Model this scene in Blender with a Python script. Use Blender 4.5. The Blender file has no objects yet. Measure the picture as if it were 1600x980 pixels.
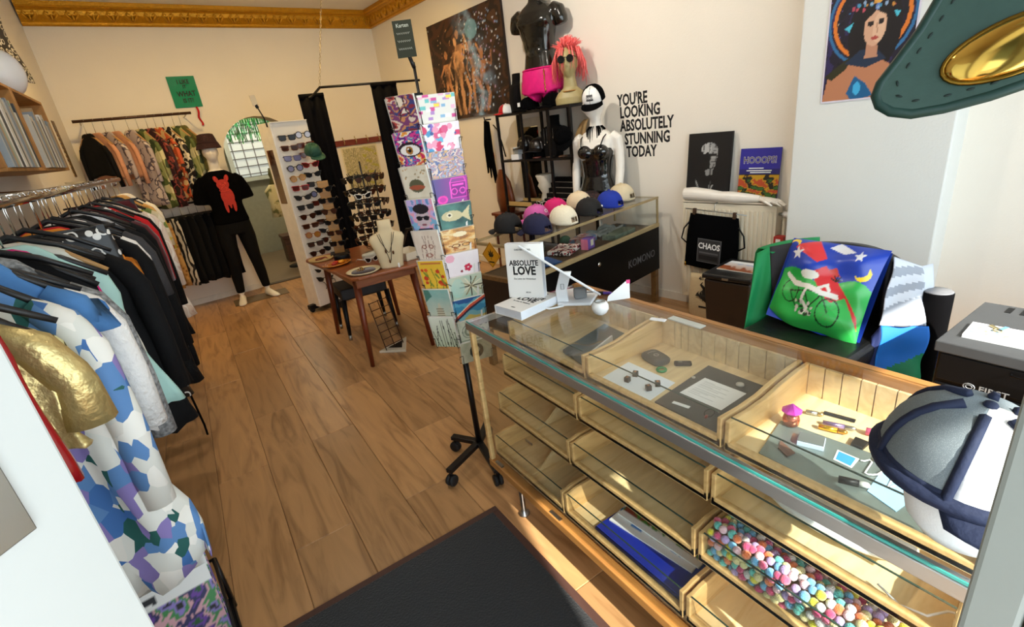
import bpy, bmesh, math, random
import numpy as np
from mathutils import Vector, Matrix, Euler
random.seed(7)
SC = bpy.context.scene
COL = SC.collection
PI = math.pi
# ---------------------------------------------------------------- camera
cam_d = bpy.data.cameras.new('camera'); cam = bpy.data.objects.new('camera', cam_d); COL.objects.link(cam)
_th, _ro, _yaw = .364767, -.1295391, .541666
_f = Vector((math.sin(_yaw)*math.cos(_th), math.cos(_yaw)*math.cos(_th), -math.sin(_th)))
_u0 = Vector((math.sin(_yaw)*math.sin(_th), math.cos(_yaw)*math.sin(_th), math.cos(_th)))
_r0 = Vector((math.cos(_yaw), -math.sin(_yaw), 0))
_r = math.cos(_ro)*_r0 + math.sin(_ro)*_u0
_u = -math.sin(_ro)*_r0 + math.cos(_ro)*_u0
cam.matrix_world = Matrix(((_r.x, _u.x, -_f.x, 0), (_r.y, _u.y, -_f.y, 0), (_r.z, _u.z, -_f.z, 1.58), (0, 0, 0, 1)))
cam_d.sensor_fit = 'HORIZONTAL'; cam_d.sensor_width = 36; cam_d.lens = 766.72/1600*36
cam_d.clip_start = .02
SC.camera = cam
# ---------------------------------------------------------------- world, sun, exposure
w = bpy.data.worlds.new('sky'); SC.world = w; w.use_nodes = True
bg = w.node_tree.nodes['Background']; bg.inputs[0].default_value = (.74, .88, 1, 1); bg.inputs[1].default_value = 1.6
sd = bpy.data.lights.new('sun', 'SUN'); sun = bpy.data.objects.new('sun', sd); COL.objects.link(sun)
sd.energy = 7.5; sd.angle = .012; sd.color = (1, .95, .86)
sun.rotation_euler = Vector((.16, .80, -.64)).to_track_quat('-Z', 'Y').to_euler()
vs = SC.view_settings; vs.view_transform = 'Standard'; vs.look = 'None'; vs.gamma = 1; vs.use_curve_mapping = False
vs.exposure = 0.75
SC.cycles.max_bounces = 10; SC.cycles.transparent_max_bounces = 24; SC.cycles.glossy_bounces = 5
SC.cycles.caustics_reflective = False; SC.cycles.caustics_refractive = False
SC.cycles.use_denoising = True
SC.cycles.sample_clamp_indirect = 6
def lamp(loc, energy, color, size, aim=(0, 0, -1), spot=None, blend=.6):
    l = bpy.data.lights.new('lamp_light', 'SPOT' if spot else 'AREA'); o = bpy.data.objects.new('lamp_light', l); COL.objects.link(o)
    l.energy = energy; l.color = color; o.location = loc
    if spot: l.spot_size = spot; l.spot_blend = blend; l.shadow_soft_size = size
    else: l.shape = 'DISK'; l.size = size
    o.rotation_euler = Vector(aim).to_track_quat('-Z', 'Y').to_euler()
    return o
# daylight through the shop window and the open door (large soft area lights outside the glass)
for loc, sx, sy, e in (((1.95, -.5, 1.5), 2.7, 2.0, 24), ((.0, -.6, 1.3), .9, 2.1, 14)):
    l = bpy.data.lights.new('window_daylight', 'AREA'); o = bpy.data.objects.new('window_daylight', l); COL.objects.link(o)
    l.shape = 'RECTANGLE'; l.size = sx; l.size_y = sy; l.energy = e; l.color = (.86, .94, 1)
    o.location = loc; o.rotation_euler = Vector((0, 1, -.12)).to_track_quat('-Z', 'Z').to_euler()
# ---------------------------------------------------------------- materials
def lin(c):
    if isinstance(c, str):
        c = c.lstrip('#'); c = [int(c[i:i+2], 16)/255 for i in (0, 2, 4)]
    return tuple(x/12.92 if x <= .04045 else ((x+.055)/1.055)**2.4 for x in c[:3])
_mats = {}
def mat(name, color, rough=.55, metal=0, var=.12, scale=18, bump=0, bscale=None, spec=.5, sheen=0, coat=0, emit=0):
    if name in _mats: return _mats[name]
    m = bpy.data.materials.new(name); m.use_nodes = True; _mats[name] = m
    nt = m.node_tree; b = nt.nodes['Principled BSDF']; c = lin(color)
    b.inputs['Base Color'].default_value = (*c, 1)
    b.inputs['Roughness'].default_value = rough; b.inputs['Metallic'].default_value = metal
    b.inputs['Specular IOR Level'].default_value = spec
    if sheen: b.inputs['Sheen Weight'].default_value = sheen
    if coat: b.inputs['Coat Weight'].default_value = coat
    if emit: b.inputs['Emission Color'].default_value = (*c, 1); b.inputs['Emission Strength'].default_value = emit
    if var or bump:
        tc = nt.nodes.new('ShaderNodeTexCoord'); n = nt.nodes.new('ShaderNodeTexNoise')
        n.inputs['Scale'].default_value = scale; n.inputs['Detail'].default_value = 4
        nt.links.new(tc.outputs['Object'], n.inputs['Vector'])
        if var:
            r = nt.nodes.new('ShaderNodeMapRange'); r.inputs[3].default_value = 1-var; r.inputs[4].default_value = 1+var
            mx = nt.nodes.new('ShaderNodeVectorMath'); mx.operation = 'SCALE'; mx.inputs[0].default_value = c
            nt.links.new(n.outputs[0], r.inputs[0]); nt.links.new(r.outputs[0], mx.inputs['Scale']); nt.links.new(mx.outputs[0], b.inputs['Base Color'])
        if bump:
            n2 = n
            if bscale:
                n2 = nt.nodes.new('ShaderNodeTexNoise'); n2.inputs['Scale'].default_value = bscale; nt.links.new(tc.outputs['Object'], n2.inputs['Vector'])
            bp = nt.nodes.new('ShaderNodeBump'); bp.inputs['Strength'].default_value = bump; bp.inputs['Distance'].default_value = .01
            nt.links.new(n2.outputs[0], bp.inputs['Height']); nt.links.new(bp.outputs[0], b.inputs['Normal'])
    return m
def ramp(nt, src, stops, const=False):
    r = nt.nodes.new('ShaderNodeValToRGB'); cr = r.color_ramp
    if const: cr.interpolation = 'CONSTANT'
    while len(cr.elements) < len(stops): cr.elements.new(.5)
    for e, (p, c) in zip(cr.elements, stops): e.position = p; e.color = (*lin(c), 1)
    nt.links.new(src, r.inputs[0]); return r
def pattern(name, kind, stops, scale=8, rough=.7, const=True, stretch=(1, 1, 1), metal=0):
    """cloth or board with a procedural print; kind: noise, voronoi, wave, checker"""
    if name in _mats: return _mats[name]
    m = mat(name, '808080', rough, metal, var=0); nt = m.node_tree
    tc = nt.nodes.new('ShaderNodeTexCoord'); mp = nt.nodes.new('ShaderNodeMapping'); mp.inputs['Scale'].default_value = stretch
    nt.links.new(tc.outputs['Object'], mp.inputs[0])
    t = nt.nodes.new({'noise': 'ShaderNodeTexNoise', 'voronoi': 'ShaderNodeTexVoronoi', 'wave': 'ShaderNodeTexWave', 'cells': 'ShaderNodeTexVoronoi'}[kind])
    t.inputs['Scale'].default_value = scale; nt.links.new(mp.outputs[0], t.inputs['Vector'])
    if kind == 'wave': t.inputs['Distortion'].default_value = 9; t.inputs['Detail'].default_value = 2
    out = t.outputs[0]
    if kind == 'cells':
        sx = nt.nodes.new('ShaderNodeSeparateColor'); nt.links.new(t.outputs['Color'], sx.inputs[0]); out = sx.outputs[0]
    r = ramp(nt, out, stops, const); nt.links.new(r.outputs[0], nt.nodes['Principled BSDF'].inputs['Base Color'])
    return m
def glass_mat(name, tint=(.985, .995, .988), refl=1.0):
    if name in _mats: return _mats[name]
    m = bpy.data.materials.new(name); m.use_nodes = True; _mats[name] = m; nt = m.node_tree; nt.nodes.clear()
    out = nt.nodes.new('ShaderNodeOutputMaterial'); mx = nt.nodes.new('ShaderNodeMixShader')
    tr = nt.nodes.new('ShaderNodeBsdfTransparent'); tr.inputs[0].default_value = (*tint, 1)
    gl = nt.nodes.new('ShaderNodeBsdfGlossy'); gl.inputs['Roughness'].default_value = .012
    fr = nt.nodes.new('ShaderNodeLayerWeight')
    pw = nt.nodes.new('ShaderNodeMath'); pw.operation = 'POWER'; pw.inputs[1].default_value = 4.5; nt.links.new(fr.outputs['Facing'], pw.inputs[0])
    ml = nt.nodes.new('ShaderNodeMath'); ml.operation = 'MULTIPLY_ADD'; ml.inputs[1].default_value = .7*refl; ml.inputs[2].default_value = .035*refl
    nt.links.new(pw.outputs[0], ml.inputs[0]); nt.links.new(ml.outputs[0], mx.inputs[0])
    nt.links.new(tr.outputs[0], mx.inputs[1]); nt.links.new(gl.outputs[0], mx.inputs[2]); nt.links.new(mx.outputs[0], out.inputs[0])
    return m
def wood(name, c1, c2, axis=(1, 12, 12), rough=.45, scale=2.2, per_object=0, coat=0):
    if name in _mats: return _mats[name]
    m = mat(name, c1, rough, var=0, coat=coat); nt = m.node_tree; b = nt.nodes['Principled BSDF']
    tc = nt.nodes.new('ShaderNodeTexCoord'); mp = nt.nodes.new('ShaderNodeMapping'); mp.inputs['Scale'].default_value = axis
    src = tc.outputs['Object']
    oi = nt.nodes.new('ShaderNodeObjectInfo')
    if per_object:
        ad = nt.nodes.new('ShaderNodeVectorMath'); ad.operation = 'MULTIPLY_ADD'; ad.inputs[1].default_value = (1, 1, 1)
        cb = nt.nodes.new('ShaderNodeVectorMath'); cb.operation = 'SCALE'; cb.inputs[0].default_value = (17, 31, 23)
        nt.links.new(oi.outputs['Random'], cb.inputs['Scale']); nt.links.new(src, ad.inputs[0]); nt.links.new(cb.outputs[0], ad.inputs[2]); src = ad.outputs[0]
    nt.links.new(src, mp.inputs[0])
    n = nt.nodes.new('ShaderNodeTexNoise'); n.inputs['Scale'].default_value = scale; n.inputs['Detail'].default_value = 7; n.inputs['Distortion'].default_value = 1.4
    nt.links.new(mp.outputs[0], n.inputs['Vector'])
    r = ramp(nt, n.outputs[0], ((.25, c2), (.5, c1), (.78, tuple(min(1, x*1.08) for x in [int(c1[i:i+2], 16)/255 for i in (0, 2, 4)]))))
    col = r.outputs[0]
    if per_object:
        h = nt.nodes.new('ShaderNodeHueSaturation'); mr = nt.nodes.new('ShaderNodeMapRange'); mr.inputs[3].default_value = 1-per_object; mr.inputs[4].default_value = 1+per_object
        nt.links.new(oi.outputs['Random'], mr.inputs[0]); nt.links.new(mr.outputs[0], h.inputs['Value']); nt.links.new(col, h.inputs['Color']); col = h.outputs[0]
    nt.links.new(col, b.inputs['Base Color'])
    bp = nt.nodes.new('ShaderNodeBump'); bp.inputs['Strength'].default_value = .08; bp.inputs['Distance'].default_value = .004
    nt.links.new(n.outputs[0], bp.inputs['Height']); nt.links.new(bp.outputs[0], b.inputs['Normal'])
    return m
def paint_mat(name='printed_colours', rough=.5, coat=0):
    if name in _mats: return _mats[name]
    m = mat(name, 'ffffff', rough, var=0, coat=coat); nt = m.node_tree
    a = nt.nodes.new('ShaderNodeVertexColor'); a.layer_name = 'Col'
    nt.links.new(a.outputs[0], nt.nodes['Principled BSDF'].inputs['Base Color']); return m
# ---------------------------------------------------------------- mesh builder
class MB:
    def __init__(s): s.bm = bmesh.new(); s.mi = 0; s.M = Matrix()
    def v(s, co): return s.bm.verts.new(s.M @ Vector(co))
    def f(s, vs, sm=False):
        try: q = s.bm.faces.new(vs)
        except ValueError: return
        q.material_index = s.mi; q.smooth = sm
    def box(s, c, d, R=None):
        x, y, z = d[0]/2, d[1]/2, d[2]/2; c = Vector(c)
        p = [Vector((i*x, j*y, k*z)) for k in (-1, 1) for i, j in ((-1, -1), (1, -1), (1, 1), (-1, 1))]
        if R is not None: p = [R @ q for q in p]
        vv = [s.v(c+q) for q in p]
        for q in ((3, 2, 1, 0), (4, 5, 6, 7), (0, 1, 5, 4), (1, 2, 6, 5), (2, 3, 7, 6), (3, 0, 4, 7)): s.f([vv[i] for i in q])
        return s
    def prism(s, pts, z0, z1, ax='z', sm=False):
        P = {'z': lambda a, b, c: (a, b, c), 'x': lambda a, b, c: (c, a, b), 'y': lambda a, b, c: (a, c, b)}[ax]
        A = [s.v(P(a, b, z0)) for a, b in pts]; B = [s.v(P(a, b, z1)) for a, b in pts]; n = len(pts)
        s.f(A[::-1]); s.f(B)
        for i in range(n): s.f([A[i], A[(i+1) % n], B[(i+1) % n], B[i]], sm)
        return s
    def loft(s, rings, caps=True, sm=True, closed=True):
        R = [[s.v(p) for p in r] for r in rings]; n = len(R[0])
        for a, b in zip(R, R[1:]):
            for i in range(n if closed else n-1): s.f([a[i], a[(i+1) % n], b[(i+1) % n], b[i]], sm)
        if caps and closed: s.f(R[0][::-1], sm); s.f(R[-1], sm)
        return s
    def tube(s, pts, r, n=8, closed=False, caps=True, sm=True):
        pts = [Vector(p) for p in pts]; m = len(pts); rr = r if isinstance(r, (list, tuple)) else [r]*m
        rings = []; up = None
        for i, p in enumerate(pts):
            a = pts[i-1] if i or closed else p; b = pts[(i+1) % m] if i < m-1 or closed else p
            t = (b-a).normalized()
            if up is None:
                up = Vector((0, 0, 1)) if abs(t.z) < .9 else Vector((1, 0, 0))
            u = (up - t*up.dot(t)); u = u.normalized() if u.length > 1e-6 else t.orthogonal().normalized()
            up = u; w_ = t.cross(u)
            rings.append([p + rr[i]*(math.cos(2*PI*k/n)*u + math.sin(2*PI*k/n)*w_) for k in range(n)])
        if closed: rings.append(rings[0])
        return s.loft(rings, caps and not closed, sm)
    def lathe(s, prof, n=20, c=(0, 0, 0), sx=1, sy=1, sm=True, caps=True):
        return s.loft([[(c[0]+r*sx*math.cos(2*PI*k/n), c[1]+r*sy*math.sin(2*PI*k/n), c[2]+z) for k in range(n)] for r, z in prof], caps, sm)
    def ell(s, c, r, n=14, m=8, R=None):
        if not isinstance(r, (list, tuple)): r = (r, r, r)
        c = Vector(c); rings = []
        for j in range(m+1):
            a = PI*(j+.02 if j == 0 else j-.02 if j == m else j)/m
            ring = [Vector((r[0]*math.sin(a)*math.cos(2*PI*k/n), r[1]*math.sin(a)*math.sin(2*PI*k/n), -r[2]*math.cos(a))) for k in range(n)]
            rings.append([c + (R @ q if R is not None else q) for q in ring])
        return s.loft(rings)
    def grid(s, fn, nu, nv, sm=True):
        V = [[s.v(fn(i/nu, j/nv)) for i in range(nu+1)] for j in range(nv+1)]
        for j in range(nv):
            for i in range(nu): s.f([V[j][i], V[j][i+1], V[j+1][i+1], V[j+1][i]], sm)
        return s
    def text(s, t, size, bold=0, xs=1, ext=.0008, align='CENTER', shear=0):
        cu = bpy.data.curves.new('txt', 'FONT'); cu.body = t; cu.size = size; cu.offset = bold*size; cu.extrude = ext; cu.align_x = align; cu.align_y = 'CENTER'; cu.resolution_u = 2; cu.shear = shear
        o = bpy.data.objects.new('txt', cu); COL.objects.link(o); dg = bpy.context.evaluated_depsgraph_get()
        me = bpy.data.meshes.new_from_object(o.evaluated_get(dg)); n0 = len(s.bm.verts); f0 = len(s.bm.faces)
        s.bm.from_mesh(me); s.bm.verts.ensure_lookup_table(); s.bm.faces.ensure_lookup_table()
        for v_ in s.bm.verts[n0:]: v_.co = s.M @ Vector((v_.co.x*xs, v_.co.y, v_.co.z))
        for f_ in s.bm.faces[f0:]: f_.material_index = s.mi
        bpy.data.objects.remove(o); bpy.data.curves.remove(cu); bpy.data.meshes.remove(me); return s
    def build(s, name, mats, parent=None, loc=None, rot=None, bev=0, seg=2, sub=0, solid=0, normals=True):
        if normals: bmesh.ops.recalc_face_normals(s.bm, faces=s.bm.faces)
        me = bpy.data.meshes.new(name); s.bm.to_mesh(me); s.bm.free()
        for m in (mats if isinstance(mats, (list, tuple)) else [mats]): me.materials.append(m)
        o = bpy.data.objects.new(name, me); COL.objects.link(o)
        if parent is not None: o.parent = parent
        if loc: o.location = loc
        if rot: o.rotation_euler = rot
        if solid: q = o.modifiers.new('solid', 'SOLIDIFY'); q.thickness = solid; q.offset = 0
        if bev: q = o.modifiers.new('bevel', 'BEVEL'); q.width = bev; q.segments = seg; q.limit_method = 'ANGLE'; q.angle_limit = .6
        if sub: q = o.modifiers.new('sub', 'SUBSURF'); q.levels = q.render_levels = sub
        return o
def thing(name, label, cat, loc=(0, 0, 0), rz=0, group=None, rot=None):
    o = bpy.data.objects.new(name, None); COL.objects.link(o); o.empty_display_size = .05
    o.location = loc; o.rotation_euler = rot if rot else (0, 0, rz); o['label'] = label; o['category'] = cat
    if group: o['group'] = group
    return o
def tag(o, label, cat, group=None, kind=None):
    o['label'] = label; o['category'] = cat
    if group: o['group'] = group
    if kind: o['kind'] = kind
    return o
def struct(o): o['kind'] = 'structure'; return o
def dup(o, parent=None):
    c = o.copy(); COL.objects.link(c)
    if parent is not None: c.parent = parent
    for ch in list(o.children): dup(ch, c)
    return c
def box(name, c, d, m, parent=None, bev=0, R=None): return MB().box(c, d, R).build(name, m, parent, bev=bev)
def T(loc=(0, 0, 0), rot=(0, 0, 0), sc=1):
    return Matrix.Translation(loc) @ Euler(rot).to_matrix().to_4x4() @ (Matrix.Diagonal((sc, sc, sc, 1)) if not isinstance(sc, tuple) else Matrix.Diagonal((*sc, 1)))
def frame(o, xa, za):
    """matrix with local x along xa, local z along za"""
    xa = Vector(xa).normalized(); za = Vector(za); za = (za-xa*za.dot(xa)).normalized(); ya = za.cross(xa)
    return Matrix(((xa.x, ya.x, za.x, o[0]), (xa.y, ya.y, za.y, o[1]), (xa.z, ya.z, za.z, o[2]), (0, 0, 0, 1)))
# ---------------------------------------------------------------- flat print (posters, cards): colours held on a fine mesh
class Paint:
    def __init__(s, w, h, base):
        s.w, s.h = w, h; s.a = np.zeros((h, w, 3)); s.a[:] = lin(base)
        yy, xx = np.mgrid[0:h, 0:w]; s.x = (xx+.5)/w; s.y = 1-(yy+.5)/h        # x right, y up, 0..1
        s.asp = h/w
    def put(s, m, c, k=1.0):
        c = np.array(lin(c)); m = m.astype(float)*k; s.a = s.a*(1-m[..., None]) + c*m[..., None]; return s
    def ell(s, cx, cy, rx, ry, c, rot=0, k=1, ring=None):
        dx = (s.x-cx); dy = (s.y-cy)*s.asp; ca, sa = math.cos(rot), math.sin(rot)
        u = (dx*ca+dy*sa)/rx; v_ = (-dx*sa+dy*ca)/(ry*s.asp); d = np.sqrt(u*u+v_*v_)
        return s.put((d <= 1) if ring is None else ((d <= 1) & (d >= ring)), c, k)
    def rect(s, x0, y0, x1, y1, c, k=1): return s.put((s.x >= x0) & (s.x <= x1) & (s.y >= y0) & (s.y <= y1), c, k)
    def poly(s, pts, c, k=1):
        ins = np.zeros(s.x.shape, bool); n = len(pts)
        for i in range(n):
            (x0, y0), (x1, y1) = pts[i], pts[(i+1) % n]
            cr = ((y0 > s.y) != (y1 > s.y)) & (s.x < (x1-x0)*(s.y-y0)/((y1-y0) or 1e-9)+x0); ins ^= cr
        return s.put(ins, c, k)
    def line(s, pts, wd, c, k=1):
        for (x0, y0), (x1, y1) in zip(pts, pts[1:]):
            dx, dy = x1-x0, (y1-y0)*s.asp; L = dx*dx+dy*dy or 1e-9
            t = np.clip(((s.x-x0)*dx+(s.y-y0)*s.asp*dy)/L, 0, 1)
            d = np.hypot(s.x-x0-t*dx, (s.y-y0)*s.asp-t*dy); s.put(d <= wd/2, c, k)
        return s
    def noise(s, fx, fy, seed=0, warp=0):
        r = np.random.RandomState(seed); z = np.zeros(s.x.shape)
        for o in range(5):
            a = r.rand(3)*6.28; g = 2**(o*.7); th = r.rand()*6.28
            z += np.sin((s.x*math.cos(th)*fx+s.y*math.sin(th)*fy)*6.28*g+a[0]+(warp+.6)*np.sin(s.y*fy*6.28*g*.6+a[1])+warp*np.sin(s.x*fx*9*g*.5+a[2]))*(.58**o)
        return (z-z.min())/(z.max()-z.min())
    def bands(s, z, cols, k=1):
        n = len(cols); i = np.clip((z*n).astype(int), 0, n-1)
        for j, c in enumerate(cols): s.put(i == j, c, k)
        return s
    def blend(s, z, c0, c1):
        a, b = np.array(lin(c0)), np.array(lin(c1)); s.a = a*(1-z[..., None])+b*z[..., None]; return s
    def dots(s, n, r0, r1, cols, seed=0, box=(0, 0, 1, 1), k=1):
        R = random.Random(seed)
        for i in range(n):
            r = R.uniform(r0, r1); s.ell(R.uniform(box[0], box[2]), R.uniform(box[1], box[3]), r, r/s.asp, R.choice(cols), k=k)
        return s
    def mesh(s, name, W, H, parent=None, loc=None, rot=None, mx=None, fn=None, m=None):
        """W x H sheet in local x (right), z (up), facing -y, origin bottom centre"""
        h, w_ = s.h, s.w; me = bpy.data.meshes.new(name)
        jj, ii = np.mgrid[0:h, 0:w_]; X = (ii/(w_-1)-.5)*W; Z = (1-jj/(h-1))*H
        co = np.stack([X, np.zeros_like(X), Z], -1).reshape(-1, 3)
        if fn: co = np.array([fn(*p) for p in co])
        idx = np.arange(h*w_).reshape(h, w_)
        q = np.stack([idx[1:, :-1], idx[1:, 1:], idx[:-1, 1:], idx[:-1, :-1]], -1).reshape(-1, 4)
        me.from_pydata(co.tolist(), [], q.tolist())
        ca = me.color_attributes.new('Col', 'FLOAT_COLOR', 'POINT')
        ca.data.foreach_set('color', np.concatenate([s.a.reshape(-1, 3), np.ones((h*w_, 1))], 1).astype(np.float32).ravel())
        me.materials.append(m or paint_mat()); me.polygons.foreach_set('use_smooth', [bool(fn)]*len(me.polygons)); me.update()
        o = bpy.data.objects.new(name, me); COL.objects.link(o)
        if parent is not None: o.parent = parent
        if mx is not None: o.matrix_local = mx
        if loc: o.location = loc
        if rot: o.rotation_euler = rot
        return o
# common materials
WHITE = mat('white_paint', 'f1efe9', .5, var=.02); BLACK = mat('black_plastic', '08080a', .45, spec=.25, var=.1); BLKM = mat('black_metal', '0e0d10', .4, .3, var=.1)
CHROME = mat('chrome', 'd8d8d6', .15, 1, var=.03); STEEL = mat('brushed_steel', 'aeb0ae', .32, 1, var=.05); GOLD = mat('gold', 'd9a441', .22, 1, var=.1)
BLKF = mat('black_fabric', '060607', 1, var=.25, scale=60, bump=.15, spec=.06); WHP = mat('white_plastic', 'eef0f2', .3, var=.01); GLASS = glass_mat('clear_glass')
SKINW = mat('white_mannequin', 'efe9df', .38, var=.02); PAPER = mat('white_paper', 'f4f4f2', .8, var=.02)
BRASS = mat('brass', 'c9b98a', .3, 1); RUBBER = mat('black_rubber', '0d0d0e', .7); DGLASS = mat('dark_lens', '0f0b0a', .2, var=.1, spec=.4); INK = mat('black_ink', '0c0a0c', .7, var=0)
# ================================================================ STRUCTURE
RA = math.radians(6.76)
dR = Vector((-math.sin(RA), math.cos(RA), 0)); nR = Vector((-math.cos(RA), -math.sin(RA), 0))      # along the right wall, into the room
cB = Vector((2.735, 7.226, 0))
dB = Vector((.9959, .0906, 0)); nB = Vector((.0906, -.9959, 0))                                      # along the back wall, into the room
def RW(t, d=0, z=0):      # point t metres toward the camera from the back corner along the right wall, d off the wall
    p = cB - dR*t + nR*d; return Vector((p.x, p.y, z))
def RWy(y, d=0, z=0): return RW((7.226-y)/dR.y, d, z)
def BW(x, d=0, z=0):
    p = cB + dB*((x-cB.x)/dB.x) + nB*d; return Vector((p.x, p.y, z))
CEIL = 3.19
wallm = mat('white_plaster', 'f0e9dd', .85, var=.03, scale=3, bump=.12, bscale=90)
ceilm = mat('ceiling_paint', 'efe8da', .9, var=.02)
# floor: laminate planks one by one
fl = struct(MB().box((1.3, 4.5, -.02), (6.6, 11.4, .03)).build('floor', mat('floor_base', '22150b', .9)))
plm = wood('oak_laminate', 'b58a5c', '86603a', (6, .7, 6), .34, 2.6, per_object=.14)
PW, PL = .2475, 1.38
pmesh = None
offs = {-2: .3, -1: .62, 0: 1.343, 1: .57, 2: 1.40, 3: .545, 4: 1.05, 5: .3}
for k in range(-3, 15):
    x = -.05 + (k-.5)*PW
    o0 = offs.get(k, (k*.53) % PL)
    y = o0 - 2*PL
    while y < 7.1:
        y1 = y+PL
        if y1 > .15:
            if pmesh is None:
                mb = MB()
                a, b, e = PW/2, PL/2, .0026
                mb.loft([[(-a+.0006, -b+.0006, -.008), (a-.0006, -b+.0006, -.008), (a-.0006, b-.0006, -.008), (-a+.0006, b-.0006, -.008)],
                         [(-a+.0006, -b+.0006, -e), (a-.0006, -b+.0006, -e), (a-.0006, b-.0006, -e), (-a+.0006, b-.0006, -e)],
                         [(-a+.0006+e, -b+.0006+e, 0), (a-.0006-e, -b+.0006+e, 0), (a-.0006-e, b-.0006-e, 0), (-a+.0006+e, b-.0006-e, 0)]], sm=False)
                p = mb.build('plank', plm, fl); pmesh = p.data
            else:
                p = bpy.data.objects.new('plank', pmesh); COL.objects.link(p); p.parent = fl
            p.location = (x, y+PL/2, 0)
        y = y1
# walls
def quad_wall(name, a, b, z0, z1, th, out, m=wallm):
    a, b, out = Vector(a), Vector(b), Vector(out)*th
    return struct(MB().prism([(a.x, a.y), (b.x, b.y), (b.x+out.x, b.y+out.y), (a.x+out.x, a.y+out.y)], z0, z1).build(name, m))
quad_wall('wall_left', (-.86, -.4), (-.795, 6.95), 0, CEIL, .12, (-1, 0, 0))
# back wall with the arched doorway
ac, ar, asp = .98, .455, 1.60
mb = MB(); mb.M = frame((cB.x, cB.y, 0), dB, (0, 0, 1))
L0, L1 = -3.62, .1
u0, u1 = ac-ar-cB.x, ac+ar-cB.x
arc = [(u0+ar-ar*math.cos(PI*i/16), asp+ar*math.sin(PI*i/16)) for i in range(17)]
def wpiece(pts): mb.prism(pts, 0, .26, 'y')
wpiece([(L0, 0), (u0, 0), (u0, CEIL), (L0, CEIL)]); wpiece([(u1, 0), (L1, 0), (L1, CEIL), (u1, CEIL)])
for p, q in zip(arc, arc[1:]): wpiece([p, q, (q[0], CEIL), (p[0], CEIL)])
for i, (ux) in enumerate((u0, u1)): pass
struct(mb.build('wall_back', wallm))
# jambs below the spring of the arch keep straight, right wall and the shallow chimney breast beside the corner
a, b = RW(-.1), RWy(-.3)
quad_wall('wall_right', a, b, 0, CEIL, .15, -nR)
a, b = RW(.33, .0), RW(.62, .0)
# pier between the radiator niche and the shop window
pm = mat('pier_plaster', 'dfe0dc', .85, var=.03, scale=4, bump=.15, bscale=90)
PIER0, PIER1 = Vector((3.139, 1.688, 0)), Vector((3.226, .947, 0)); p0, p1 = PIER0, PIER1
mb = MB(); mb.prism([(p0.x, p0.y), (p1.x, p1.y), (p1.x+.45, p1.y+.05), (p0.x+.45, p0.y+.05)], 0, CEIL); struct(mb.build('wall_right_pier', pm, bev=.008))
struct(MB().box((1.3, 3.3, CEIL+.06), (5.6, 8.6, .12)).build('ceiling', ceilm))
# front of the shop: door opening (camera stands in it), sill and header of the shop window
frm = mat('front_wall_paint', 'd9dbd8', .8)
mb = MB()
mb.box((2.15, -.1, .17), (3.2, .18, .34)); mb.box((1.3, -.1, 2.85), (5.4, .18, .7)); mb.box((-.72, -.1, 1.6), (.34, .18, 3.2)); mb.box((3.62, -.1, 1.6), (.3, .18, 3.2))
struct(mb.build('wall_front', frm))
wn = struct(MB().box((2.0, -.06, 1.4), (2.95, .012, 2.15)).build('window_1', GLASS))
mb = MB(); mb.box((2.0, -.06, .36), (3.0, .07, .06)); mb.box((2.0, -.06, 2.47), (3.0, .07, .06)); mb.box((3.45, -.06, 1.4), (.06, .07, 2.1)); mb.build('window_frame', STEEL, wn)
# door frame post at the right and the open door leaf at the left
psm = mat('grey_frame_paint', '8d928c', .5, var=.05); psw = mat('white_frame_paint', 'e8ebee', .4, var=.03)
mb = MB(); mb.prism([(.44, .0635), (.44, .030), (.475, .030), (.475, .0685)], 0, 2.5); post = struct(mb.build('door_2', psm, bev=.004))
mb = MB(); mb.prism([(.441, .028), (.441, .008), (.478, .008), (.478, .028)], 0, 2.5); mb.build('door_seal', psw, post)
he, fe = Vector((-.62, .04, 0)), Vector((-.1665, .574, 0)); dd = (fe-he).normalized(); nn = Vector((dd.y, -dd.x, 0))
dl = struct(MB().prism([(he.x, he.y), (fe.x, fe.y), (fe.x-nn.x*.045, fe.y-nn.y*.045), (he.x-nn.x*.045, he.y-nn.y*.045)], .01, 2.1).build('door_1', mat('white_door_paint', 'b9bcb8', .35, var=.03, scale=5), bev=.003))
mb = MB(); mb.M = frame(fe-dd*.035+Vector((0, 0, 1.327)), dd, nn)      # local x toward free edge, y = up reversed?
def facing(o, right, up):
    r = Vector(right).normalized(); u = Vector(up); u = (u-r*u.dot(r)).normalized(); n = r.cross(u)
    return Matrix(((r.x, u.x, n.x, o[0]), (r.y, u.y, n.y, o[1]), (r.z, u.z, n.z, o[2]), (0, 0, 0, 1)))
mb = MB(); mb.M = facing(fe-dd*.093+nn*.002+Vector((0, 0, 1.425)), dd, (0, 0, 1))
mb.prism([(-.05, .14), (-.05, -.10), (-.035, -.125), (.045, -.125), (.045, .14)], 0, .004); lp = mb.build('lock_plate', STEEL, dl, bev=.001); lp['label'] = 'brushed steel lock plate'
mb = MB(); mb.M = facing(fe-dd*.118+nn*.004+Vector((0, 0, 1.365)), dd, (0, 0, 1)); mb.lathe([(.017, 0), (.017, .01), (.014, .014)], 20); mb.build('lock_cylinder', CHROME, lp)
mb = MB(); mb.M = facing(fe-dd*.078+nn*.006+Vector((0, 0, 1.337)), dd, (0, 0, 1))
for i in range(3): mb.tube([(-.006+i*.006+.004*math.cos(a*PI/5), .006*math.sin(a*PI/5), 0) for a in range(10)], .0006, 5, closed=True)
mb.build('engraving', CHROME, lp)
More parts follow.
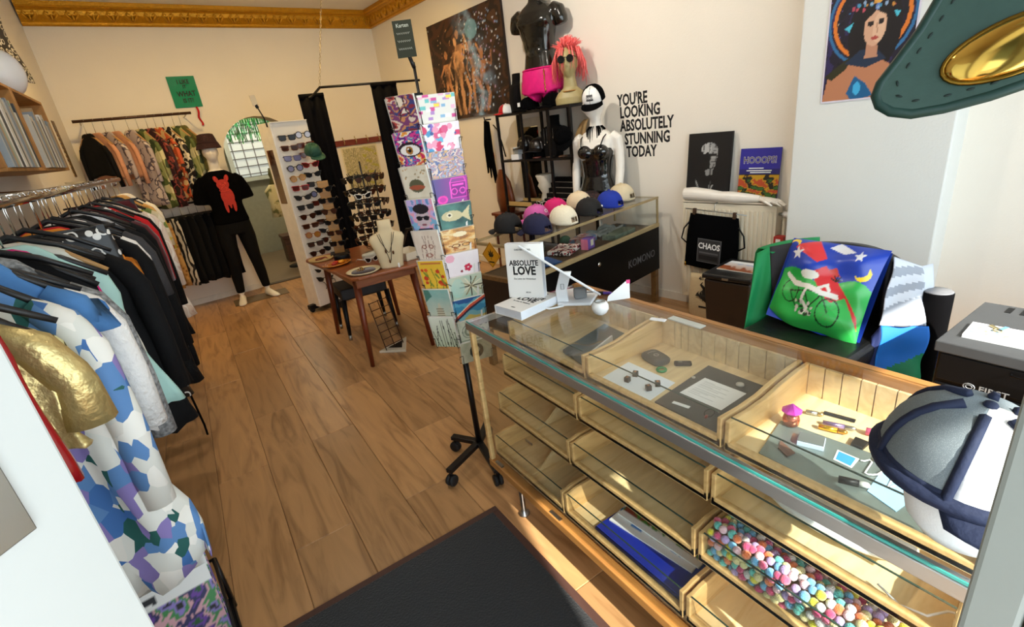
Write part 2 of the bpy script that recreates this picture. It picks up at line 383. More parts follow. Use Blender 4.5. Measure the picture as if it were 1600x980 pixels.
# gold cornice: extruded profile with leaf ornaments
gm = mat('gilded_plaster', 'c98f16', .38, .55, var=.25, scale=40, bump=.5, bscale=70)
prof = [(0, 0), (.02, 0), (.03, .012), (.03, .03), (.045, .05), (.075, .085), (.085, .12), (.10, .135), (.12, .14), (.13, .155), (.13, .19), (0, .19)]
def cornice(name, a, b, nrm, par=None):
    a, b, nrm = Vector(a), Vector(b), Vector(nrm); L = (b-a).length; t = (b-a)/L; mb = MB()
    mb.loft([[p+nrm*d+Vector((0, 0, 3.0+z)) for d, z in prof] for p in (a, b)], sm=False)
    o = struct(mb.build(name, gm, par)); n = int(L/.16)
    om = MB(); om.M = frame(Vector((0, 0, 3.062)), t, (0, 0, 1))
    for k in (-1, 1):
        om.tube([(k*.005, -.045, -.02), (k*.03, -.07, .0), (k*.05, -.075, .03), (k*.035, -.085, .05), (k*.018, -.08, .035)], [.010, .013, .011, .009, .006], 6)
    om.ell((0, -.065, .01), (.012, .014, .035), 7, 5)
    first = om.build('leaf_ornament', gm, o); first.location = a+t*.08
    for i in range(1, n):
        c = bpy.data.objects.new('leaf_ornament', first.data); COL.objects.link(c); c.parent = o; c.location = a+t*(.08+i*L/n)
    return o
cornice('trim_1', BW(-.79), cB, nB); cornice('trim_2', cB, RW(3.2), nR)
bs = mat('white_skirting', 'eee9de', .5)
mb = MB(); mb.M = frame((cB.x, cB.y, 0), dB, (0, 0, 1)); mb.box((-2.93, -.008, .035), (1.3, .016, .07)); mb.box((-.62, -.008, .035), (1.2, .016, .07)); struct(mb.build('baseboard_back', bs, bev=.003))
mb = MB(); mb.M = frame((cB.x, cB.y, 0), dR, (0, 0, 1)); mb.box((-2.6, .01, .035), (5.2, .018, .07)); struct(mb.build('baseboard_right', bs))
# threshold bar of the archway
struct(box('trim_3', (ac+.0, 7.08, .004), (.95, .09, .012), mat('dark_threshold', '4a3a2a', .5), bev=.003))
# ================================================================ back room seen through the arch
brm = mat('back_room_wall', '9c9a86', .85)
mb = MB(); mb.box((1.2, 9.6, 1.5), (4, .1, 3)); mb.box((-.45, 8.5, 1.5), (.1, 2.3, 3)); mb.box((2.9, 8.5, 1.5), (.1, 2.3, 3)); struct(mb.build('wall_back_room', brm))
struct(box('ceiling_back_room', (1.2, 8.5, 2.75), (3.4, 2.4, .06), brm)); struct(box('floor_back_room', (1.2, 8.45, -.008), (3.6, 2.7, .03), mat('grey_back_room_floor', '8a7860', .4)))
wn = struct(box('window_2', (1.18, 9.53, 1.72), (.72, .012, .84), mat('daylit_pane', 'dfe6e2', .3, var=0, emit=.22)))
mb = MB()
for i in range(5): mb.box((.86+i*.16, 9.50, 1.72), (.014, .014, .84))
for i in range(7): mb.box((1.18, 9.50, 1.34+i*.127), (.72, .014, .014))
mb.build('window_bars', mat('grey_bars', '77776f', .5), wn)
mb = MB(); mb.box((.79, 9.51, 1.72), (.07, .05, .94)); mb.box((1.57, 9.51, 1.72), (.07, .05, .94)); mb.box((1.18, 9.51, 2.17), (.86, .05, .07)); mb.box((1.18, 9.5, 1.26), (.9, .08, .06)); mb.build('window_frame', mat('pale_green_frame', 'c9cfc4', .5), wn)
foil = mat('green_foil', '4faa5a', .2, .7, var=.5, scale=30)
aw = mat('unseen_awning_canvas', '5c6a66', .8)
for n_, za, xa, xb in (('trim_4', 2.50, .22, 2.35), ('trim_5', 1.98, -2.0, .22), ('trim_7', 1.98, 2.35, 5.0)):  # unseen awning; lower end sections added to block sun at doorway and recess
    struct(MB().prism([(-.2, 2.9), (-1.35, za), (-1.35, za-.15), (-1.37, za-.15), (-1.37, za+.02), (-.2, 2.94)], xa, xb, 'x').build(n_, aw))
for i, x in enumerate((.22, 2.35)): struct(MB().prism([(-.2, 2.92), (-1.37, 2.52), (-1.37, 1.83)], x-.006, x+.006, 'x').build('trim_%d' % (8+i), aw))  # unseen side cheeks added to stop sun slipping between the awning sections
struct(box('ground_outside', (1.5, -4.2, -.03), (14, 8, .04), mat('pavement_grey', '8f8d88', .9)))
mb = MB(); R = random.Random(3)
for i in range(60):
    x = .52+i*.0155; l = R.uniform(.16, .32); yy = 7.45+R.uniform(-.012, .012)
    mb.grid(lambda u, v, x=x, l=l, yy=yy, p=R.random()*6: (x+u*.012+.006*math.sin(v*5+p), yy+.01*math.sin(v*7+p), 2.08-v*l), 1, 5)
o = mb.build('foil_fringe', foil); tag(o, 'shiny green foil fringe hanging in the top of the archway', 'decoration', kind='stuff')
# ================================================================ SHOP COUNTER with stepped drawers
beech = wood('beech_wood', 'd9b377', 'bf9357', (1.5, 10, 10), .42, 3, coat=.15); beechl = wood('light_beech', 'e6cc9a', 'd6b47c', (1.5, 8, 8), .45, 3)
oakd = wood('oak_rail', 'a9743a', '87562a', (8, 1, 8), .42, 3)
X0, X1, Y0, Y1, ZT = .752, 1.312, 1.598, .09, .90
ct = thing('shop_counter', 'long beech and glass shop counter with stepped open-front drawers', 'counter', ((X0+X1)/2, (Y0+Y1)/2, 0))
O = Vector((-(X0+X1)/2, -(Y0+Y1)/2, 0))
def CP(mb, name, m, **k):
    o = mb.build(name, m, ct, **k); o.location = O; return o
ym = (Y0+Y1)/2; LY = Y0-Y1
mb = MB(); mb.box((X0+.02, ym, .245), (.04, LY, .035)); mb.box((X1-.02, ym, .245), (.04, LY, .035)); mb.box(((X0+X1)/2, Y0-.018, .245), (X1-X0-.08, .036, .035)); mb.box(((X0+X1)/2, Y1+.018, .245), (X1-X0-.08, .036, .035)); CP(mb, 'base_frame', oakd, bev=.004)
CP(MB().box(((X0+X1)/2, ym, .25), (X1-X0-.08, LY-.07, .012)), 'bottom_board', beechl)
for x, y in ((X0+.013, Y0-.013), (X0+.013, Y1+.013)): CP(MB().box((x, y, .573), (.02, .02, .62)), 'front_post', beech, bev=.003)
for x, y in ((X1-.02, Y0-.016), (X1-.02, Y1+.016)): CP(MB().box((x, y, .573), (.036, .03, .62)), 'rear_post', oakd, bev=.003)
CP(MB().box((X1-.014, ym, .57), (.016, LY-.06, .62)), 'back_panel', beechl)
CP(MB().box((X1-.014, ym, .887), (.034, LY, .036)), 'back_rail', oakd, bev=.003)
alu = mat('satin_aluminium', 'b9bcbd', .36, .9, var=.04)
mb = MB(); mb.box((X0+.006, ym, .884), (.022, LY+.004, .03)); CP(mb, 'front_trim', alu, bev=.002).__setitem__('label', 'satin aluminium edge strip')
mb = MB(); mb.box(((X0+X1)/2-.01, Y0-.004, .887), (X1-X0-.03, .014, .026)); CP(mb, 'end_trim', alu, bev=.002)
CP(MB().box(((X0+X1)/2-.012, ym, .902), (X1-X0-.02, LY-.004, .006)), 'top_glass', GLASS)
gedge = mat('green_glass_edge', '3fa39a', .15, var=0)
CP(MB().box((X0-.0015, ym, .9025), (.003, LY-.01, .005)), 'glass_edge', gedge)
CP(MB().box((X0+.012, ym, .57), (.004, LY-.05, .60)), 'front_glass', GLASS)
CP(MB().box(((X0+X1)/2, Y0-.012, .57), (X1-X0-.07, .004, .60)), 'end_glass', GLASS)
for x, y in ((.82, 1.478), (1.25, 1.478), (.82, .22), (1.25, .22)):
    mb = MB(); mb.lathe([(.024, 0), (.026, .006), (.016, .014), (.011, .03), (.012, .18), (.02, .2), (.02, .232)], 14, (x, y, 0)); CP(mb, 'leg', STEEL)
rows = [(.92, .77, .095), (.872, .63, .095), (.826, .472, .095), (.78, .285, .095)]
cols = [(1.575, 1.118), (1.108, .614), (.604, .12)]
XB = 1.282
def drawer(r, c):
    xf, zb, hh = rows[r]; ya, yb = cols[c]; d = thing('drawer', '', ''); del d['label']; del d['category']
    d.parent = ct; d.location = O+Vector((xf, (ya+yb)/2, zb)); W = ya-yb; D = XB-xf
    box('tray_floor', (D/2, 0, .009), (D, W-.004, .012), beechl, d)
    if r == 0: pr = [(0, 0), (D, 0), (D, .108), (D-.06, .107), (D*.62, .098), (D*.42, .085), (D*.22, .082), (0, .085)]
    else: pr = [(0, 0), (D, 0), (D, .10), (.05, .10), (.02, hh), (0, hh)]
    for sgn in (-1, 1):
        y = sgn*(W/2-.006); mb = MB()
        mb.prism(pr, y-.006, y+.006, 'y'); mb.build('side_board', beech, d, bev=.002)
    box('front_lip', (.008, 0, .014), (.016, W, .026), beech, d, bev=.003)
    box('glass_front', (.007, 0, .058), (.004, W-.022, .075), GLASS, d)
    box('glass_edge', (.007, 0, .0965), (.0035, W-.024, .0025), mat('dark_glass_edge', '31453c', .2), d)
    if r == 0:
        mb = MB(); n = 11; R = random.Random(c); e = [-W/2+.012]
        for i in range(n): e.append(e[-1]+R.uniform(.6, 1.4))
        k = (W-.024)/(e[-1]-e[0]); e = [-W/2+.012+(q-e[0])*k for q in e]
        for p, q in zip(e, e[1:]): mb.box((D-.005, (p+q)/2, .06), (.009, q-p-.003, .094))
        mb.build('back_board', beechl, d)
    else: box('back_board', (D-.005, 0, .055), (.009, W-.024, .085), beechl, d)
    return d
for r in range(4):
    for c in range(3):
        d = drawer(r, c)
        if c == 0 and r >= 2:
            xf = rows[r][0]; D = XB-xf
            mb = MB(); mb.prism([(.02, .016), (D-.01, .016), (D-.01, .10), (.20, .10), (.16, .092), (.12, .065), (.08, .035), (.05, .024), (.02, .022)], -.008, .0, 'y'); mb.build('divider', beechl, d)
mb = MB()
mb.box((X0+.012, Y0-.07, .264), (.012, .05, .01)); mb.box((X0+.03, 1.3, .489), (.004, .04, .008)); mb.box((X0+.012, 1.15, .262), (.014, .06, .006))
CP(mb, 'door_bracket', STEEL)
CP(MB().box((X1-.05, .985, .898), (.03, .13, .004)), 'lock_rail', mat('frosted_strip', 'cfd2cc', .4))
# ================================================================ door mat
mt = thing('door_mat', 'black ribbed entrance mat with brown rubber edge on the oak floor', 'mat', (.27, 1.0, 0))
mb = MB(); mb.prism([(-.475+.03, -.66+.03), (.475-.03, -.66+.03), (.475-.03, .60-.03), (-.475+.03, .60-.03)], .001, .009); mb.build('pile', mat('charcoal_mat_pile', '16191b', .95, var=.3, scale=140, bump=.5, sheen=.3), mt, bev=.003)
mb = MB()
for a, b, c, d in ((0, -.645, .95, .03), (0, .585, .95, .03), (-.46, -.03, .03, 1.2), (.46, -.03, .03, 1.2)): mb.box((a, b, .0035), (c, d, .006))
mb.build('rubber_edge', mat('brown_rubber', '4a2f26', .7), mt, bev=.002)
# ================================================================ ceiling spotlights of the shop (the light sources of the room)
def spot(x, y, e, col, aim):
    t = thing('ceiling_spotlight', 'black ceiling spotlight on the white ceiling', 'lamp', (x, y, CEIL), group='ceiling spotlights')
    aim = Vector(aim).normalized(); q = Vector((0, 0, 1)).rotation_difference(aim).to_matrix().to_4x4()
    mb = MB(); mb.lathe([(.05, 0), (.05, -.02), (.012, -.024), (.012, -.09)], 14); mb.build('mount', BLACK, t)
    mb = MB(); mb.M = Matrix.Translation((0, 0, -.13)) @ q; mb.lathe([(.02, -.07), (.05, -.065), (.055, .05), (.048, .05), (.046, .03)], 16); mb.build('lamp_head', BLACK, t)
    mb = MB(); mb.M = Matrix.Translation((0, 0, -.13)) @ q; mb.lathe([(.001, .042), (.045, .042), (.045, .038), (.001, .038)], 16); mb.build('bulb', mat('lamp_glow', 'ffe2b0', .3, var=0, emit=12), t)
    lamp(Vector((x, y, CEIL-.13))+aim*.07, e, col, .05, aim, math.radians(150), 1)
WARM = (1, .66, .22); WH = (1, .92, .80)
SPOTS = [(-.1, 5.0, 40, WARM, (.1, .6, -1)), (1.2, 5.0, 34, WARM, (.3, .7, -1)), (2.0, 4.9, 16, WARM, (.4, .5, -1)), (.2, 3.4, 25, WH, (.1, .2, -1)), (1.5, 3.2, 45, WH, (1, .15, -.9)), (1.6, 1.9, 25, WH, (.9, .1, -1)), (.6, 1.6, 12, WH, (0, .2, -1))]
for s_ in SPOTS: spot(*s_)
t = thing('added_globe', 'round globe lamp added to brighten the back room', 'lamp', (1.1, 8.4, 2.72)); MB().ell((0, 0, -.1), .1).build('globe', mat('lamp_glow', 'ffe2b0'), t); MB().lathe([(.05, .0), (.05, -.02)], 12).build('mount', BLACK, t)  # added lamp, only there to brighten the back room
bl = bpy.data.lights.new('back_room_fill', 'POINT'); bl.energy = 22; bl.color = (1, .9, .7); bl.shadow_soft_size = .1; o = bpy.data.objects.new('back_room_fill', bl); COL.objects.link(o); o.location = (1.1, 8.4, 2.45)  # fill light added below the globe to lift the back room
# ================================================================ things in and on the counter
def slab(name, label, cat, pts, z, h, m, group=None, bev=0, ctr=None):
    """flat thing from its footprint corners (world x,y)"""
    cx = sum(p[0] for p in pts)/len(pts); cy = sum(p[1] for p in pts)/len(pts)
    o = MB().prism([(p[0]-cx, p[1]-cy) for p in pts], 0, h).build(name, m, bev=bev); o.location = (cx, cy, z); return tag(o, label, cat, group)
ZF = .786
slab('paper_sheet', 'white printed paper sheet under four dark cubes in the glass counter', 'paper', [(1.079, 1.075), (.945, 1.06), (.938, .862), (1.075, .878)], ZF, .0012, mat('cool_white_paper', 'e9eff6', .8, var=.03, scale=40))
bt = slab('display_board', 'charcoal display board lying in the middle counter tray', 'board', [(1.225, .87), (.945, .845), (.943, .632), (1.225, .632)], ZF, .006, mat('charcoal_board', '3a3d3c', .6, var=.1), bev=.001)
pc = Paint(60, 44, 'eef0ee')
for i in range(12): pc.rect(.1, .85-i*.06, .35+.5*((i*7) % 10)/10, .87-i*.06, '9aa09c', k=.6)
wc = pc.mesh('price_card', .135, .12, mx=facing((1.092, .76, ZF+.0068), (.02, -1, 0), (1, .08, 0)) @ T((0, -.06, 0), (-PI/2, 0, 0))); tag(wc, 'white printed card lying on the charcoal display board', 'card')
R = random.Random(2)
cubem = mat('dark_bronze_cube', '423d3a', .35, .3)
for i, ((x, y), l) in enumerate(zip(((.981, .985), (1.024, .992), (1.024, .902), (.987, .905)), ('left front', 'left rear', 'right rear', 'right front'))):
    t = thing('small_cube', 'small dark cube with a copper top, %s of four on the paper' % l, 'cube', (x, y, ZF+.0013), .2+i*.3, 'small cubes on the paper sheet')
    box('body', (0, 0, .008), (.016, .016, .016), cubem, t, .001); box('top_mark', (0, 0, .0163), (.008, .006, .0006), mat('copper', 'b9825a', .3, .9), t)
t = thing('card_reader', 'rounded dark grey card reader at the back of the middle tray', 'reader', (1.15, 1.02, ZF), -.2)
mb = MB(); mb.loft([[(a*s*.033*(1 if abs(c) < .6 else .9), b*s*.05, z) for a, b, c in [(math.copysign(abs(math.cos(q))**.5, math.cos(q)), math.copysign(abs(math.sin(q))**.5, math.sin(q)), math.sin(q)) for q in [2*PI*k/20 for k in range(20)]]] for s, z in ((.92, 0), (1, .006), (1, .014), (.85, .02), (.5, .0215))]); mb.build('body', mat('dark_grey_plastic', '3c3b37', .5), t)
mb = MB(); mb.tube([(.016*math.cos(a), .02+.004*math.sin(a), .0212) for a in [PI*i/8 for i in range(9)]], .0012, 5); mb.tube([(.008*math.cos(a), -.004+.008*math.sin(a), .0216) for a in [2*PI*i/10 for i in range(10)]], .001, 5, closed=True); mb.build('emblem', mat('pale_print', 'b9b6a8', .6), t)
t = thing('car_key', 'flat black oblong key fob behind the charcoal board', 'key fob', (1.182, .935, ZF), .75)
mb = MB(); mb.box((0, 0, .006), (.022, .055, .012)); mb.build('body', BLACK, t, bev=.005, seg=3); box('button', (0, .008, .0125), (.01, .012, .001), mat('grey_button', '6c6a64', .5), t)
t = MB().tube([(.014*math.cos(a), .014*math.sin(a), .004) for a in [2*PI*i/20 for i in range(20)]], .004, 8, closed=True).build('green_ring', mat('green_enamel', '2f8f52', .3)); t.location = (1.107, .958, ZF); tag(t, 'small green enamel ring on the tray floor', 'ring')
t = MB().box((0, 0, .0006), (.012, .05, .0012)).build('name_label', PAPER); t.location = (.982, .782, ZF+.0062); t.rotation_euler = (0, 0, .18); tag(t, 'narrow white name label on the front of the charcoal board', 'label')
for x, y, r, l in ((1.182, .733, .012, 'pale stone disc at the rear of the charcoal board'), (1.129, .853, .006, 'tiny pale bead beside the white card')):
    t = MB().lathe([(r, 0), (r*.95, r*.4), (r*.4, r*.6)], 10).build('stone_bead', mat('pale_stone', 'c9c5b8', .4)); t.location = (x, y, ZF+.0062); tag(t, l, 'bead')
t = thing('pendant', 'dark bead pendant with a red drop near the board edge', 'pendant', (1.0, .704, ZF+.0064), .3)
MB().tube([(.02*math.cos(a), .012*math.sin(a), .0015) for a in [2*PI*i/16 for i in range(16)]], .0012, 5, closed=True).build('cord', BLKF, t); MB().ell((-.024, 0, .004), (.008, .004, .004)).build('drop', mat('red_drop', '8c2d24', .3), t)
# left tray
slab('tablet_case', 'slate grey tablet case in the left counter tray', 'case', [(1.24, 1.36), (.975, 1.30), (.95, 1.145), (1.22, 1.20)], ZF, .012, mat('slate_case', '4d5656', .6), bev=.003)
bagm = glass_mat('clear_plastic_bag', (.86, .88, .88), 2.2)
o = MB().grid(lambda u, v: (.96+u*.13, 1.14+v*.16, .803+.012*math.sin(u*7+v*3)*math.sin(v*6)+.012*u), 14, 14).build('plastic_bag', bagm); tag(o, 'crumpled clear plastic bag on the slate tablet case', 'bag')
t = MB().box((0, 0, .02), (.16, .006, .04), Matrix.Rotation(.3, 3, 'Z')).build('glass_strip', mat('frosted_strip', 'cfd2cc', .4)); t.location = (1.04, 1.165, .799); tag(t, 'narrow frosted acrylic strip leaning on the clear bag', 'strip')
# right tray
mir = mat('grey_mirror_sheet', '7d8a86', .25, .5, var=.25, scale=9)
slab('mirror_sheet', 'scratched grey mirror sheet in the right counter tray', 'sheet', [(1.1, .565), (.945, .53), (.937, .20), (1.13, .24)], ZF, .004, mir)
t = thing('perfume_bottle', 'round copper perfume bottle with a pink crystal stopper', 'bottle', (1.10, .54, ZF+.004))
MB().lathe([(.012, 0), (.018, .004), (.02, .018), (.017, .03), (.01, .034)], 16).build('flask', mat('copper_glass', 'b0664a', .15, .8), t)
mb = MB(); mb.lathe([(.008, .034), (.022, .039), (.024, .043), (.012, .053), (.003, .06)], 8, sm=False); mb.build('stopper', mat('pink_crystal', 'ee3fd0', .1, .2), t)
def capsule(name, label, cat, p, rz, L, r, m1, m2, z=ZF):
    t = thing(name, label, cat, (p[0], p[1], z+r), rz)
    mb = MB(); mb.tube([(-L/2, 0, 0), (L*.15, 0, 0)], r, 12); mb.build('body', m1, t)
    mb = MB(); mb.tube([(L*.15, 0, 0), (L*.42, 0, 0), (L*.5, 0, 0)], [r*.9, r*.85, r*.4], 12); mb.build('cap', m2, t); return t
capsule('lipstick', 'silver lipstick tube beside the pink stopper', 'lipstick', (1.185, .525), -1.2, .04, .006, STEEL, BRASS)
capsule('lipstick', 'yellow gold lipstick tube in the right tray', 'lipstick', (1.145, .462), -1.25, .06, .007, mat('yellow_gold', 'e3b62f', .2, .9), GOLD)
capsule('lipstick', 'lilac metal lipstick tube behind the yellow one', 'lipstick', (1.172, .46), -1.2, .07, .006, mat('lilac_metal', '9a86b8', .25, .8), STEEL)
capsule('lip_gloss', 'pink plastic lip gloss tube toward the cap', 'lip gloss', (1.195, .385), -1.3, .05, .009, mat('hot_pink_plastic', 'f0659a', .25), WHP)
capsule('marker_pen', 'short black marker pen lying on the mirror sheet', 'pen', (.985, .345), -1.15, .055, .0075, BLACK, mat('pen_tip', 'c9ccc9', .4), ZF+.004)
t = MB().box((0, 0, .003), (.012, .07, .006)).build('comb', BLACK, bev=.002); t.location = (1.215, .48, ZF); t.rotation_euler = (0, 0, .2); tag(t, 'small black comb at the back of the right tray', 'comb')
t = thing('cosmetic_box', 'small grey slide box with a blue edge on the mirror', 'box', (1.06, .47, ZF+.004), .35)
box('tray', (0, 0, .006), (.04, .055, .012), mat('ice_blue', 'b9cfe6', .3), t, .001); box('lid', (0, 0, .0135), (.038, .053, .003), mat('grey_lid', '5e6462', .3), t, .001)
slab('picture_card', 'tiny blue picture card with white border on the mirror', 'card', [(1.078, .42), (1.038, .41), (1.036, .372), (1.078, .375)], ZF+.0041, .001, PAPER)
slab('blue_print', 'blue sky print on the tiny white picture card', 'print', [(1.074, .415), (1.042, .407), (1.04, .376), (1.074, .38)], ZF+.0052, .0006, mat('sky_blue_print', '2f8fdc', .4))
slab('leather_tag', 'brown leather tag beside the grey slide box', 'tag', [(1.02, .52), (.99, .51), (.975, .48), (1.0, .475)], ZF+.0041, .003, mat('brown_leather', '6b4a3a', .6))
slab('film_card', 'pale blue glossy card toward the white head', 'card', [(1.09, .33), (.985, .32), (.965, .262), (1.07, .25)], ZF+.0041, .002, mat('pale_blue_gloss', '9fd0f2', .12, coat=.5))
slab('film_case', 'violet blue case behind the pale blue glossy card', 'case', [(1.15, .36), (1.09, .35), (1.08, .27), (1.14, .26)], ZF+.0041, .008, mat('violet_case', '6f77ad', .3))
slab('memory_box', 'small black box behind the blue picture card', 'box', [(1.15, .415), (1.115, .41), (1.115, .385), (1.15, .385)], ZF, .01, BLACK, bev=.002)
o = MB().tube([(1.06+.03*math.sin(i*.9)+.012*math.cos(i*2.3), .37-.006*i, ZF+.007) for i in range(14)], .0018, 6).build('white_cable', WHP); tag(o, 'thin white cable curled on the mirror sheet', 'cable')
# open lower trays
t = thing('document_folder', 'glossy dark blue folder in the lowest middle tray', 'folder', (.93, .8, .306), .0)
mb = MB(); mb.box((-.02, 0, .006), (.21, .36, .012)); mb.build('cover', mat('royal_blue_folder', '1a2f9c', .25, coat=.4), t, bev=.003)
box('spine_strip', (-.127, .0, .006), (.004, .36, .009), mat('navy_edge', '16205e', .4), t)
mags = [('f3f5f6', '3c7fc4', 'white magazine with blue dots on the blue folder'), ('4b8a33', '8a3b26', 'green and red magazine, topmost on the blue folder')]
for i, (c1, c2, l) in enumerate(mags):
    p = Paint(30, 44, c1); z = p.noise(3, 4, 5+i); p.put(z > .62, c2); p.put(z < .3, 'e9e6da'); p.rect(0, 0, .12, 1, 'f1f2f2')
    t = thing('magazine', l, 'magazine', (.97+i*.03, .83-i*.01, .319+i*.006), .12-i*.05)
    box('pages', (0, 0, .0025), (.2, .30, .005), PAPER, t); p.mesh('cover', .2, .30, t, mx=T((0, -.15, .0053), (-PI/2, 0, 0)))
# pompoms: every one a thing
PCOL = [('pink', 'e0587c'), ('yellow', 'e8dd2a'), ('turquoise', '5fc4b8'), ('white', 'e6e2de'), ('lilac', 'b79bd0'), ('orange', 'ea7a3a'), ('cream', 'e9dd9c'), ('sky blue', '6fb6e0'), ('magenta', 'cf3f70'), ('pale pink', 'ecc3c8')]
def pom_mesh(c):
    mb = MB(); mb.ell((0, 0, 0), .0105, 10, 7); o = mb.build('pompom', mat('fluffy_%s' % c[0].replace(' ', '_'), c[1], .95, var=.2, scale=200, bump=.6, bscale=500, sheen=.6)); o['label'] = '%s craft pompom in the heap behind the tray glass' % c[0]; o['category'] = 'pompom'; o['group'] = '%s pompoms in the counter tray' % c[0]; return o
poms = [pom_mesh(c) for c in PCOL]; used = [0]*len(poms); R = random.Random(11); spots = []
prof_ = [(.8445, .499+.0185*i) for i in range(5)]+[(.858+.0165*i, .585-.0035*i-(.012 if i > 4 else 0)) for i in range(8)]
for j, (x, z) in enumerate(prof_):
    for iy in range(22):
        y = .582-iy*.0188-(j % 2)*.0094
        zz = z-max(0, .42-y)*.06
        if y < .16 or (x > .92 and y < .44-(x-.92)*2 and j % 3 == 0) or (zz < .497): continue
        spots.append((x+R.uniform(0, .006), y+R.uniform(-.004, .004), zz+R.uniform(-.004, .004)))
for x, y, z in spots[:295]:
    k = R.randrange(len(poms)); o = poms[k]
    if used[k]: o = dup(o)
    used[k] += 1; o.location = (x, y, z); o.rotation_euler = (R.random()*6, R.random()*6, 0); s_ = R.uniform(.88, 1.1); o.scale = (s_, s_, s_)
slab('dark_pouch', 'shiny black pouch behind the pompoms', 'pouch', [(1.2, .57), (1.02, .57), (1.02, .2), (1.2, .2)], .489, .05, mat('shiny_black_pouch', '1c1d24', .2, coat=.5, bump=.4), bev=.012)
# crumpled white bag and cables in the right column, under the top tray
mb = MB(); mb.ell((0, 0, 0), (.07, .16, .03), 20, 10); o = mb.build('carrier_bag', mat('white_carrier_film', 'd5dad8', .35, var=.08, scale=9, bump=1, bscale=14)); o.location = (1.0, .38, .678); tag(o, 'crumpled white carrier bag in the tray below the right tray', 'bag')
o = MB().tube([(.90, .25, .66), (.89, .21, .65), (.90, .17, .653), (.93, .15, .66), (.92, .13, .68)], .0025, 6).build('white_cable', WHP); tag(o, 'white cable looping in the tray near the door post', 'cable')
# ---- on the counter top
ZC = .9052
bookc = mat('white_book_cover', 'f3f1ec', .5, var=.01)
def book(label, M, pn=1):
    t = thing('paperback_book', label, 'book', group='white paperbacks on the counter'); t.matrix_world = M
    W, H, D = .148, .215, .034         # local x right, z up, front cover at y = 0, pages behind
    mb = MB(); mb.box((0, .0008, H/2), (W, .0016, H)); mb.box((0, D-.0008, H/2), (W, .0016, H)); mb.box((-W/2+.0008, D/2, H/2), (.0016, D, H)); mb.build('cover', bookc, t)
    box('pages', (.001, D/2, H/2), (W-.005, D-.0034, H-.004), mat('book_pages', 'e8ecf2', .8), t)
    for s_, z, sz, b in (('KARSTEN MÜNKEL', .192, .0095, 0), ('ABSOLUTE', .139, .029, .028), ('LOVE', .108, .046, .036), ('Das Leben der Wirklichkeit', .077, .0095, 0), ('NEUN', .022, .0085, .006)):
        mb = MB(); mb.M = facing((0 if s_ != 'NEUN' else .01, -.0004, z), (1, 0, 0), (0, 0, 1)); mb.text(s_, sz, b, .86, .0003); mb.build('title' if b else 'lettering', INK, t)
    return t
book('white paperback lying flat on the counter glass', facing((.882, 1.497, ZC+.034), (.16, -1, 0), (1, .16, 0)) @ T((0, 0, 0), (-PI/2, 0, 0)))
book('white paperback standing upright on the lying one', frame((1.0, 1.535, ZC+.034), (.55, -.83, 0), (.05, .035, 1)))
# tablet on its stand
C = Vector((1.085, 1.42, 1.05)); av = Vector((-.13, .27, .165)).normalized(); bv = Vector((C.x, C.y, C.z-1.58)).normalized(); bv = (bv-av*bv.dot(av)).normalized(); nv = av.cross(bv)
t = thing('tablet_stand', 'white point-of-sale tablet stand behind the upright book', 'tablet', (1.14, 1.42, ZC))
tm = Matrix.Translation(-Vector((1.14, 1.42, ZC)))
mb = MB(); mb.M = tm @ Matrix(((av.x, bv.x, nv.x, C.x), (av.y, bv.y, nv.y, C.y), (av.z, bv.z, nv.z, C.z), (0, 0, 0, 1))); mb.box((0, .02, 0), (.33, .2, .009)); tb = mb.build('tablet', mat('white_tablet_shell', 'eceff1', .25, var=.01), t, bev=.004)
mb = MB(); mb.M = tm; mb.prism([(1.07, 1.43), (1.155, 1.335), (1.255, 1.40), (1.24, 1.52), (1.16, 1.56)], ZC, ZC+.012); mb.build('foot_plate', WHP, t, bev=.004)
ax = Vector((.5, -.35, .0)).normalized()
mb = MB(); q0, q1 = Vector((1.105, 1.44, ZC+.008)), Vector((1.10, 1.425, 1.0)); q2 = Vector((1.115, 1.40, 1.05)); sx = Vector((.57, -.62, 0)).normalized()*.022; sy = Vector((.62, .57, 0)).normalized()*.008
mb.M = tm; mb.loft([[q-sx-sy, q+sx-sy, q+sx+sy, q-sx+sy] for q in (q0, Vector((1.098, 1.435, .965)), Vector((1.118, 1.425, 1.035)))], sm=False); mb.build('support_arm', WHP, t, bev=.003)
mb = MB(); mb.M = tm; mb.box((1.165, 1.405, ZC+.035), (.05, .03, .045), Matrix.Rotation(-.5, 3, 'Z')); mb.build('reader_pocket', mat('mid_grey_plastic', '7b7c7c', .5), t, bev=.008)
mb = MB(); mb.M = tm @ facing((1.088, 1.414, .985), sx, (.12, -.06, 1)); mb.tube([(-.006, -.01, .0), (.006, -.01, 0), (.006, .01, 0), (-.006, .01, 0)], .0012, 5, closed=True); mb.build('port_mark', mat('grey_print', '55565a', .5), t)
o = MB().tube([(1.05, 1.50, ZC+.004), (1.02, 1.47, ZC+.003), (1.03, 1.43, ZC+.003), (1.08, 1.41, ZC+.004), (1.10, 1.43, ZC+.01)], .004, 7).build('power_cable', WHP); tag(o, 'white power cable at the foot of the tablet stand', 'cable')
t = thing('fidget_globe', 'small white open globe on the counter glass', 'globe', (1.12, 1.245, ZC))
MB().lathe([(.013, .0), (.024, .008), (.031, .022), (.03, .036), (.024, .047), (.019, .050), (.018, .046), (.024, .034), (.022, .02), (.01, .01)], 20, caps=False).build('bowl', mat('white_china', 'f4f4f2', .15, coat=.4), t)
MB().tube([(.018*math.cos(a), .018*math.sin(a), .05) for a in [2*PI*i/16 for i in range(16)]], .002, 6, closed=True).build('rim', STEEL, t)
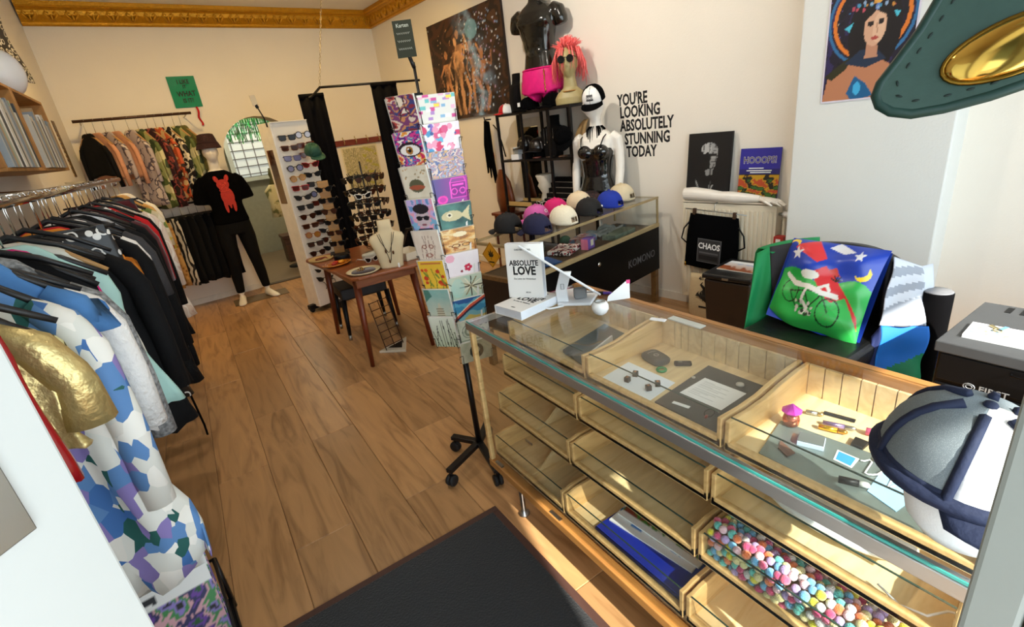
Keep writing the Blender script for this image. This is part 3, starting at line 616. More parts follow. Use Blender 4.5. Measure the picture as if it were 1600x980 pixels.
o = MB().box((0, 0, .002), (.022, .055, .003)).build('security_tag', WHP, bev=.002); o.location = (1.205, 1.055, ZC); o.rotation_euler = (0, 0, .35); tag(o, 'white plastic security tag on the glass near the back rail', 'tag')
capsule('marker_pen', 'purple capped pen behind the tablet stand', 'pen', (1.26, 1.40), -.9, .10, .007, BLACK, mat('purple_cap', '5a3aa0', .3), ZC)
t = thing('note_card', 'white folded card with a pink corner beside the counter rail', 'card', (1.265, 1.3, ZC), -.5)
mb = MB(); mb.prism([(-.045, 0), (.045, 0), (.045, .062), (.03, .07), (-.04, .02)], -.001, .001, 'y'); mb.build('card', PAPER, t); mb = MB(); mb.box((.04, 0, .068), (.014, .003, .014)); mb.build('corner', mat('pink_tab', 'ec4f8d', .5), t)
# ---- caps
def cap(name, label, M, front, back=None, brimc=None, group=None, mesh=False, logo=None, s=1.0, band=None, under=None, opening=True):
    back = back or front; brimc = brimc or front; t = thing(name, label, 'cap', group=group); t.matrix_world = M
    def P(a, v):      # a azimuth, v 0 rim .. 1 top
        r = .088*s*(1-v**2.6)**.5 if v < 1 else 0; k = 1+.018*abs(math.sin(3*a)); return (r*k*math.cos(a)*1.08, r*k*math.sin(a)*.96, v*.112*s + (.012*s*math.cos(a)*(1-v)))
    fr, bk = MB(), MB()
    for j in range(8):
        v0, v1 = j/8, min(.9995, (j+1)/8)
        for i in range(36):
            a0, a1 = 2*PI*i/36-PI, 2*PI*(i+1)/36-PI; m_ = fr if abs((a0+a1)/2) < PI/3 else bk
            if opening and abs((a0+a1)/2) > PI-.42 and j < 3: continue
            q = [m_.v(P(a0, v0)), m_.v(P(a1, v0)), m_.v(P(a1, v1)), m_.v(P(a0, v1))]; m_.f(q, True)
    for m_ in (fr, bk): bmesh.ops.remove_doubles(m_.bm, verts=m_.bm.verts, dist=1e-5)
    fr.build('front_panel', front, t, solid=.0022*s); bk.build('rear_panel', back, t, solid=.0022*s)
    mb = MB()
    def B(u, v):
        a = (u-.5)*2*1.12; r0 = .088*s; x0, y0 = r0*math.cos(a)*1.08, r0*math.sin(a)*.96; e = .072*s*math.cos(a*1.25)**.6 if abs(a*1.25) < PI/2 else 0
        x = x0+e*v; return (x, y0*(1+.10*v), .012*s*math.cos(a)-.014*s*v-.9*y0*y0/s*(.6+v)+.004)
    mb.grid(B, 18, 6); mb.build('brim', brimc, t, solid=.003*s)
    if opening: MB().grid(lambda u, v: Vector(P(PI-.5+u, .02+v*.10)), 8, 1).build('strap', brimc, t, solid=.002*s)
    MB().ell((0, 0, .113*s), (.008*s, .008*s, .005*s), 10, 6).build('button', band or back, t)
    mb = MB()
    for k in range(6):
        a = 2*PI*k/6+ (0 if not mesh else 0)
        mb.tube([Vector(P(a, v))*(1.012 if mesh else 1.004) for v in [i/8*.97 for i in range(9)]], (.0065 if mesh else .0016)*s, 5)
    if mesh: mb.tube([Vector(P(2*PI*i/36, .06))*1.0+Vector((0, 0, -.002)) for i in range(36)], .012*s, 6, closed=True)
    if mesh: q_ = MB(); q_.grid(lambda u, v: Vector(P(PI/3+u*(2*PI-2*PI/3), v*.2))*1.012, 30, 3); q_.build('rear_band', band or back, t, solid=.002*s)
    mb.build('seam_tape' if mesh else 'stitching', band or back, t)
    if logo: logo(t, P, s)
    return t
navy = mat('navy_cotton', '0f1b38', .8, var=.1, scale=90, bump=.2); wcap = mat('white_cotton', 'f3f3f1', .8, var=.02, scale=90, bump=.1)
mesh_m = pattern('grey_cap_mesh', 'voronoi', ((0, 'c9cfce'), (.3, '6d777c')), 900, .8, False)
def stand_head(name, label, cat, loc, rz, m, tilt=0):
    t = thing(name, label, cat, loc, rz); return t
t = thing('foam_head', 'white foam display head under the navy trucker cap', 'display head', (.842, .147, ZC), 0)
mb = MB(); mb.lathe([(.03, 0), (.05, .006), (.066, .03), (.073, .065), (.074, .1), (.07, .14), (.055, .175), (.03, .195), (.006, .2)], 28, sx=1, sy=1.08)
mb.ell((-.045, -.05, .08), (.014, .012, .02)); mb.ell((.0, -.079, .06), (.012, .012, .016)); mb.build('head', mat('white_foam', 'f2f3f3', .75, var=.02, bump=.1, bscale=300), t)
cm = Matrix.Translation((.838, .165, 1.022)) @ Euler((0, 0, -PI/2-.45)).to_matrix().to_4x4() @ Euler((.0, .16, 0)).to_matrix().to_4x4()
cap('trucker_cap', 'navy and white mesh trucker cap on the foam head', cm, wcap, mesh_m, navy, mesh=True, band=navy, s=1.1, opening=False)
# ================================================================ garments
def cloth(n, c, **k): return mat(n, c, k.pop('rough', .85), spec=k.pop('spec', .25), var=k.pop('var', .18), scale=k.pop('scale', 25), bump=k.pop('bump', .25), **k)
hook_m = CHROME; hang_b = mat('black_hanger', '141416', .45); hang_w = mat('wooden_hanger', 'b98a52', .45)
def garment(name, label, cat, loc, m, L=.7, w=.2, sleeve=.5, flare=0., rz=0, group=None, hanger=None, trim=None, folds=5, amp=.012, th=.024, kind='top', sr=1.0, seed=0, jag=0, open_front=None):
    R = random.Random(seed); t = thing(name, label, cat, loc, rz, group); ph = [R.random()*6 for _ in range(4)]
    mb = MB(); HD = .0 if 0 < loc[1] < 1.5 else .03
    mb.tube([(0, .0, -.095-HD), (0, 0, -.03), (.004, 0, .002), (.012, 0, .014), (.024, 0, .012), (.028, 0, .0)], .0022, 6); mb.build('hanger_hook', hook_m, t)
    mb = MB()
    if kind == 'top': mb.tube([(-w*.93, 0, -.212-HD), (-w*.5, 0, -.14-HD), (0, 0, -.095-HD), (w*.5, 0, -.14-HD), (w*.93, 0, -.212-HD)], [.008, .009, .01, .009, .008], 8)
    else: mb.tube([(-w, 0, -.10-HD), (0, 0, -.094-HD), (w, 0, -.10-HD)], .006, 8); mb.box((-w*.8, 0, -.112-HD), (.022, .016, .04)); mb.box((w*.8, 0, -.112-HD), (.022, .016, .04))
    mb.build('hanger', hanger or hang_b, t)
    if kind == 'top': lv = [(-.088, .045, .6), (-.10, .07, .8), (-.155, w*.6, .9), (-.218, w*.92, .8), (-.28, w*.95, 1.05), (-.38, w*.9, 1.2)]
    else: lv = [(-.10, w*.86, .5), (-.13, w*.88, .7), (-.2, w*.93, 1.0)]
    z0, w0 = lv[-1][0], lv[-1][1]
    for i in range(1, 8): q = i/7; lv.append((z0+(-L-z0)*q, w0+(w*(1+flare)-w0)*q, 1.25+.5*q))
    rings = []; n = 32; lv = [(z-HD, hw, tk) for z, hw, tk in lv]
    for z, hw, tk in lv:
        q = max(0, (z+.2)/(-L+.2)); ring = []
        for k in range(n):
            a = 2*PI*k/n; sx = math.cos(a); sg = math.copysign(abs(math.sin(a))**.7, math.sin(a))
            x = hw*sx; y = th*tk*sg + amp*q*(math.sin(folds*x/w*2.2+ph[0])+.6*math.sin(folds*x/w*3.9+ph[1]))*1.3
            zz = z + (jag*math.sin(k*5.3+ph[2]) if q > .98 else 0) + .012*q*math.sin(x/w*3+ph[3])
            ring.append((x*(1+.03*math.sin(z*17+ph[2])), y, zz))
        rings.append(ring)
    mb = MB(); mb.loft(rings)
    if kind == 'top' and sleeve:
        for s in (-1, 1):
            e = R.uniform(-.02, .02); pts = [(s*(w-.06), 0, -.19-HD), (s*(w-.02), .0, -.235-HD), (s*(w+.004), e*.3, -.30-HD), (s*(w+.010), e*.6, -.20-HD-sleeve*.6), (s*(w+.006), e, -.20-HD-sleeve)]
            mb.tube(pts, [q*sr for q in (.022, .034, .036, .034, .033 if sleeve > .3 else .042)], 12)
    b = mb.build('cloth_body', m, t)
    if trim:
        tm, wd = trim; mb = MB()
        mb.tube([(rings[j][24][0]+w*.05, min(p[1] for p in rings[j])-.004, rings[j][24][2]) for j in range(1, len(rings))], wd, 6); mb.build('front_trim', tm, t)
    return t
RX, RZ = -.45, 1.55
t = thing('garment_rail', 'long chrome clothes rail along the left wall', 'rail', (RX, 3.3, 0))
MB().tube([(0, -2.6, RZ), (0, 2.5, RZ)], .02, 12).build('rail', CHROME, t)
for y in (-2.3, .1, 2.4):
    MB().tube([(0, y, RZ), (-.2, y, RZ+.01), (-.41, y, RZ+.03)], .009, 8).build('wall_bracket', CHROME, t)
# fabrics
redv = mat('red_vinyl', '9d1018', .25, var=.15, coat=.4, bump=.3, scale=14)
goldf = mat('gold_lame', 'dcc88a', .42, .75, var=.15, bump=1.0, scale=24)
harle = pattern('blue_harlequin_print', 'cells', ((0, 'dfe0d8'), (.30, '5a86bb'), (.52, 'e6e3da'), (.62, '8779b5'), (.76, 'f0eee6'), (.86, '1f5a55'), (.93, '3f6fae')), 30, .75, True, (1, 1, .7))
lace = mat('white_lace', 'eceae6', .8, var=.05, bump=.8, scale=60); mel = pattern('grey_melange_knit', 'noise', ((.3, '4e4f50'), (.7, '9fa0a0')), 90, .9, False)
mint = cloth('mint_jersey', 'a9cfc6', var=.05); blk = cloth('black_wool', '08080a', var=.3); wht = cloth('white_cotton_cloth', 'e9e4d8', var=.04); pink = cloth('hot_pink_satin', 'cf1e78', rough=.4)
oran = cloth('orange_cloth', 'e08a2a'); dred = cloth('dark_red_velvet', '4e0d16', sheen=.5); red = cloth('bright_red_cloth', 'c21f24'); gwool = cloth('charcoal_wool', '3f3e40', scale=120)
crm = pattern('cream_pink_knit', 'wave', ((.3, 'e2cdb8'), (.6, 'd9b9a6'), (.8, 'eee2d2')), 9, .9, False); flo = pattern('yellow_floral_print', 'cells', ((0, 'd9c9a0'), (.3, '6b7d3a'), (.5, 'd6b93e'), (.65, '3a5a6d'), (.8, 'b5452e'), (.9, 'e8ddc0')), 22)
zig = pattern('black_white_sequins', 'voronoi', ((0, '0e0e10'), (.35, 'e8e6e0'), (.5, '141416')), 28, .4); navyc = cloth('navy_denim', '1e2c48'); sil = mat('silver_sequins', 'b9bcc4', .3, .8, var=.4, scale=90, bump=.5)
leo = pattern('leopard_print', 'voronoi', ((0, '1d130c'), (.28, 'a9793a'), (.6, 'c79a58')), 24, .8, False); yel = cloth('pale_yellow_cloth', 'e6d79a'); blue_s = cloth('sky_blue_cloth', '4f7fb5')
G = 'clothes on the left rail'
LR = [  # y, name, label, cat, material, L, w, sleeve, flare, kind, extra
 (.97, 'trousers', 'shiny red vinyl trousers at the near end of the rail', 'trousers', redv, .42, .19, 0, -.1, 'clip', {}),
 (1.12, 'jacket', 'metallic gold jacket beside the red vinyl trousers', 'jacket', goldf, .42, .165, .20, .0, 'top', {}),
 (1.21, 'top', 'pale yellow top behind the gold jacket', 'top', yel, .42, .15, .1, 0, 'top', {}),
 (1.33, 'shirt', 'blue and lilac harlequin print long shirt', 'shirt', harle, .92, .19, .5, .30, 'top', {'amp': .03}),
 (1.44, 'shirt', 'sky blue shirt tucked behind the harlequin print shirt', 'shirt', blue_s, .7, .18, .1, 0, 'top', {}),
 (1.55, 'blouse', 'white lace blouse with a scalloped hem', 'blouse', lace, .62, .20, .4, .05, 'top', {'jag': .012, 'amp': .02}),
 (1.64, 'sweater', 'grey melange knitted sweater beside the white blouse', 'sweater', mel, .56, .195, .45, 0, 'top', {}),
 (1.74, 'dress', 'black dress between the grey sweater and the mint dress', 'dress', blk, .6, .19, 0, .1, 'top', {}),
 (1.80, 'camisole', 'hot pink satin camisole behind the black dress', 'camisole', pink, .5, .19, 0, 0, 'top', {}),
 (1.88, 'dress', 'mint green jersey dress', 'dress', mint, .68, .205, 0, .2, 'top', {}),
 (2.0, 'jacket', 'white jacket with a black zip edge', 'jacket', wht, .68, .19, 0, 0, 'top', {'trim': (BLKF, .006)}),
 (2.10, 'cardigan', 'long black cardigan behind the white zip jacket', 'cardigan', blk, .84, .235, .5, .1, 'top', {'amp': .02}),
 (2.22, 'skirt', 'black and white patterned skirt under the black cardigan', 'skirt', zig, .80, .22, 0, .12, 'clip', {}),
 (2.33, 'blouse', 'orange blouse on a black hanger', 'blouse', oran, .45, .18, .1, 0, 'top', {}),
 (2.44, 'vest', 'bright red vest behind the orange blouse', 'vest', red, .58, .215, 0, 0, 'top', {}),
 (2.55, 'coat', 'black coat beside the bright red vest', 'coat', blk, .85, .22, .55, .05, 'top', {}),
 (2.70, 'blouse', 'pale blouse with white collar behind the black coat', 'blouse', lace, .55, .2, .4, 0, 'top', {}),
 (2.85, 'jacket', 'short charcoal wool jacket', 'jacket', gwool, .45, .235, .3, 0, 'top', {}),
 (2.98, 'coat', 'long black coat behind the charcoal jacket', 'coat', cloth('black_cloth_sparkle', '09090b', var=.5, scale=200), 1.0, .23, .6, .1, 'top', {}),
 (3.15, 'dress', 'silver sequin dress with black panels', 'dress', sil, .95, .2, 0, .1, 'top', {}),
 (3.3, 'coat', 'second long black coat, next to the silver dress', 'coat', blk, 1.05, .225, .55, .12, 'top', {}),
 (3.48, 'jacket', 'dark red velvet jacket', 'jacket', dred, .5, .225, .35, 0, 'top', {}),
 (3.62, 'dress', 'black lace dress behind the velvet jacket', 'dress', zig, .9, .2, 0, .1, 'top', {}),
 (3.76, 'blouse', 'red blouse on the far half of the rail', 'blouse', red, .62, .225, .4, 0, 'top', {}),
 (3.9, 'coat', 'black trench coat beside the red blouse', 'coat', blk, 1.02, .22, .6, .05, 'top', {}),
 (4.1, 'cardigan', 'long cream and pink knitted cardigan', 'cardigan', crm, .92, .24, .5, .1, 'top', {'amp': .018}),
 (4.22, 'scarf', 'dark red tasselled scarf hanging below the cream cardigan', 'scarf', dred, 1.0, .2, 0, .05, 'clip', {'jag': .03}),
 (4.4, 'shirt', 'yellow and green floral print shirt near the rail end', 'shirt', flo, .68, .25, .3, 0, 'top', {}),
 (4.58, 'dress', 'navy denim dress behind the floral shirt', 'dress', navyc, .9, .21, 0, .05, 'top', {}),
 (4.8, 'coat', 'black wool coat third from the far rail end', 'coat', blk, .95, .21, .5, 0, 'top', {}),
 (5.1, 'shirt', 'leopard print shirt second from the far rail end', 'shirt', leo, .7, .2, .4, 0, 'top', {}),
 (5.4, 'jacket', 'cream jacket at the far end of the rail', 'jacket', wht, .65, .2, .4, 0, 'top', {}),
]
for i, (y, n, l, c, m, L, w_, sl, fl_, kd, ex) in enumerate(LR):
    garment(n, l, c, (RX+.01*math.sin(i*2.1), y, RZ+.002), m, L, w_, sl, fl_, rz=.16*math.sin(i*1.7), group=G, kind=kd, seed=i, hanger=hang_w if i in (0, 10, 16) else None, **ex)
# spare hangers on the rail
for i, y in enumerate((1.18, 1.47, 1.69, 1.95, 2.16, 2.49, 2.62, 3.06, 3.4, 3.7, 4.0, 4.3)):
    t = thing('coat_hanger', 'empty black hanger on the left rail', 'hanger', (RX, y, RZ+.002), .12*math.sin(i*3), 'empty hangers on the left rail')
    MB().tube([(0, 0, -.095), (0, 0, -.03), (.004, 0, .002), (.012, 0, .014), (.024, 0, .012), (.028, 0, 0)], .0022, 6).build('hook', hook_m, t)
    MB().tube([(-.19, 0, -.205), (-.1, 0, -.14), (0, 0, -.095), (.1, 0, -.14), (.19, 0, -.205)], [.006, .008, .009, .008, .006], 8).build('shoulder_bar', hang_b, t)
o = MB().tube([(-.31, 3.25, .9), (-.30, 3.24, .6), (-.315, 3.26, .35), (-.305, 3.25, .12), (-.31, 3.27, .04)], .006, 6).build('fabric_belt', BLKF); tag(o, 'black cloth belt trailing from a coat nearly to the floor', 'belt')
# ---- rail of shirts on the back wall
t = thing('shirt_rail', 'dark bronze rail of shirts on the back wall', 'rail', BW(-.2, .3, 2.12), math.atan2(.0906, .9959))
brz = mat('dark_bronze', '4a3020', .4, .5)
MB().tube([(-.52, 0, 0), (.50, 0, 0)], .014, 10).build('rail', brz, t)
for x in (-.46, .46): MB().tube([(x, 0, 0), (x, .28, -.015)], .008, 8).build('wall_bracket', mat('white_bracket', 'e6dfd2', .5), t)
peach = cloth('peach_velour', 'd59a78'); camo = pattern('green_tropical_print', 'cells', ((0, 'a7a86a'), (.35, '5d6a34'), (.6, 'd9cf9f'), (.8, '3d4a2a')), 14); trop = pattern('orange_tropical_print', 'noise', ((0, 'd8b27a'), (.42, 'c9562a'), (.55, '2d2018'), (.62, 'e0c79a')), 10)
palm = pattern('black_palm_print', 'noise', ((0, '17130f'), (.45, 'e3d7ba'), (.56, '2a2018')), 12); lil = pattern('grey_lilac_floral', 'noise', ((0, 'b9a9a6'), (.5, '5f5560'), (.58, 'd8c9c0')), 12); ros = pattern('dark_rose_print', 'noise', ((0, '38191c'), (.5, 'a4483f'), (.58, '2a1c14')), 12); oli = cloth('olive_cloth', '6f6a3c')
BRS = [(-.44, blk, 'black velvet shirt, first on the back wall rail', .5), (-.36, peach, 'peach velour shirt beside the black velvet one', .55), (-.27, lil, 'grey lilac floral shirt behind the peach shirt', .5), (-.19, peach, 'pale peach shirt between two floral shirts', .55),
       (-.06, lil, 'grey and lilac print shirt in the middle of the rail', .85), (.03, camo, 'olive and cream print shirt', .9), (.12, ros, 'dark red rose print shirt', .9), (.20, trop, 'orange tropical print shirt', .85), (.28, palm, 'cream shirt with black palm print', .75), (.38, camo, 'green leafy print shirt at the rail end', .65), (.45, oli, 'olive shirt, last at the right rail end', .6)]
for i, (x, m, l, L) in enumerate(BRS):
    p = BW(-.2, .3, 2.12)+dB*(x*.92-.04)
    garment('shirt', l, 'shirt', p, m, L, .17, .42, .0, rz=-PI/2+.75, group='shirts on the back wall rail', hanger=hang_w, th=.013, amp=.004, sr=.62, seed=50+i)
# ---- lower rail with trousers
t = thing('trouser_rail', 'black trouser rail under the printed shirts', 'rail', BW(0.0, .26, 1.20), math.atan2(.0906, .9959))
MB().tube([(-.42, 0, 0), (.36, 0, 0)], .011, 10).build('rail', BLKM, t)
for x in (-.36, .3): MB().tube([(x, 0, 0), (x, .3, 0)], .008, 8).build('wall_bracket', BLKM, t)
zeb = pattern('zebra_print', 'wave', ((.45, '15110e'), (.5, 'cfc6b4')), 5)
TR = [(-.38, leo, 'leopard print trousers, first on the trouser rail'), (-.30, leo, 'second leopard print trousers, beside the first'), (-.22, zeb, 'zebra print trousers beside the leopard ones'), (-.14, blk, 'black trousers after the zebra print ones'), (-.06, blk, 'black trousers in the middle of the trouser rail'), (.02, blk, 'black trousers right of the middle of the trouser rail'), (.1, blk, 'black trousers, third from the mannequin'), (.18, blk, 'black trousers, second from the mannequin'), (.26, blk, 'black trousers nearest the mannequin')]
for i, (x, m, l) in enumerate(TR):
    p = BW(.05, .26, 1.20)+dB*(x-.10)
    garment('trousers', l, 'trousers', p, m, .86, .17, 0, -.1, rz=-PI/2+.8, group='trousers on the lower rail', kind='clip', th=.016, amp=.005, seed=70+i)
# ---- green acrylic sign
p = Paint(48, 54, '128a5e'); z = p.x*.25+p.y; p.put((z > .60) & (z < .66), 'bfe6c8', .75); p.put((z > .66) & (z < .70), '3fae84', .6)
c0 = BW(.345, .012, 2.20)
t = thing('acrylic_sign', 'glossy green acrylic sign with black lettering on the back wall', 'sign', c0)
t.matrix_world = frame(c0, (dB.x, dB.y, -.0), (0, 0, 1))
box('panel', (0, .004, .16), (.27, .006, .32), mat('green_acrylic', '128a5e', .12, coat=.6), t); 
for s_, z_, sz in (('I LIKE', .262, .062), ('IT', .212, .05), ('WHAT', .138, .075), ('IS IT?', .07, .062)):
    mb = MB(); mb.M = facing((.012, -.0002, z_), (1, 0, .02), (0, 0, 1)); mb.text(s_, sz, .022, .8, .0004); mb.build('lettering', INK, t)
o = MB().grid(lambda u, v: (BW(.40+.04*math.sin(v*9)*v*.4+.02*u, .03+.02*math.sin(v*6), 2.2-.2*v)), 2, 12).build('red_ribbon', red, solid=.002); tag(o, 'short red ribbon hanging from the green sign', 'ribbon')
# ---- crates with books on the left wall
pine = wood('knotty_pine', 'b8803f', '8f5d28', (6, 6, 1), .55, 2)
def crate(y0, y1, label):
    t = thing('wall_crate', label, 'crate', (-.71, (y0+y1)/2, 1.655), group='pine crates on the left wall'); w_ = (y1-y0)/2
    for nm, c, d in (('bottom_board', (0, 0, .008), (.24, 2*w_, .016)), ('top_board', (0, 0, .42), (.24, 2*w_, .016)), ('side_board', (0, -w_+.008, .214), (.24, .016, .396)), ('side_board', (0, w_-.008, .214), (.24, .016, .396)), ('back_board', (-.115, 0, .214), (.01, 2*w_-.04, .39))): box(nm, c, d, pine, t, .002)
    return t
crate(3.02, 3.78, 'nearer pine crate on the left wall above the clothes rail'); crate(3.80, 4.56, 'farther pine crate on the left wall full of records')
cols_ = ['c9c3b4', '8a8f94', '3c3f42', 'a7b0b5', 'd9d6cc', '565a55', 'b08c60', 'e2e0da', '77848c', '2d2b2a', 'c9b9a0', '9aa48f']
cname = ['cream', 'light grey', 'charcoal', 'pale blue', 'ivory', 'grey green', 'tan', 'white', 'slate', 'black', 'sand', 'sage']
k = 0
for y0, y1, wh in ((3.06, 3.74, 'nearer'), (3.84, 4.52, 'farther')):
    y = y0; i = 0
    R = random.Random(int(y0*10))
    while y < y1-.03 and i < 20:
        wd = R.uniform(.018, .034); h = R.uniform(.24, .33); c = (i*5+(3 if wh == 'nearer' else 0)) % 12; nth = 'first second third fourth fifth sixth seventh eighth ninth tenth eleventh twelfth thirteenth fourteenth fifteenth sixteenth seventeenth eighteenth nineteenth twentieth'.split()
        o = thing('record_book', '%s %s spined record, in the %s wall crate from the near end' % (nth[i], cname[c], wh), 'book', (-.66, y+wd/2, 1.671), 0, 'books in the wall crates')
        box('pages', (0, 0, h/2), (.17, wd*.8, h-.008), PAPER, o); box('cover', (-.002, 0, h/2), (.178, wd-.002, h), mat('book_cover_%d' % c, cols_[c], .5), o)
        y += wd+.002; i += 1
# white globe lamp and sequin scarf over the crates, carved panel by the corner
t = thing('globe_lamp', 'white globe lamp standing on the farther wall crate', 'lamp', (-.70, 4.40, 2.086)); MB().ell((0, 0, .15), (.12, .12, .14), 20, 12).build('globe', WHP, t); MB().lathe([(.05, 0), (.05, .02), (.02, .03)], 14).build('base', BLACK, t)
o = MB().grid(lambda u, v: (-.79+.08*u+.02*math.sin(v*8), 5.02+.28*u+.16*v+.03*math.sin(v*11), 3.05-v*.74), 8, 24).build('sequin_scarf', zig, solid=.004); tag(o, 'black and white sequin scarf hanging above the wall crates', 'scarf')
p = Paint(16, 60, '3a2413'); z = p.noise(6, 14, 4); p.put(z > .55, '8a6a36'); p.put(z > .75, 'c9ad78')
o = p.mesh('carved_panel', .12, .5, mx=frame((-.795, 6.35, 1.62), (0, 1, -.0), (0, .12, 1))); tag(o, 'narrow dark carved panel on the left wall by the corner', 'panel'); o.modifiers.new('s', 'SOLIDIFY').thickness = .012
# ---- printed boards in a black crate on the floor at the near left
t = thing('poster_bin', 'black floor bin for posters at the foot of the clothes rail', 'bin', (-.42, 1.62, 0), .1)
for x, y in ((-.14, -.19), (.14, -.19), (.14, .19), (-.14, .19)): MB().tube([(x, y, 0), (x, y, .24)], .009, 7).build('leg', BLKM, t)
for z in (.04, .24): MB().tube([(-.14, -.19, z), (.14, -.19, z), (.14, .19, z), (-.14, .19, z)], .007, 6, closed=True).build('rim', BLKM, t)
box('base_board', (0, 0, .045), (.27, .37, .006), BLACK, t)
for i, (c, l) in enumerate((('e8e4da', 'white backed comic print with a barcode, rearmost in the floor bin'), ('2c6a38', 'purple and green comic print, front of the floor bin'), ('2f3e78', 'blue comic print between the other two in the bin'))):
    p = Paint(40, 52, c); p.bands(p.noise(2, 3, 20+i, .5), ['1f5a2c', '6a3fa0', '2c2a5c', 'd8a6b0', '3f8a4a', '8f7fc9', '101418']); p.rect(0, .82, 1, 1, 'eef0ee'); p.rect(.1, .86, .4, .95, '22252a'); p.rect(.14, .86, .36, .88, 'f4f4f2')
    o = thing('comic_print', l, 'print', (0, 0, 0), group='prints in the floor bin'); o.matrix_world = Matrix.Translation((-.42, 1.62, .05)) @ Euler((0, 0, .1)).to_matrix().to_4x4() @ frame((.0, (.06, -.10, -.02)[i], .002), (1, 0, 0), (0, .5, 1))
    p.mesh('print', .25, .33, o); box('board', (0, .003, .165), (.25, .004, .33), PAPER, o)
# ================================================================ mannequin, sunglasses, fitting room, table
def head_geo(mb, M, rx=.074, ry=.094, rz=.122, n=32, m=26, face=1.0):
    """egg head with a face toward local -y, chin at z=-rz"""
    g = lambda d, s_: math.exp(-(d/s_)**2)
    rings = []
    for j in range(m+1):
        a = PI*min(max(j, .03), m-.03)/m; z = -math.cos(a); ring = []
        for k in range(n):
            b = 2*PI*k/n; x, y = math.sin(a)*math.sin(b), -math.sin(a)*math.cos(b)
            low = max(0, -z-.1); X = x*(1-.30*low); Y = y*(1-.45*low if y > 0 else 1-.06*low); Zz = z
            if y < 0:
                f_ = face*max(0, -y)**.5
                Y -= f_*(.20*g(x, .11)*g(z+.16, .17)*(1 if z < .1 else .4)+.07*g(x, .08)*g(z-.06, .18)+.05*g(z-.2, .08)*g(x, .5)-.09*(g(x-.33, .15)+g(x+.33, .15))*g(z-.06, .10)+.06*g(x, .2)*g(z+.47, .05)+.05*g(x, .19)*g(z+.56, .05)-.03*g(x, .22)*g(z+.515, .02)+.07*g(x, .25)*g(z+.82, .14)+.03*(g(x-.45, .18)+g(x+.45, .18))*g(z+.2, .18))
            X *= 1+.0*z
            ring.append(M @ Vector((X*rx, Y*ry, Zz*rz)))
        rings.append(ring)
    mb.loft(rings)
    for s_ in (-1, 1): mb.loft([[M @ Vector((s_*(rx*.93+d), .012+e*.014*math.cos(q)-.004*e, -.012+e*.03*math.sin(q))) for q in [2*PI*i/12 for i in range(12)]] for d, e in ((-.008, .8), (.004, 1), (.010, .9), (.008, .5))])
def rings_z(mb, rows, n=28, ex=.85):
    """rows: (z, cx, cy, rx, ry) superellipse sections"""
    R = []
    for z, cx, cy, rx, ry in rows:
        R.append([(cx+rx*math.copysign(abs(math.cos(q))**ex, math.cos(q)), cy+ry*math.copysign(abs(math.sin(q))**ex, math.sin(q)), z) for q in [2*PI*k/n for k in range(n)]])
    mb.loft(R)
def remesh(o, vox=.012, sm=4):
    q = o.modifiers.new('remesh', 'REMESH'); q.mode = 'VOXEL'; q.voxel_size = vox; q.use_smooth_shade = True
    if sm: q = o.modifiers.new('smooth', 'SMOOTH'); q.iterations = sm; q.factor = .5
    return o
def foot(mb, x, y, rz, m_=None):
    c, s = math.cos(rz), math.sin(rz); P = lambda a, b, z: (x+a*c-b*s, y+a*s+b*c, z)
    mb.loft([[P(w_*math.cos(q)*1, yy, max(.004, zc+h*math.sin(q))) for q in [2*PI*k/14 for k in range(14)]] for yy, w_, h, zc in ((.075, .012, .02, .03), (.06, .03, .038, .035), (.02, .036, .06, .045), (-.04, .038, .05, .03), (-.10, .046, .035, .02), (-.15, .044, .024, .015), (-.185, .03, .014, .01), (-.195, .006, .006, .008))])
# ---- male mannequin by the archway
t = thing('mannequin', 'white mannequin in black dog print tee and leggings before the archway', 'mannequin', (.37, 6.5, 0), .12)
mb = MB()
rings_z(mb, [(.86, 0, 0, .15, .10), (.95, 0, 0, .165, .115), (1.02, 0, 0, .15, .10), (1.12, 0, .0, .135, .088), (1.25, 0, .0, .155, .105), (1.36, 0, .005, .175, .11), (1.44, 0, .012, .165, .085), (1.49, 0, .02, .10, .06), (1.515, 0, .018, .058, .05), (1.56, 0, .01, .053, .053), (1.62, 0, 0, .055, .06)])
for s in (-1, 1):
    mb.tube([(s*.085, 0, .93), (s*.105, -.005, .75), (s*.115, -.01, .5), (s*.125, 0, .42), (s*.135, .01, .3), (s*.145, .015, .1)], [.088, .082, .058, .055, .052, .034], 16); foot(mb, s*.15, .0, s*.28)
    mb.tube([(s*.16, .01, 1.41), (s*.2, .015, 1.34), (s*.215, .02, 1.22)], [.055, .052, .045], 14)
head_geo(mb, Matrix.Translation((0, -.02, 1.70)) @ Euler((.05, 0, -.15)).to_matrix().to_4x4(), face=.8)
remesh(mb.build('body', SKINW, t), .010, 3)
mb = MB()
rings_z(mb, [(.93, 0, 0, .178, .128), (.95, 0, 0, .182, .132), (1.02, 0, 0, .17, .118), (1.12, 0, 0, .16, .108), (1.25, 0, 0, .175, .12), (1.36, 0, .005, .19, .122), (1.44, 0, .012, .175, .096), (1.49, 0, .02, .105, .07), (1.505, 0, .02, .075, .062)])
for s in (-1, 1): mb.tube([(s*.14, .01, 1.42), (s*.19, .012, 1.37), (s*.225, .018, 1.27), (s*.24, .02, 1.17)], [.06, .068, .07, .072], 14)
remesh(mb.build('t_shirt', BLKF, t), .011, 3)
mb = MB(); rings_z(mb, [(.80, 0, 0, .15, .11), (.88, 0, 0, .172, .12), (.96, 0, 0, .172, .122), (.99, 0, 0, .16, .11)])
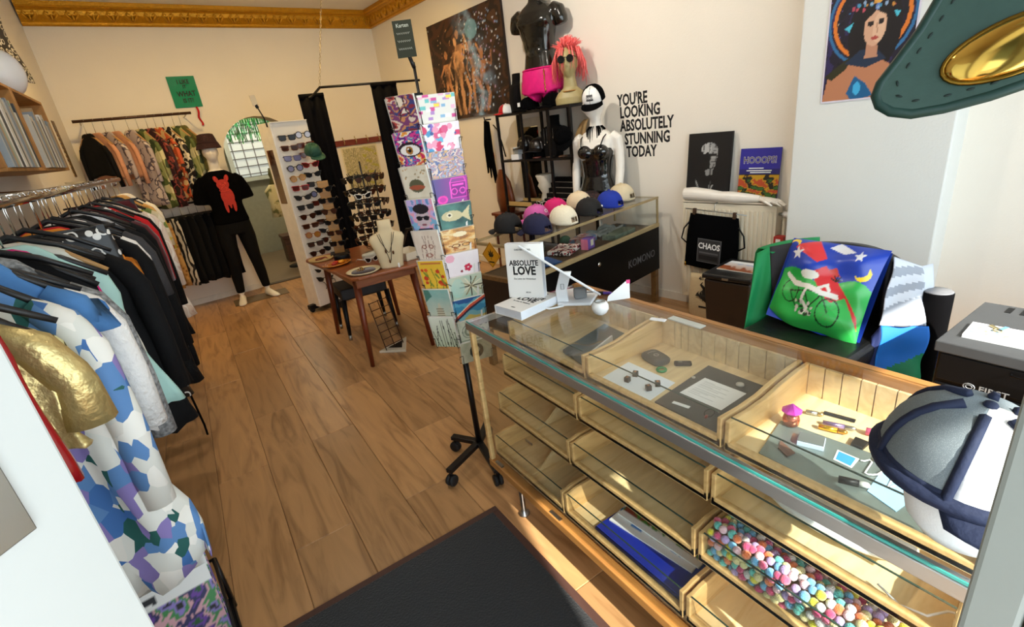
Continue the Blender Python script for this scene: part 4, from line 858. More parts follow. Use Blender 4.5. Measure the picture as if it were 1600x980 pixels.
for s in (-1, 1): mb.tube([(s*.085, 0, .93), (s*.105, -.005, .75), (s*.115, -.01, .5), (s*.125, 0, .42), (s*.135, .01, .3), (s*.145, .015, .12)], [.096, .09, .066, .062, .058, .045], 16)
remesh(mb.build('leggings', mat('black_leggings', '070708', .8, spec=.2), t), .011, 3)
# dog print: thin relief plates on the chest
dogm = mat('red_dog_print', 'b52a1a', .7, var=.3, scale=40); dogl = mat('bright_red_print', 'e8503a', .7)
mb = MB()
def disc(cx, cz, rx, rz, y=-.125, rot=0, n=18): mb.prism([(cx+rx*math.cos(q)*math.cos(rot)-rz*math.sin(q)*math.sin(rot), cz+rx*math.cos(q)*math.sin(rot)+rz*math.sin(q)*math.cos(rot)) for q in [2*PI*k/n for k in range(n)]], y, y-.002, 'y')
disc(0, 1.355, .062, .055, -.1265); disc(0, 1.32, .048, .04, -.128); disc(-.052, 1.415, .022, .038, -.121, .3); disc(.052, 1.415, .022, .038, -.121, -.3)
disc(.012, 1.225, .066, .10, -.1245); disc(-.03, 1.12, .017, .07, -.123, .05); disc(.055, 1.12, .017, .07, -.123, -.08); disc(.015, 1.14, .012, .05, -.122)
dp = mb.build('dog_print', dogm, t)
mb = MB(); yy = -.1305
for s in (-1, 1): mb.tube([(s*.024+.009*math.cos(q), yy, 1.365+.009*math.sin(q)) for q in [2*PI*k/10 for k in range(10)]], .0022, 4, closed=True); mb.tube([(s*.05, yy+.004, 1.39), (s*.06, yy+.006, 1.42), (s*.05, yy+.006, 1.445)], .002, 4); mb.tube([(s*.012, yy, 1.33), (s*.03, yy, 1.31), (s*.02, yy, 1.285)], .0022, 4)
mb.tube([(.05*math.cos(q), yy, 1.30+.022*math.sin(q)) for q in [PI+PI*k/8 for k in range(9)]], .003, 4); mb.tube([(.012*math.cos(q), yy-.001, 1.345+.009*math.sin(q)) for q in [2*PI*k/8 for k in range(8)]], .003, 4, closed=True)
mb.build('outline', dogl, dp)
M0 = t.matrix_basis.copy()
hat = pattern('maroon_print_cotton', 'voronoi', ((0, '8a5a4a'), (.2, '2e0d14'), (1, '240a10')), 60, .85, False)
h = thing('bucket_hat', 'maroon patterned bucket hat on the mannequin', 'hat', (.372, 6.487, 1.742), .1)
MB().lathe([(.001, .145), (.05, .144), (.078, .135), (.09, .09), (.098, .05), (.105, .045), (.122, -.004), (.124, -.009), (.119, -.007), (.099, .04)], 32, sx=1, sy=1.1).build('crown', hat, h)
MB().tube([(.099*math.cos(q), .108*math.sin(q), .052) for q in [2*PI*k/32 for k in range(32)]], .004, 6, closed=True).build('band', mat('maroon_band', '2c0e15', .85), h)
box('floor_strip', (.42, 6.52, .004), (.6, .3, .006), mat('grey_mat_board', '6d5c44', .6)).__setitem__('label', 'thin brown board under the mannequin feet'); bpy.data.objects['floor_strip']['category'] = 'board'
# ---- back room contents
t = thing('dress_form', 'dress form in a cream top standing in the back room', 'dress form', (1.13, 7.85, .006)); mb = MB(); rings_z(mb, [(.75, 0, 0, .17, .11), (.95, 0, 0, .15, .1), (1.12, 0, 0, .18, .11), (1.2, 0, 0, .1, .07)]); mb.build('top', pattern('cream_leaf_print', 'noise', ((0, 'cfc59a'), (.6, 'b5aa7a'), (.64, '6f7248')), 7), t); MB().tube([(0, 0, 0), (0, 0, .76)], .014, 8).build('pole', BLKM, t); MB().lathe([(.14, 0), (.14, .02), (.02, .03)], 16).build('base', BLKM, t); mb = MB(); rings_z(mb, [(1.2, 0, 0, .09, .06), (1.28, 0, 0, .06, .05), (1.34, 0, 0, .07, .07), (1.42, 0, 0, .05, .05)]); mb.build('neck', mat('olive_cloth_2', '5c5a34', .8), t)
t = thing('wooden_chest', 'brown wooden chest on the back room floor', 'chest', (1.32, 8.4, .006)); box('body', (0, 0, .18), (.5, .34, .36), wood('dark_chest_wood', '5a3a22', '3f2616'), t, .01); box('lid', (0, 0, .385), (.53, .37, .05), wood('dark_chest_wood', '5a3a22', '3f2616'), t, .01)
# ---- sunglasses, built once per shape and colour
def make_shades(kind, fm, lm):
    t = thing('sunglasses', '', 'sunglasses'); W = .066 if kind != 'round' else .06
    for s in (-1, 1):
        c = s*.034
        if kind == 'round': sh = [(c+.024*math.cos(q), .024*math.sin(q)) for q in [2*PI*k/14 for k in range(14)]]
        elif kind == 'cat': sh = [(c-s*.024, .006), (c-s*.018, -.014), (c, -.021), (c+s*.02, -.014), (c+s*.034, .022), (c, .017)]
        elif kind == 'avi': sh = [(c-s*.022, .014), (c-s*.02, -.006), (c-s*.006, -.024), (c+s*.014, -.022), (c+s*.028, .002), (c+s*.026, .018), (c, .021)]
        else: sh = [(c-s*.025, .017), (c-s*.022, -.014), (c-s*.014, -.02), (c+s*.016, -.02), (c+s*.026, -.012), (c+s*.029, .018)]
        MB().prism(sh, -.001, .001, 'y').build('lens', lm, t)
        MB().tube([(x, 0, z) for x, z in sh], .0034 if kind != 'avi' else .0018, 5, closed=True).build('rim', fm, t)
        MB().tube([(s*W*.96, .0, .012), (s*(W+.004), .008, .012), (s*(W+.002), .09, .008), (s*(W-.002), .13, -.016)], .0028, 5).build('temple', fm, t)
    MB().tube([(-.012, 0, .008), (0, -.003, .012), (.012, 0, .008)], .003, 5).build('bridge', fm, t)
    return t
FR = dict(black=mat('black_acetate', '15130f', .2), brown=mat('tortoise_acetate', '6b3a1a', .2, var=.4, scale=120), red=mat('red_acetate', 'b01a22', .2), white=mat('white_acetate', 'f0ede4', .25), gold=GOLD, lilac=mat('lilac_acetate', '57507a', .2), amber=mat('amber_acetate', '9a5426', .2))
LN = dict(dark=DGLASS, brown=mat('brown_lens', '3d1d10', .08), lilac=mat('lilac_lens', '7c7a9c', .08), amber=mat('amber_lens', 'a9742c', .08), clear=mat('pale_lens', 'c9c6d2', .08), rose=mat('rose_lens', '5a1f18', .08))
kinds = [('square', 'black', 'dark'), ('round', 'black', 'clear'), ('square', 'brown', 'brown'), ('square', 'brown', 'rose'), ('square', 'lilac', 'lilac'), ('avi', 'amber', 'rose'), ('round', 'black', 'lilac'), ('cat', 'red', 'rose'), ('round', 'gold', 'amber'), ('cat', 'black', 'dark'), ('square', 'red', 'rose'), ('round', 'brown', 'brown'), ('cat', 'white', 'dark'), ('avi', 'black', 'brown'), ('round', 'amber', 'amber'), ('square', 'black', 'brown'), ('round', 'black', 'dark')]
protos = {}
def shades(k, M, label, group):
    k = k % len(kinds)
    if k not in protos: o = protos[k] = make_shades(*[kinds[k][0], FR[kinds[k][1]], LN[kinds[k][2]]])
    else: o = dup(protos[k])
    o.matrix_world = M; o['label'] = label; o['group'] = group; return o
def kname(k):
    q = kinds[k % len(kinds)]; return '%s %s sunglasses with %s lenses' % (q[1].replace('brown', 'tortoise'), {'avi': 'aviator', 'cat': 'cat-eye'}.get(q[0], q[0]), q[2])
ORD = 'topmost second third fourth fifth sixth seventh eighth ninth tenth eleventh twelfth thirteenth fourteenth fifteenth sixteenth seventeenth'.split()
sa = math.radians(17.5); o0 = Vector((.845, 5.23, 0)); rr_ = Vector((math.cos(sa), math.sin(sa), 0)); ff = Vector((math.sin(sa), -math.cos(sa), 0))
t = thing('sunglasses_stand', 'tall white sunglasses display stand on a black wheeled base', 'display stand', o0, sa)
whs = mat('white_display_panel', 'ece6da', .4, var=.02)
box('front_panel', (.17, .0, .96), (.34, .02, 1.8), whs, t, .002); box('back_panel', (.17, .21, .96), (.34, .02, 1.8), whs, t, .002)
box('side_panel', (-.008, .105, .96), (.016, .23, 1.8), mat('white_side_panel', 'f2ede2', .35), t, .002); box('side_panel', (.348, .105, .96), (.016, .23, 1.8), whs, t, .002)
box('mirror_strip', (-.0175, .12, 1.38), (.003, .12, .5), mat('mirror_strip', '8f7a64', .06, 1, var=0), t)
box('top_cap', (.17, .105, 1.862), (.37, .25, .01), whs, t, .002)
mb = MB(); mb.box((.17, .1, .055), (.5, .07, .05)); mb.box((.17, .1, .05), (.08, .46, .045)); mb.build('base', BLACK, t, bev=.008)
for x, y in ((-.05, .1), (.39, .1), (.17, -.1), (.17, .3)): MB().lathe([(.006, -.012), (.026, -.012), (.026, .012), (.006, .012)], 12).build('caster', RUBBER, t, loc=(x, y, .026), rot=(PI/2, 0, 0))
mb = MB(); mb.tube([(-.02, .03, 1.83), (-.03, .02, 1.90), (-.075, 0, 2.0)], .006, 7); mb.build('sign_rod', BLKM, t)
box('price_sign', (-.09, 0, 2.055), (.05, .006, .09), mat('cream_sign', 'd9ccb0', .6), t, R=Matrix.Rotation(-.12, 3, 'Y')); box('sign_clip', (-.078, 0, 2.005), (.024, .012, .03), BLACK, t, R=Matrix.Rotation(-.4, 3, 'Y'))
mb = MB(); pts = [(.05+.03*math.sin(a*2.2)*(1-a*.06)+.045*a*.9, -.0125, .27+.045*math.cos(a*1.9)-.004*a) for a in [i*.14 for i in range(40)]]; mb.tube(pts, .003, 4); mb.build('signature', mat('dark_script', '3a332c', .6), t)
SM = frame(o0, rr_, (0, 0, 1))
R = random.Random(5); seq0 = [0, 2, 4, 6, 8, 10, 9, 0, 13, 2, 14, 15, 13, 9, 12, 9]; seq1 = [1, 3, 5, 7, 9, 0, 6, 3, 0, 15, 9, 13, 9, 15, 0, 15]
for i in range(16):
    for c in range(2):
        if c == 1 and i > 13: continue
        x = .085+c*.165; z = 1.72-i*.092+c*.012; k = (seq0, seq1)[c][i]
        shades(k, SM @ T((x+.008, -.06, z), (.1, R.uniform(-.05, .05), -.45+R.uniform(-.1, .1)), 1.17), '%s, %s down the %s column' % (kname(k), ORD[i], ('left', 'right')[c]), 'sunglasses on the white stand')
mb = MB()
for i in range(16):
    for c in range(2): mb.tube([(.085+c*.165, -.01, 1.718-i*.092+c*.012), (.085+c*.165, -.06, 1.722-i*.092+c*.012)], .0035, 5)
o = mb.build('glasses_peg', WHP, t); o['kind'] = 'stuff'
# ---- fitting room: black curtains on a bent rod hung from the ceiling by a chain
t = thing('curtain_rod', 'bent black curtain rod hung from the ceiling by a chain', 'rod', (1.46, 5.6, 2.165))
MB().tube([(-.06, .35, -.0), (-.14, -.28, -.0), (-.13, -.31, 0), (0, 0, 0), (.5, -.02, 0), (1.09, -.03, 0)][3:], .012, 8).build('front_rod', BLKM, t)
MB().tube([(0, 0, 0), (-.12, -.1, -.085), (-.16, -.13, -.1)], .012, 8).build('side_rod', BLKM, t)
n = 34; p0, p1 = Vector((0, 0, .01)), Vector((.30, .1, 1.02)); lk = None; lm = MB(); lm.tube([(.007*math.cos(q), 0, .017*math.sin(q)) for q in [2*PI*k/10 for k in range(10)]], .0022, 5, closed=True); lk = lm.build('chain_link', mat('pale_chain', 'a89b80', .35, .8), t)
for i in range(n):
    o = lk if i == 0 else dup(lk, t); p = p0.lerp(p1, (i+.5)/n); o.location = p; o.rotation_euler = (0, .28, (i % 2)*PI/2)
MB().tube([(.30, .1, 1.02), (.30, .1, 1.025)], .03, 10).build('ceiling_hook', BRASS, t)
curt = cloth('black_velvet_curtain', '08070a', var=.1, spec=.1)
def curtain(name, label, a, b, zt, zb, n=60, amp=.03, k=8, lean=0):
    a, b = Vector(a), Vector(b); d = b-a; nn_ = Vector((-d.y, d.x, 0)).normalized(); t = thing('curtain', label, 'curtain', (a.x, a.y, 0), group='black fitting room curtains')
    MB().grid(lambda u, v: d*u*(1-.0*v)+nn_*(amp*math.sin(u*k*PI*2/2+v*.6)*(.6+.6*v))+Vector((lean*v, 0, zt+(zb-zt)*v)), n, 10).build('drape', curt, t, solid=.006)
    MB().tube([(0, 0, zt), d+Vector((0, 0, zt))], .02, 8).build('heading', curt, t)
curtain('', 'black curtain left of the coat hooks, beside the sunglasses stand', (1.22, 5.55, 0), (1.46, 5.53, 0), 2.09, .35, k=5, amp=.018)
curtain('', 'black curtain between the coat hooks and the card rack', (1.98, 5.57, 0), (2.26, 5.56, 0), 2.15, .12, k=5, amp=.018)
# hooks and map on the back wall
t = thing('hook_rail', 'red brown coat hook rail on the back wall', 'hook rail', BW(2.12, .015, 1.62), math.atan2(.0906, .9959))
box('rail_board', (0, 0, 0), (.98, .024, .075), wood('mahogany_board', '7a2f1c', '5c2113'), t, .004)
for x in (-.30, -.13, .04, .21, .38):
    MB().tube([(x, -.012, -.01), (x, -.045, -.02), (x, -.062, .01), (x, -.05, .045)], .006, 6).build('hook', BRASS, t); MB().ell((x, -.02, .06), (.008, .008, .018), 8, 5).build('peg', BRASS, t)
p = Paint(70, 60, 'd3c79e'); z = p.noise(9, 9, 3, .6); p.put(z > .58, 'a9a06e', .8); p.put(z < .36, '8f8a66', .7); p.put((p.noise(4, 5, 9) > .66) & (p.x > .55), 'b5b04a'); R = random.Random(4)
for i in range(26): a = (R.random(), R.random()); p.line([a, (a[0]+R.uniform(-.3, .3), a[1]+R.uniform(-.25, .25))], .008, '5f5a45', .7)
p.rect(0, 0, .045, 1, 'e6dcbb'); p.rect(.955, 0, 1, 1, 'e6dcbb'); p.rect(0, 0, 1, .05, 'e6dcbb'); p.rect(0, .93, 1, 1, 'e6dcbb')
o = p.mesh('wall_map', .52, .60, mx=frame(BW(2.2, .006, .98), dB, (0, 0, 1))); tag(o, 'yellowed printed map pinned under the hook rail', 'map')
# ---- walnut table with jewellery and glasses
teak = wood('teak_wood', '8a4a22', '6b3416', (1.5, 12, 12), .35, 2.4, coat=.2); teakd = wood('dark_teak_leg', '6e2f14', '511f0c', (12, 12, 1), .35, 2.4)
t = thing('side_table', 'mid-century teak table with splayed legs, crowded with jewellery', 'table', (1.08, 3.93, 0))
mb = MB(); tp = [(.72, 4.52), (.70, 4.46), (.79, 3.44), (.84, 3.40), (1.30, 3.36), (1.36, 3.40), (1.46, 4.50), (1.42, 4.55)]; mb.prism([(x-1.08, y-3.93) for x, y in tp], .69, .715); mb.build('tabletop', teak, t, bev=.008, seg=3)
mb = MB(); mb.prism([(-.25, -.46), (.2, -.46), (.26, .5), (-.26, .5)], .62, .69); mb.build('apron', teak, t, bev=.004)
for x, y in ((-.23, -.40), (.2, -.40), (.26, .44), (-.24, .44)): MB().tube([(x, y, .69), (x*1.18, y*1.12, .0)], [.03, .016], 12).build('leg', teakd, t)
ZT2 = .716
def necklace(t, pts, m, r=.0016): MB().tube(pts, r, 5).build('chain', m, t)
def bust(label, loc, rz, m, h=.30, w=.10, chains=1):
    t = thing('jewellery_bust', label, 'bust', loc, rz); mb = MB()
    rings_z(mb, [(0, 0, 0, w*.72, .05), (.012, 0, 0, w*.72, .05), (h*.35, 0, -.005, w*.85, .05), (h*.62, 0, 0, w*1.1, .04), (h*.70, 0, .01, w*1.0, .035), (h*.76, 0, .02, w*.5, .035), (h*.84, 0, .025, w*.42, .036), (h, 0, .03, w*.42, .036)], ex=.7); mb.build('bust_form', m, t); return t
jb = mat('ivory_linen', 'd8c6a0', .7, var=.05)
b_ = bust('ivory jewellery bust with long dark necklaces on the teak table', (1.12, 3.47, ZT2), -.38, jb, .34, .115)
for dx, dz, m_ in ((.06, .12, BLKM), (.045, .06, mat('dark_bead_chain', '3a2c20', .4))): MB().tube([(-dx, -.03, .255), (-dx*.7, -.052, .2), (-.005, -.06, dz), (.005, -.06, dz), (dx*.7, -.052, .2), (dx, -.03, .255)], .0022, 5).build('necklace', m_, b_)
for x, z in ((-.02, .13), (.03, .115), (-.005, .055)): MB().ell((x, -.064, z), (.007, .005, .014), 8, 6).build('pendant', mat('bronze_pendant', '5b3a22', .35, .6), b_)
box('price_tag', (.05, -.056, .012), (.012, .003, .04), PAPER, b_)
t = thing('round_plate', 'round cream plate of gold rings on dark velvet', 'plate', (.92, 3.53, ZT2)); MB().lathe([(.01, 0), (.10, .0), (.125, .014), (.118, .016), (.095, .006), (.01, .006)], 36).build('plate', mat('cream_ceramic', 'd9c8a0', .3), t); MB().lathe([(.001, .012), (.085, .011), (.088, .006)], 28).build('velvet_pad', mat('dark_plum_velvet', '2c0f16', .9, sheen=.5), t)
R = random.Random(8)
for i in range(7): a, r = R.random()*6.3, R.uniform(.0, .06); MB().tube([(.01*math.cos(q), .01*math.sin(q), 0) for q in [2*PI*k/12 for k in range(12)]], .0022, 5, closed=True).build('ring', GOLD, t, loc=(r*math.cos(a), r*math.sin(a), .018), rot=(R.uniform(.4, 1.5), R.random(), R.random()*3))
t = thing('amber_dish', 'glossy amber leaf shaped dish on the teak table', 'dish', (.84, 3.95, ZT2), .3); MB().lathe([(.01, .0), (.08, .004), (.12, .02), (.112, .022), (.07, .01), (.01, .008)], 28, sx=1, sy=.72).build('dish', mat('amber_glaze', 'd0781a', .1, .2, coat=.6), t)
for i, (x, y, c) in enumerate(((.0, .02, 'c2371c'), (.04, .0, 'e6a02a'), (-.03, -.01, '9a2318'))): MB().ell((x, y, .022), (.028, .016, .014), 10, 6).build('trinket', mat('trinket_%d' % i, c, .25, .2), t)
t = thing('round_tray', 'round pale wooden tray with a chain, behind the amber dish', 'tray', (.80, 4.32, ZT2)); MB().lathe([(.01, 0), (.1, 0), (.105, .012), (.098, .012), (.09, .006), (.01, .006)], 28).build('tray', mat('pale_wood_tray', 'b99a62', .5), t); MB().tube([(.05*math.cos(i), .04*math.sin(i*1.3), .009) for i in range(14)], .003, 5).build('chain', mat('red_bead_chain', '7c2a20', .4), t)
t = thing('watch_box', 'black round box next to the amber dish', 'box', (.93, 4.13, ZT2)); MB().lathe([(.05, 0), (.055, .006), (.055, .035), (.045, .045), (.001, .046)], 20, sx=1.2).build('box', BLACK, t)
# wooden sunglasses column and wire carousel
t = thing('glasses_column', 'plain wooden column holding sunglasses on the teak table', 'display stand', (.98, 4.38, ZT2), -.25)
box('column', (0, 0, .31), (.085, .06, .62), wood('pale_column_wood', 'b5823f', '96662c'), t, .003); box('foot', (0, 0, .008), (.16, .14, .016), BLACK, t, .003)
for i in range(6):
    shades([0, 15, 9, 13, 0, 9][i], Matrix.Translation((.955, 4.28, ZT2+.11+i*.09)) @ Euler((.12, 0, -.45)).to_matrix().to_4x4(), '%s, %s up the wooden column' % (kname([0, 15, 9, 13, 0, 9][i]), ['lowest', 'second', 'third', 'fourth', 'fifth', 'sixth'][i]), 'sunglasses on the wooden column')
cr = thing('glasses_carousel', 'black wire carousel of sunglasses on the teak table', 'display stand', (1.22, 4.05, ZT2))
MB().lathe([(.12, 0), (.12, .008), (.02, .014)], 24).build('base', BLKM, cr); MB().tube([(0, 0, 0), (0, 0, .74)], .007, 8).build('pole', BLKM, cr)
for j in range(8):
    a = 2*PI*j/8; MB().tube([(.02*math.cos(a), .02*math.sin(a), .02), (.09*math.cos(a), .09*math.sin(a), .06), (.10*math.cos(a), .10*math.sin(a), .62), (.12*math.cos(a), .12*math.sin(a), .66)], .003, 5).build('wire', BLKM, cr)
for z in (.08, .26, .44, .62): MB().tube([(.10*math.cos(2*PI*k/24), .10*math.sin(2*PI*k/24), z) for k in range(24)], .0028, 5, closed=True).build('wire_ring', BLKM, cr)
for i in range(6):
    for j in range(7):
        a = 2*PI*j/7+i*.35-.9; k = [0, 9, 13, 15, 11, 9, 0][(i+j) % 7]; z = ZT2+.12+i*.098
        d_ = Vector((math.cos(a), math.sin(a), 0)); P_ = Vector((1.22, 4.05, z))+d_*.155
        side = 'front' if d_.y < -.3 else 'rear' if d_.y > .3 else ('left' if d_.x < 0 else 'right')
        shades(k, Matrix.Translation(P_) @ Euler((.25, 0, a+PI/2)).to_matrix().to_4x4(), '%s, %s carousel tier, %s side' % (kname(k), ['lowest', 'second', 'third', 'fourth', 'fifth', 'topmost'][i], side), 'sunglasses on the wire carousel')
shades(12, Matrix.Translation((1.07, 3.78, ZT2+.022)) @ Euler((0, 0, .35)).to_matrix().to_4x4(), 'white cat-eye sunglasses lying in front of the carousel', 'sunglasses on the teak table'); shades(12, Matrix.Translation((1.12, 3.80, ZT2+.5)) @ Euler((.2, 0, .1)).to_matrix().to_4x4(), 'white rimmed sunglasses high at the front of the carousel', 'sunglasses on the teak table')
t = thing('glasses_case', 'pale case behind the white cat-eye sunglasses', 'case', (1.10, 3.86, ZT2), .3); mb = MB(); mb.box((0, 0, .03), (.16, .06, .06)); mb.build('case', mat('pale_blue_case', 'c9c6b4', .4), t, bev=.015, seg=3)
cap('glitter_cap', 'green glitter cap perched on top of the sunglasses stand', Matrix.Translation((1.13, 5.12, 1.56)) @ Euler((.3, .5, -1.1)).to_matrix().to_4x4(), mat('green_glitter', '2c5a48', .35, .4, var=.7, scale=260, bump=.6), s=.85)
t = thing('card_box', 'open white card box at the right table corner', 'box', (1.31, 3.62, ZT2), .15)
for c, d in (((0, 0, .004), (.16, .22, .008)), ((-.078, 0, .03), (.004, .22, .06)), ((.078, 0, .03), (.004, .22, .06)), ((0, -.108, .03), (.16, .004, .06)), ((0, .108, .03), (.16, .004, .06))): box('box_wall', c, d, mat('cream_card_box', 'ded2ba', .7), t)
o = MB().tube([(1.33, 3.75, .8), (1.36, 3.68, .92), (1.40, 3.58, .93), (1.42, 3.52, .85), (1.41, 3.5, .74)], .012, 8).build('lamp_arm', BLKM); tag(o, 'short black curved arm above the white card box', 'arm')
# stool and wire grid below the table
t = thing('stool', 'black stool with silver foot caps under the teak table', 'stool', (1.06, 4.34, 0), -.05)
box('seat', (0, 0, .40), (.40, .36, .10), mat('black_stool_leather', '121114', .5), t, .015)
for x, y in ((-.19, -.17), (.19, -.17), (.19, .17), (-.19, .17)):
    l = MB().tube([(x, y, .36), (x*1.12, y*1.1, .0)], [.024, .013], 10).build('leg', BLACK, t); MB().tube([(x*1.107, y*1.09, .045), (x*1.122, y*1.10, .0)], [.0165, .015], 10).build('foot_cap', STEEL, l)
t = thing('wire_grid', 'brown wire grid card stand on a white triangular foot', 'display stand', (1.06, 3.68, 0))
mb = MB(); tri = [(-.13, .0), (.04, -.15), (.15, .11)]; mb.prism(tri, .0, .02); mb.build('base', mat('white_wood_base', 'd9cfba', .5), t, bev=.003)
mb = MB(); mb.prism([(-.05, -.0), (.035, -.085), (.09, .05)], .0205, .024); mb.build('base_inset', BLACK, t)
wr = mat('brown_wire', '4a2a1c', .5, .3)
for x in (-.08, .0, .08): MB().tube([(x, -.02+x*.3, .02), (x-.035, .06+x*.3, .42)], .004, 5).build('upright_wire', wr, t)
for i in range(7): z = .05+i*.06; MB().tube([(-.08-.0875*(z-.02), -.044+.2*(z-.02), z), (.08-.0875*(z-.02), .004+.2*(z-.02), z)], .0035, 5).build('cross_wire', wr, t)
# ================================================================ postcard tower
PCX, PCY = .885, 1.962
t = thing('postcard_rack', 'black wire postcard tower on a wheeled cross foot beside the counter', 'card rack', (PCX, PCY, 0))
mb = MB(); mb.tube([(0, 0, .09), (0, 0, .62)], .0145, 12); mb.build('lower_pole', BLKM, t)
mb = MB(); mb.tube([(0, 0, .6), (0, 0, 1.85)], .006, 8); mb.build('centre_pole', BLKM, t)
for dx, dy in ((-.22, -.10), (-.05, -.25), (-.08, .13), (.12, .12)):
    MB().box((dx/2, dy/2, .085), (math.hypot(dx, dy)+.02, .035, .022), Matrix.Rotation(math.atan2(dy, dx), 3, 'Z')).build('foot_arm', BLKM, t, bev=.003)
    MB().tube([(dx, dy, .09), (dx, dy, .045)], .008, 8).build('caster_stem', BLKM, t)
    for s in (-1, 1): MB().lathe([(.006, -.008), (.027, -.008), (.029, 0), (.027, .008), (.006, .008)], 16).build('caster', RUBBER, t, loc=(dx+s*.011*dy/.25, dy-s*.011*dx/.25, .029), rot=(PI/2, 0, math.atan2(dy, dx)))
lw = Vector((-.78, -.62, 0)).normalized(); rw_ = Vector((-.2, -.98, 0)).normalized(); bw_ = Vector((.97, -.24, 0)).normalized()
wire = mat('dark_wire', '2b2826', .4, .6)
def art(k, w_, h_):
    p = Paint(w_, h_, 'e9e4da'); P = p
    if k == 'swirl': P.bands(P.noise(.8, 1.1, 1, .9), ['4a1822', 'b5423a', 'e0c9b5', '7a3a6a', 'c98a5a', '3a3f78', '8a2a3a', 'e8dccb']); P.ell(.45, .85, .13, .11, 'ecdcc6'); P.line([(.35, .95), (.42, .6), (.35, .45)], .04, '241418'); P.line([(.6, .95), (.62, .65), (.75, .5)], .04, '241418')
    elif k == 'eye':
        P.bands(P.noise(.9, 2.2, 6, 1.2), ['c91e5a', 'f0a13a', 'f4e7da', '5a2a7a', 'd93a8a', '3a7ab5', 'f6c9a0']); P.ell(.5, .56, .42, .17, '2a1020'); P.ell(.5, .55, .36, .13, 'f2ece6'); P.ell(.48, .55, .13, .10, 'a8702a'); P.ell(.48, .55, .065, .05, '0d0a0a'); P.ell(.44, .585, .03, .02, 'ffffff'); P.line([(.08, .62), (.3, .72), (.6, .73), (.92, .6)], .05, '2a0f1c')
    elif k == 'cactus': P.blend(P.noise(2, 2, 5)*.5, 'e6dcc8', 'cdbb9c'); P.ell(.5, .5, .28, .17, '5d5a42'); P.ell(.5, .46, .3, .06, 'a5543a'); P.rect(.25, .1, .8, .14, 'b9a98a'); P.dots(14, .02, .04, ['a08a66', 'c9a06a'], 3, (.1, .7, .9, .95))
    elif k == 'man': P.bands(P.noise(1.4, 1.6, 8, .6), ['9a7ac0', '7fb0d0', 'e6a0b4', 'c9b0dc', '6a94c4']); P.poly([(.1, 0), (.25, .22), (.75, .22), (.95, 0)], '26304a'); P.ell(.5, .48, .26, .25, 'c9b4b8'); P.ell(.5, .74, .3, .13, '231c22'); P.rect(.24, .5, .76, .53, '17131a'); P.ell(.37, .49, .11, .065, '17131a'); P.ell(.63, .49, .11, .065, '17131a'); P.ell(.5, .31, .09, .03, '8a4a55')
    elif k == 'sketch': P.blend(P.noise(2, 2, 3)*.5, 'e6d6c4', 'd0b6a0'); [P.line([(x, .85), (x+.06*math.sin(i*2.), .55), (x-.05, .2)], .022, '7a4a3a', .8) for i, x in enumerate((.25, .36, .47, .58, .7))]; P.ell(.35, .55, .1, .06, '8a5442', ring=.6); P.ell(.62, .55, .1, .06, '8a5442', ring=.6); P.ell(.48, .3, .14, .06, '9a5a4a', ring=.6)
    elif k == 'poppies': P.blend(P.noise(1, 1, 3)*.4, 'edc23c', 'e0a42a'); P.rect(.1, .9, .9, .95, 'c9783a'); [P.line([(x, .05), (x+.08, .4), (x-.03, .75)], .03, '6a7a2a') for x in (.25, .5, .75)]; P.dots(9, .05, .10, ['c93a1e', 'e0562a'], 5, (.1, .2, .9, .8)); [P.ell(x, y, .04, .10, '7a8a34', rot=.5) for x, y in ((.35, .3), (.65, .55), (.85, .35), (.2, .6))]
    elif k == 'temple': P.blend(np.clip(P.y+.2*P.noise(2, 2, 4), 0, 1), 'd9d0b8', '8ab5ac'); P.poly([(.3, .1), (.5, .6), (.7, .1)], 'c9c0a4'); [P.rect(.36, .1+i*.07, .64, .13+i*.07, '8a7f66') for i in range(5)]; P.poly([(0, .6), (.3, .8), (.2, 1), (0, 1)], '4a7a6c')
    elif k == 'reeds': P.blend(P.y, 'b9c4a4', 'e3e6d4'); R = random.Random(3); [P.line([(x, 0), (x+R.uniform(-.2, .2), R.uniform(.5, .95))], .03, R.choice(['2c2a1c', '4a4a30', '1d1c16'])) for x in [i/9 for i in range(10)]]
    elif k == 'blocks':
        R = random.Random(6)
        for i in range(26): x, y = R.random(), R.random(); P.rect(x-R.uniform(.04, .12), y-R.uniform(.03, .1), x+.05, y+.05, R.choice(['e088b4', '8ab6d8', 'f2e04a', 'b58ac9', 'f3b9cf', '6fc4c0', 'f6f0ee', 'd84a94']))
    elif k == 'shapes': P.rect(0, 0, 1, 1, 'f0e6f0'); P.dots(30, .06, .11, ['e05a8a', '4a9ac9', 'f6f2f4', '8a6ac4', 'f0a0bc', '62b8d8', 'd83a6a'], 9); P.dots(12, .03, .05, ['ffffff', '3a5a9a'], 10)
    elif k == 'fluid': P.bands(P.noise(1.2, 2, 12, 1.6), ['8a9ac4', 'c9a0a8', 'd8b07a', '6a7aa8', 'e6d2c4', 'b08aa0', '9ab4cc', 'c98a5a'])
    elif k == 'radio':
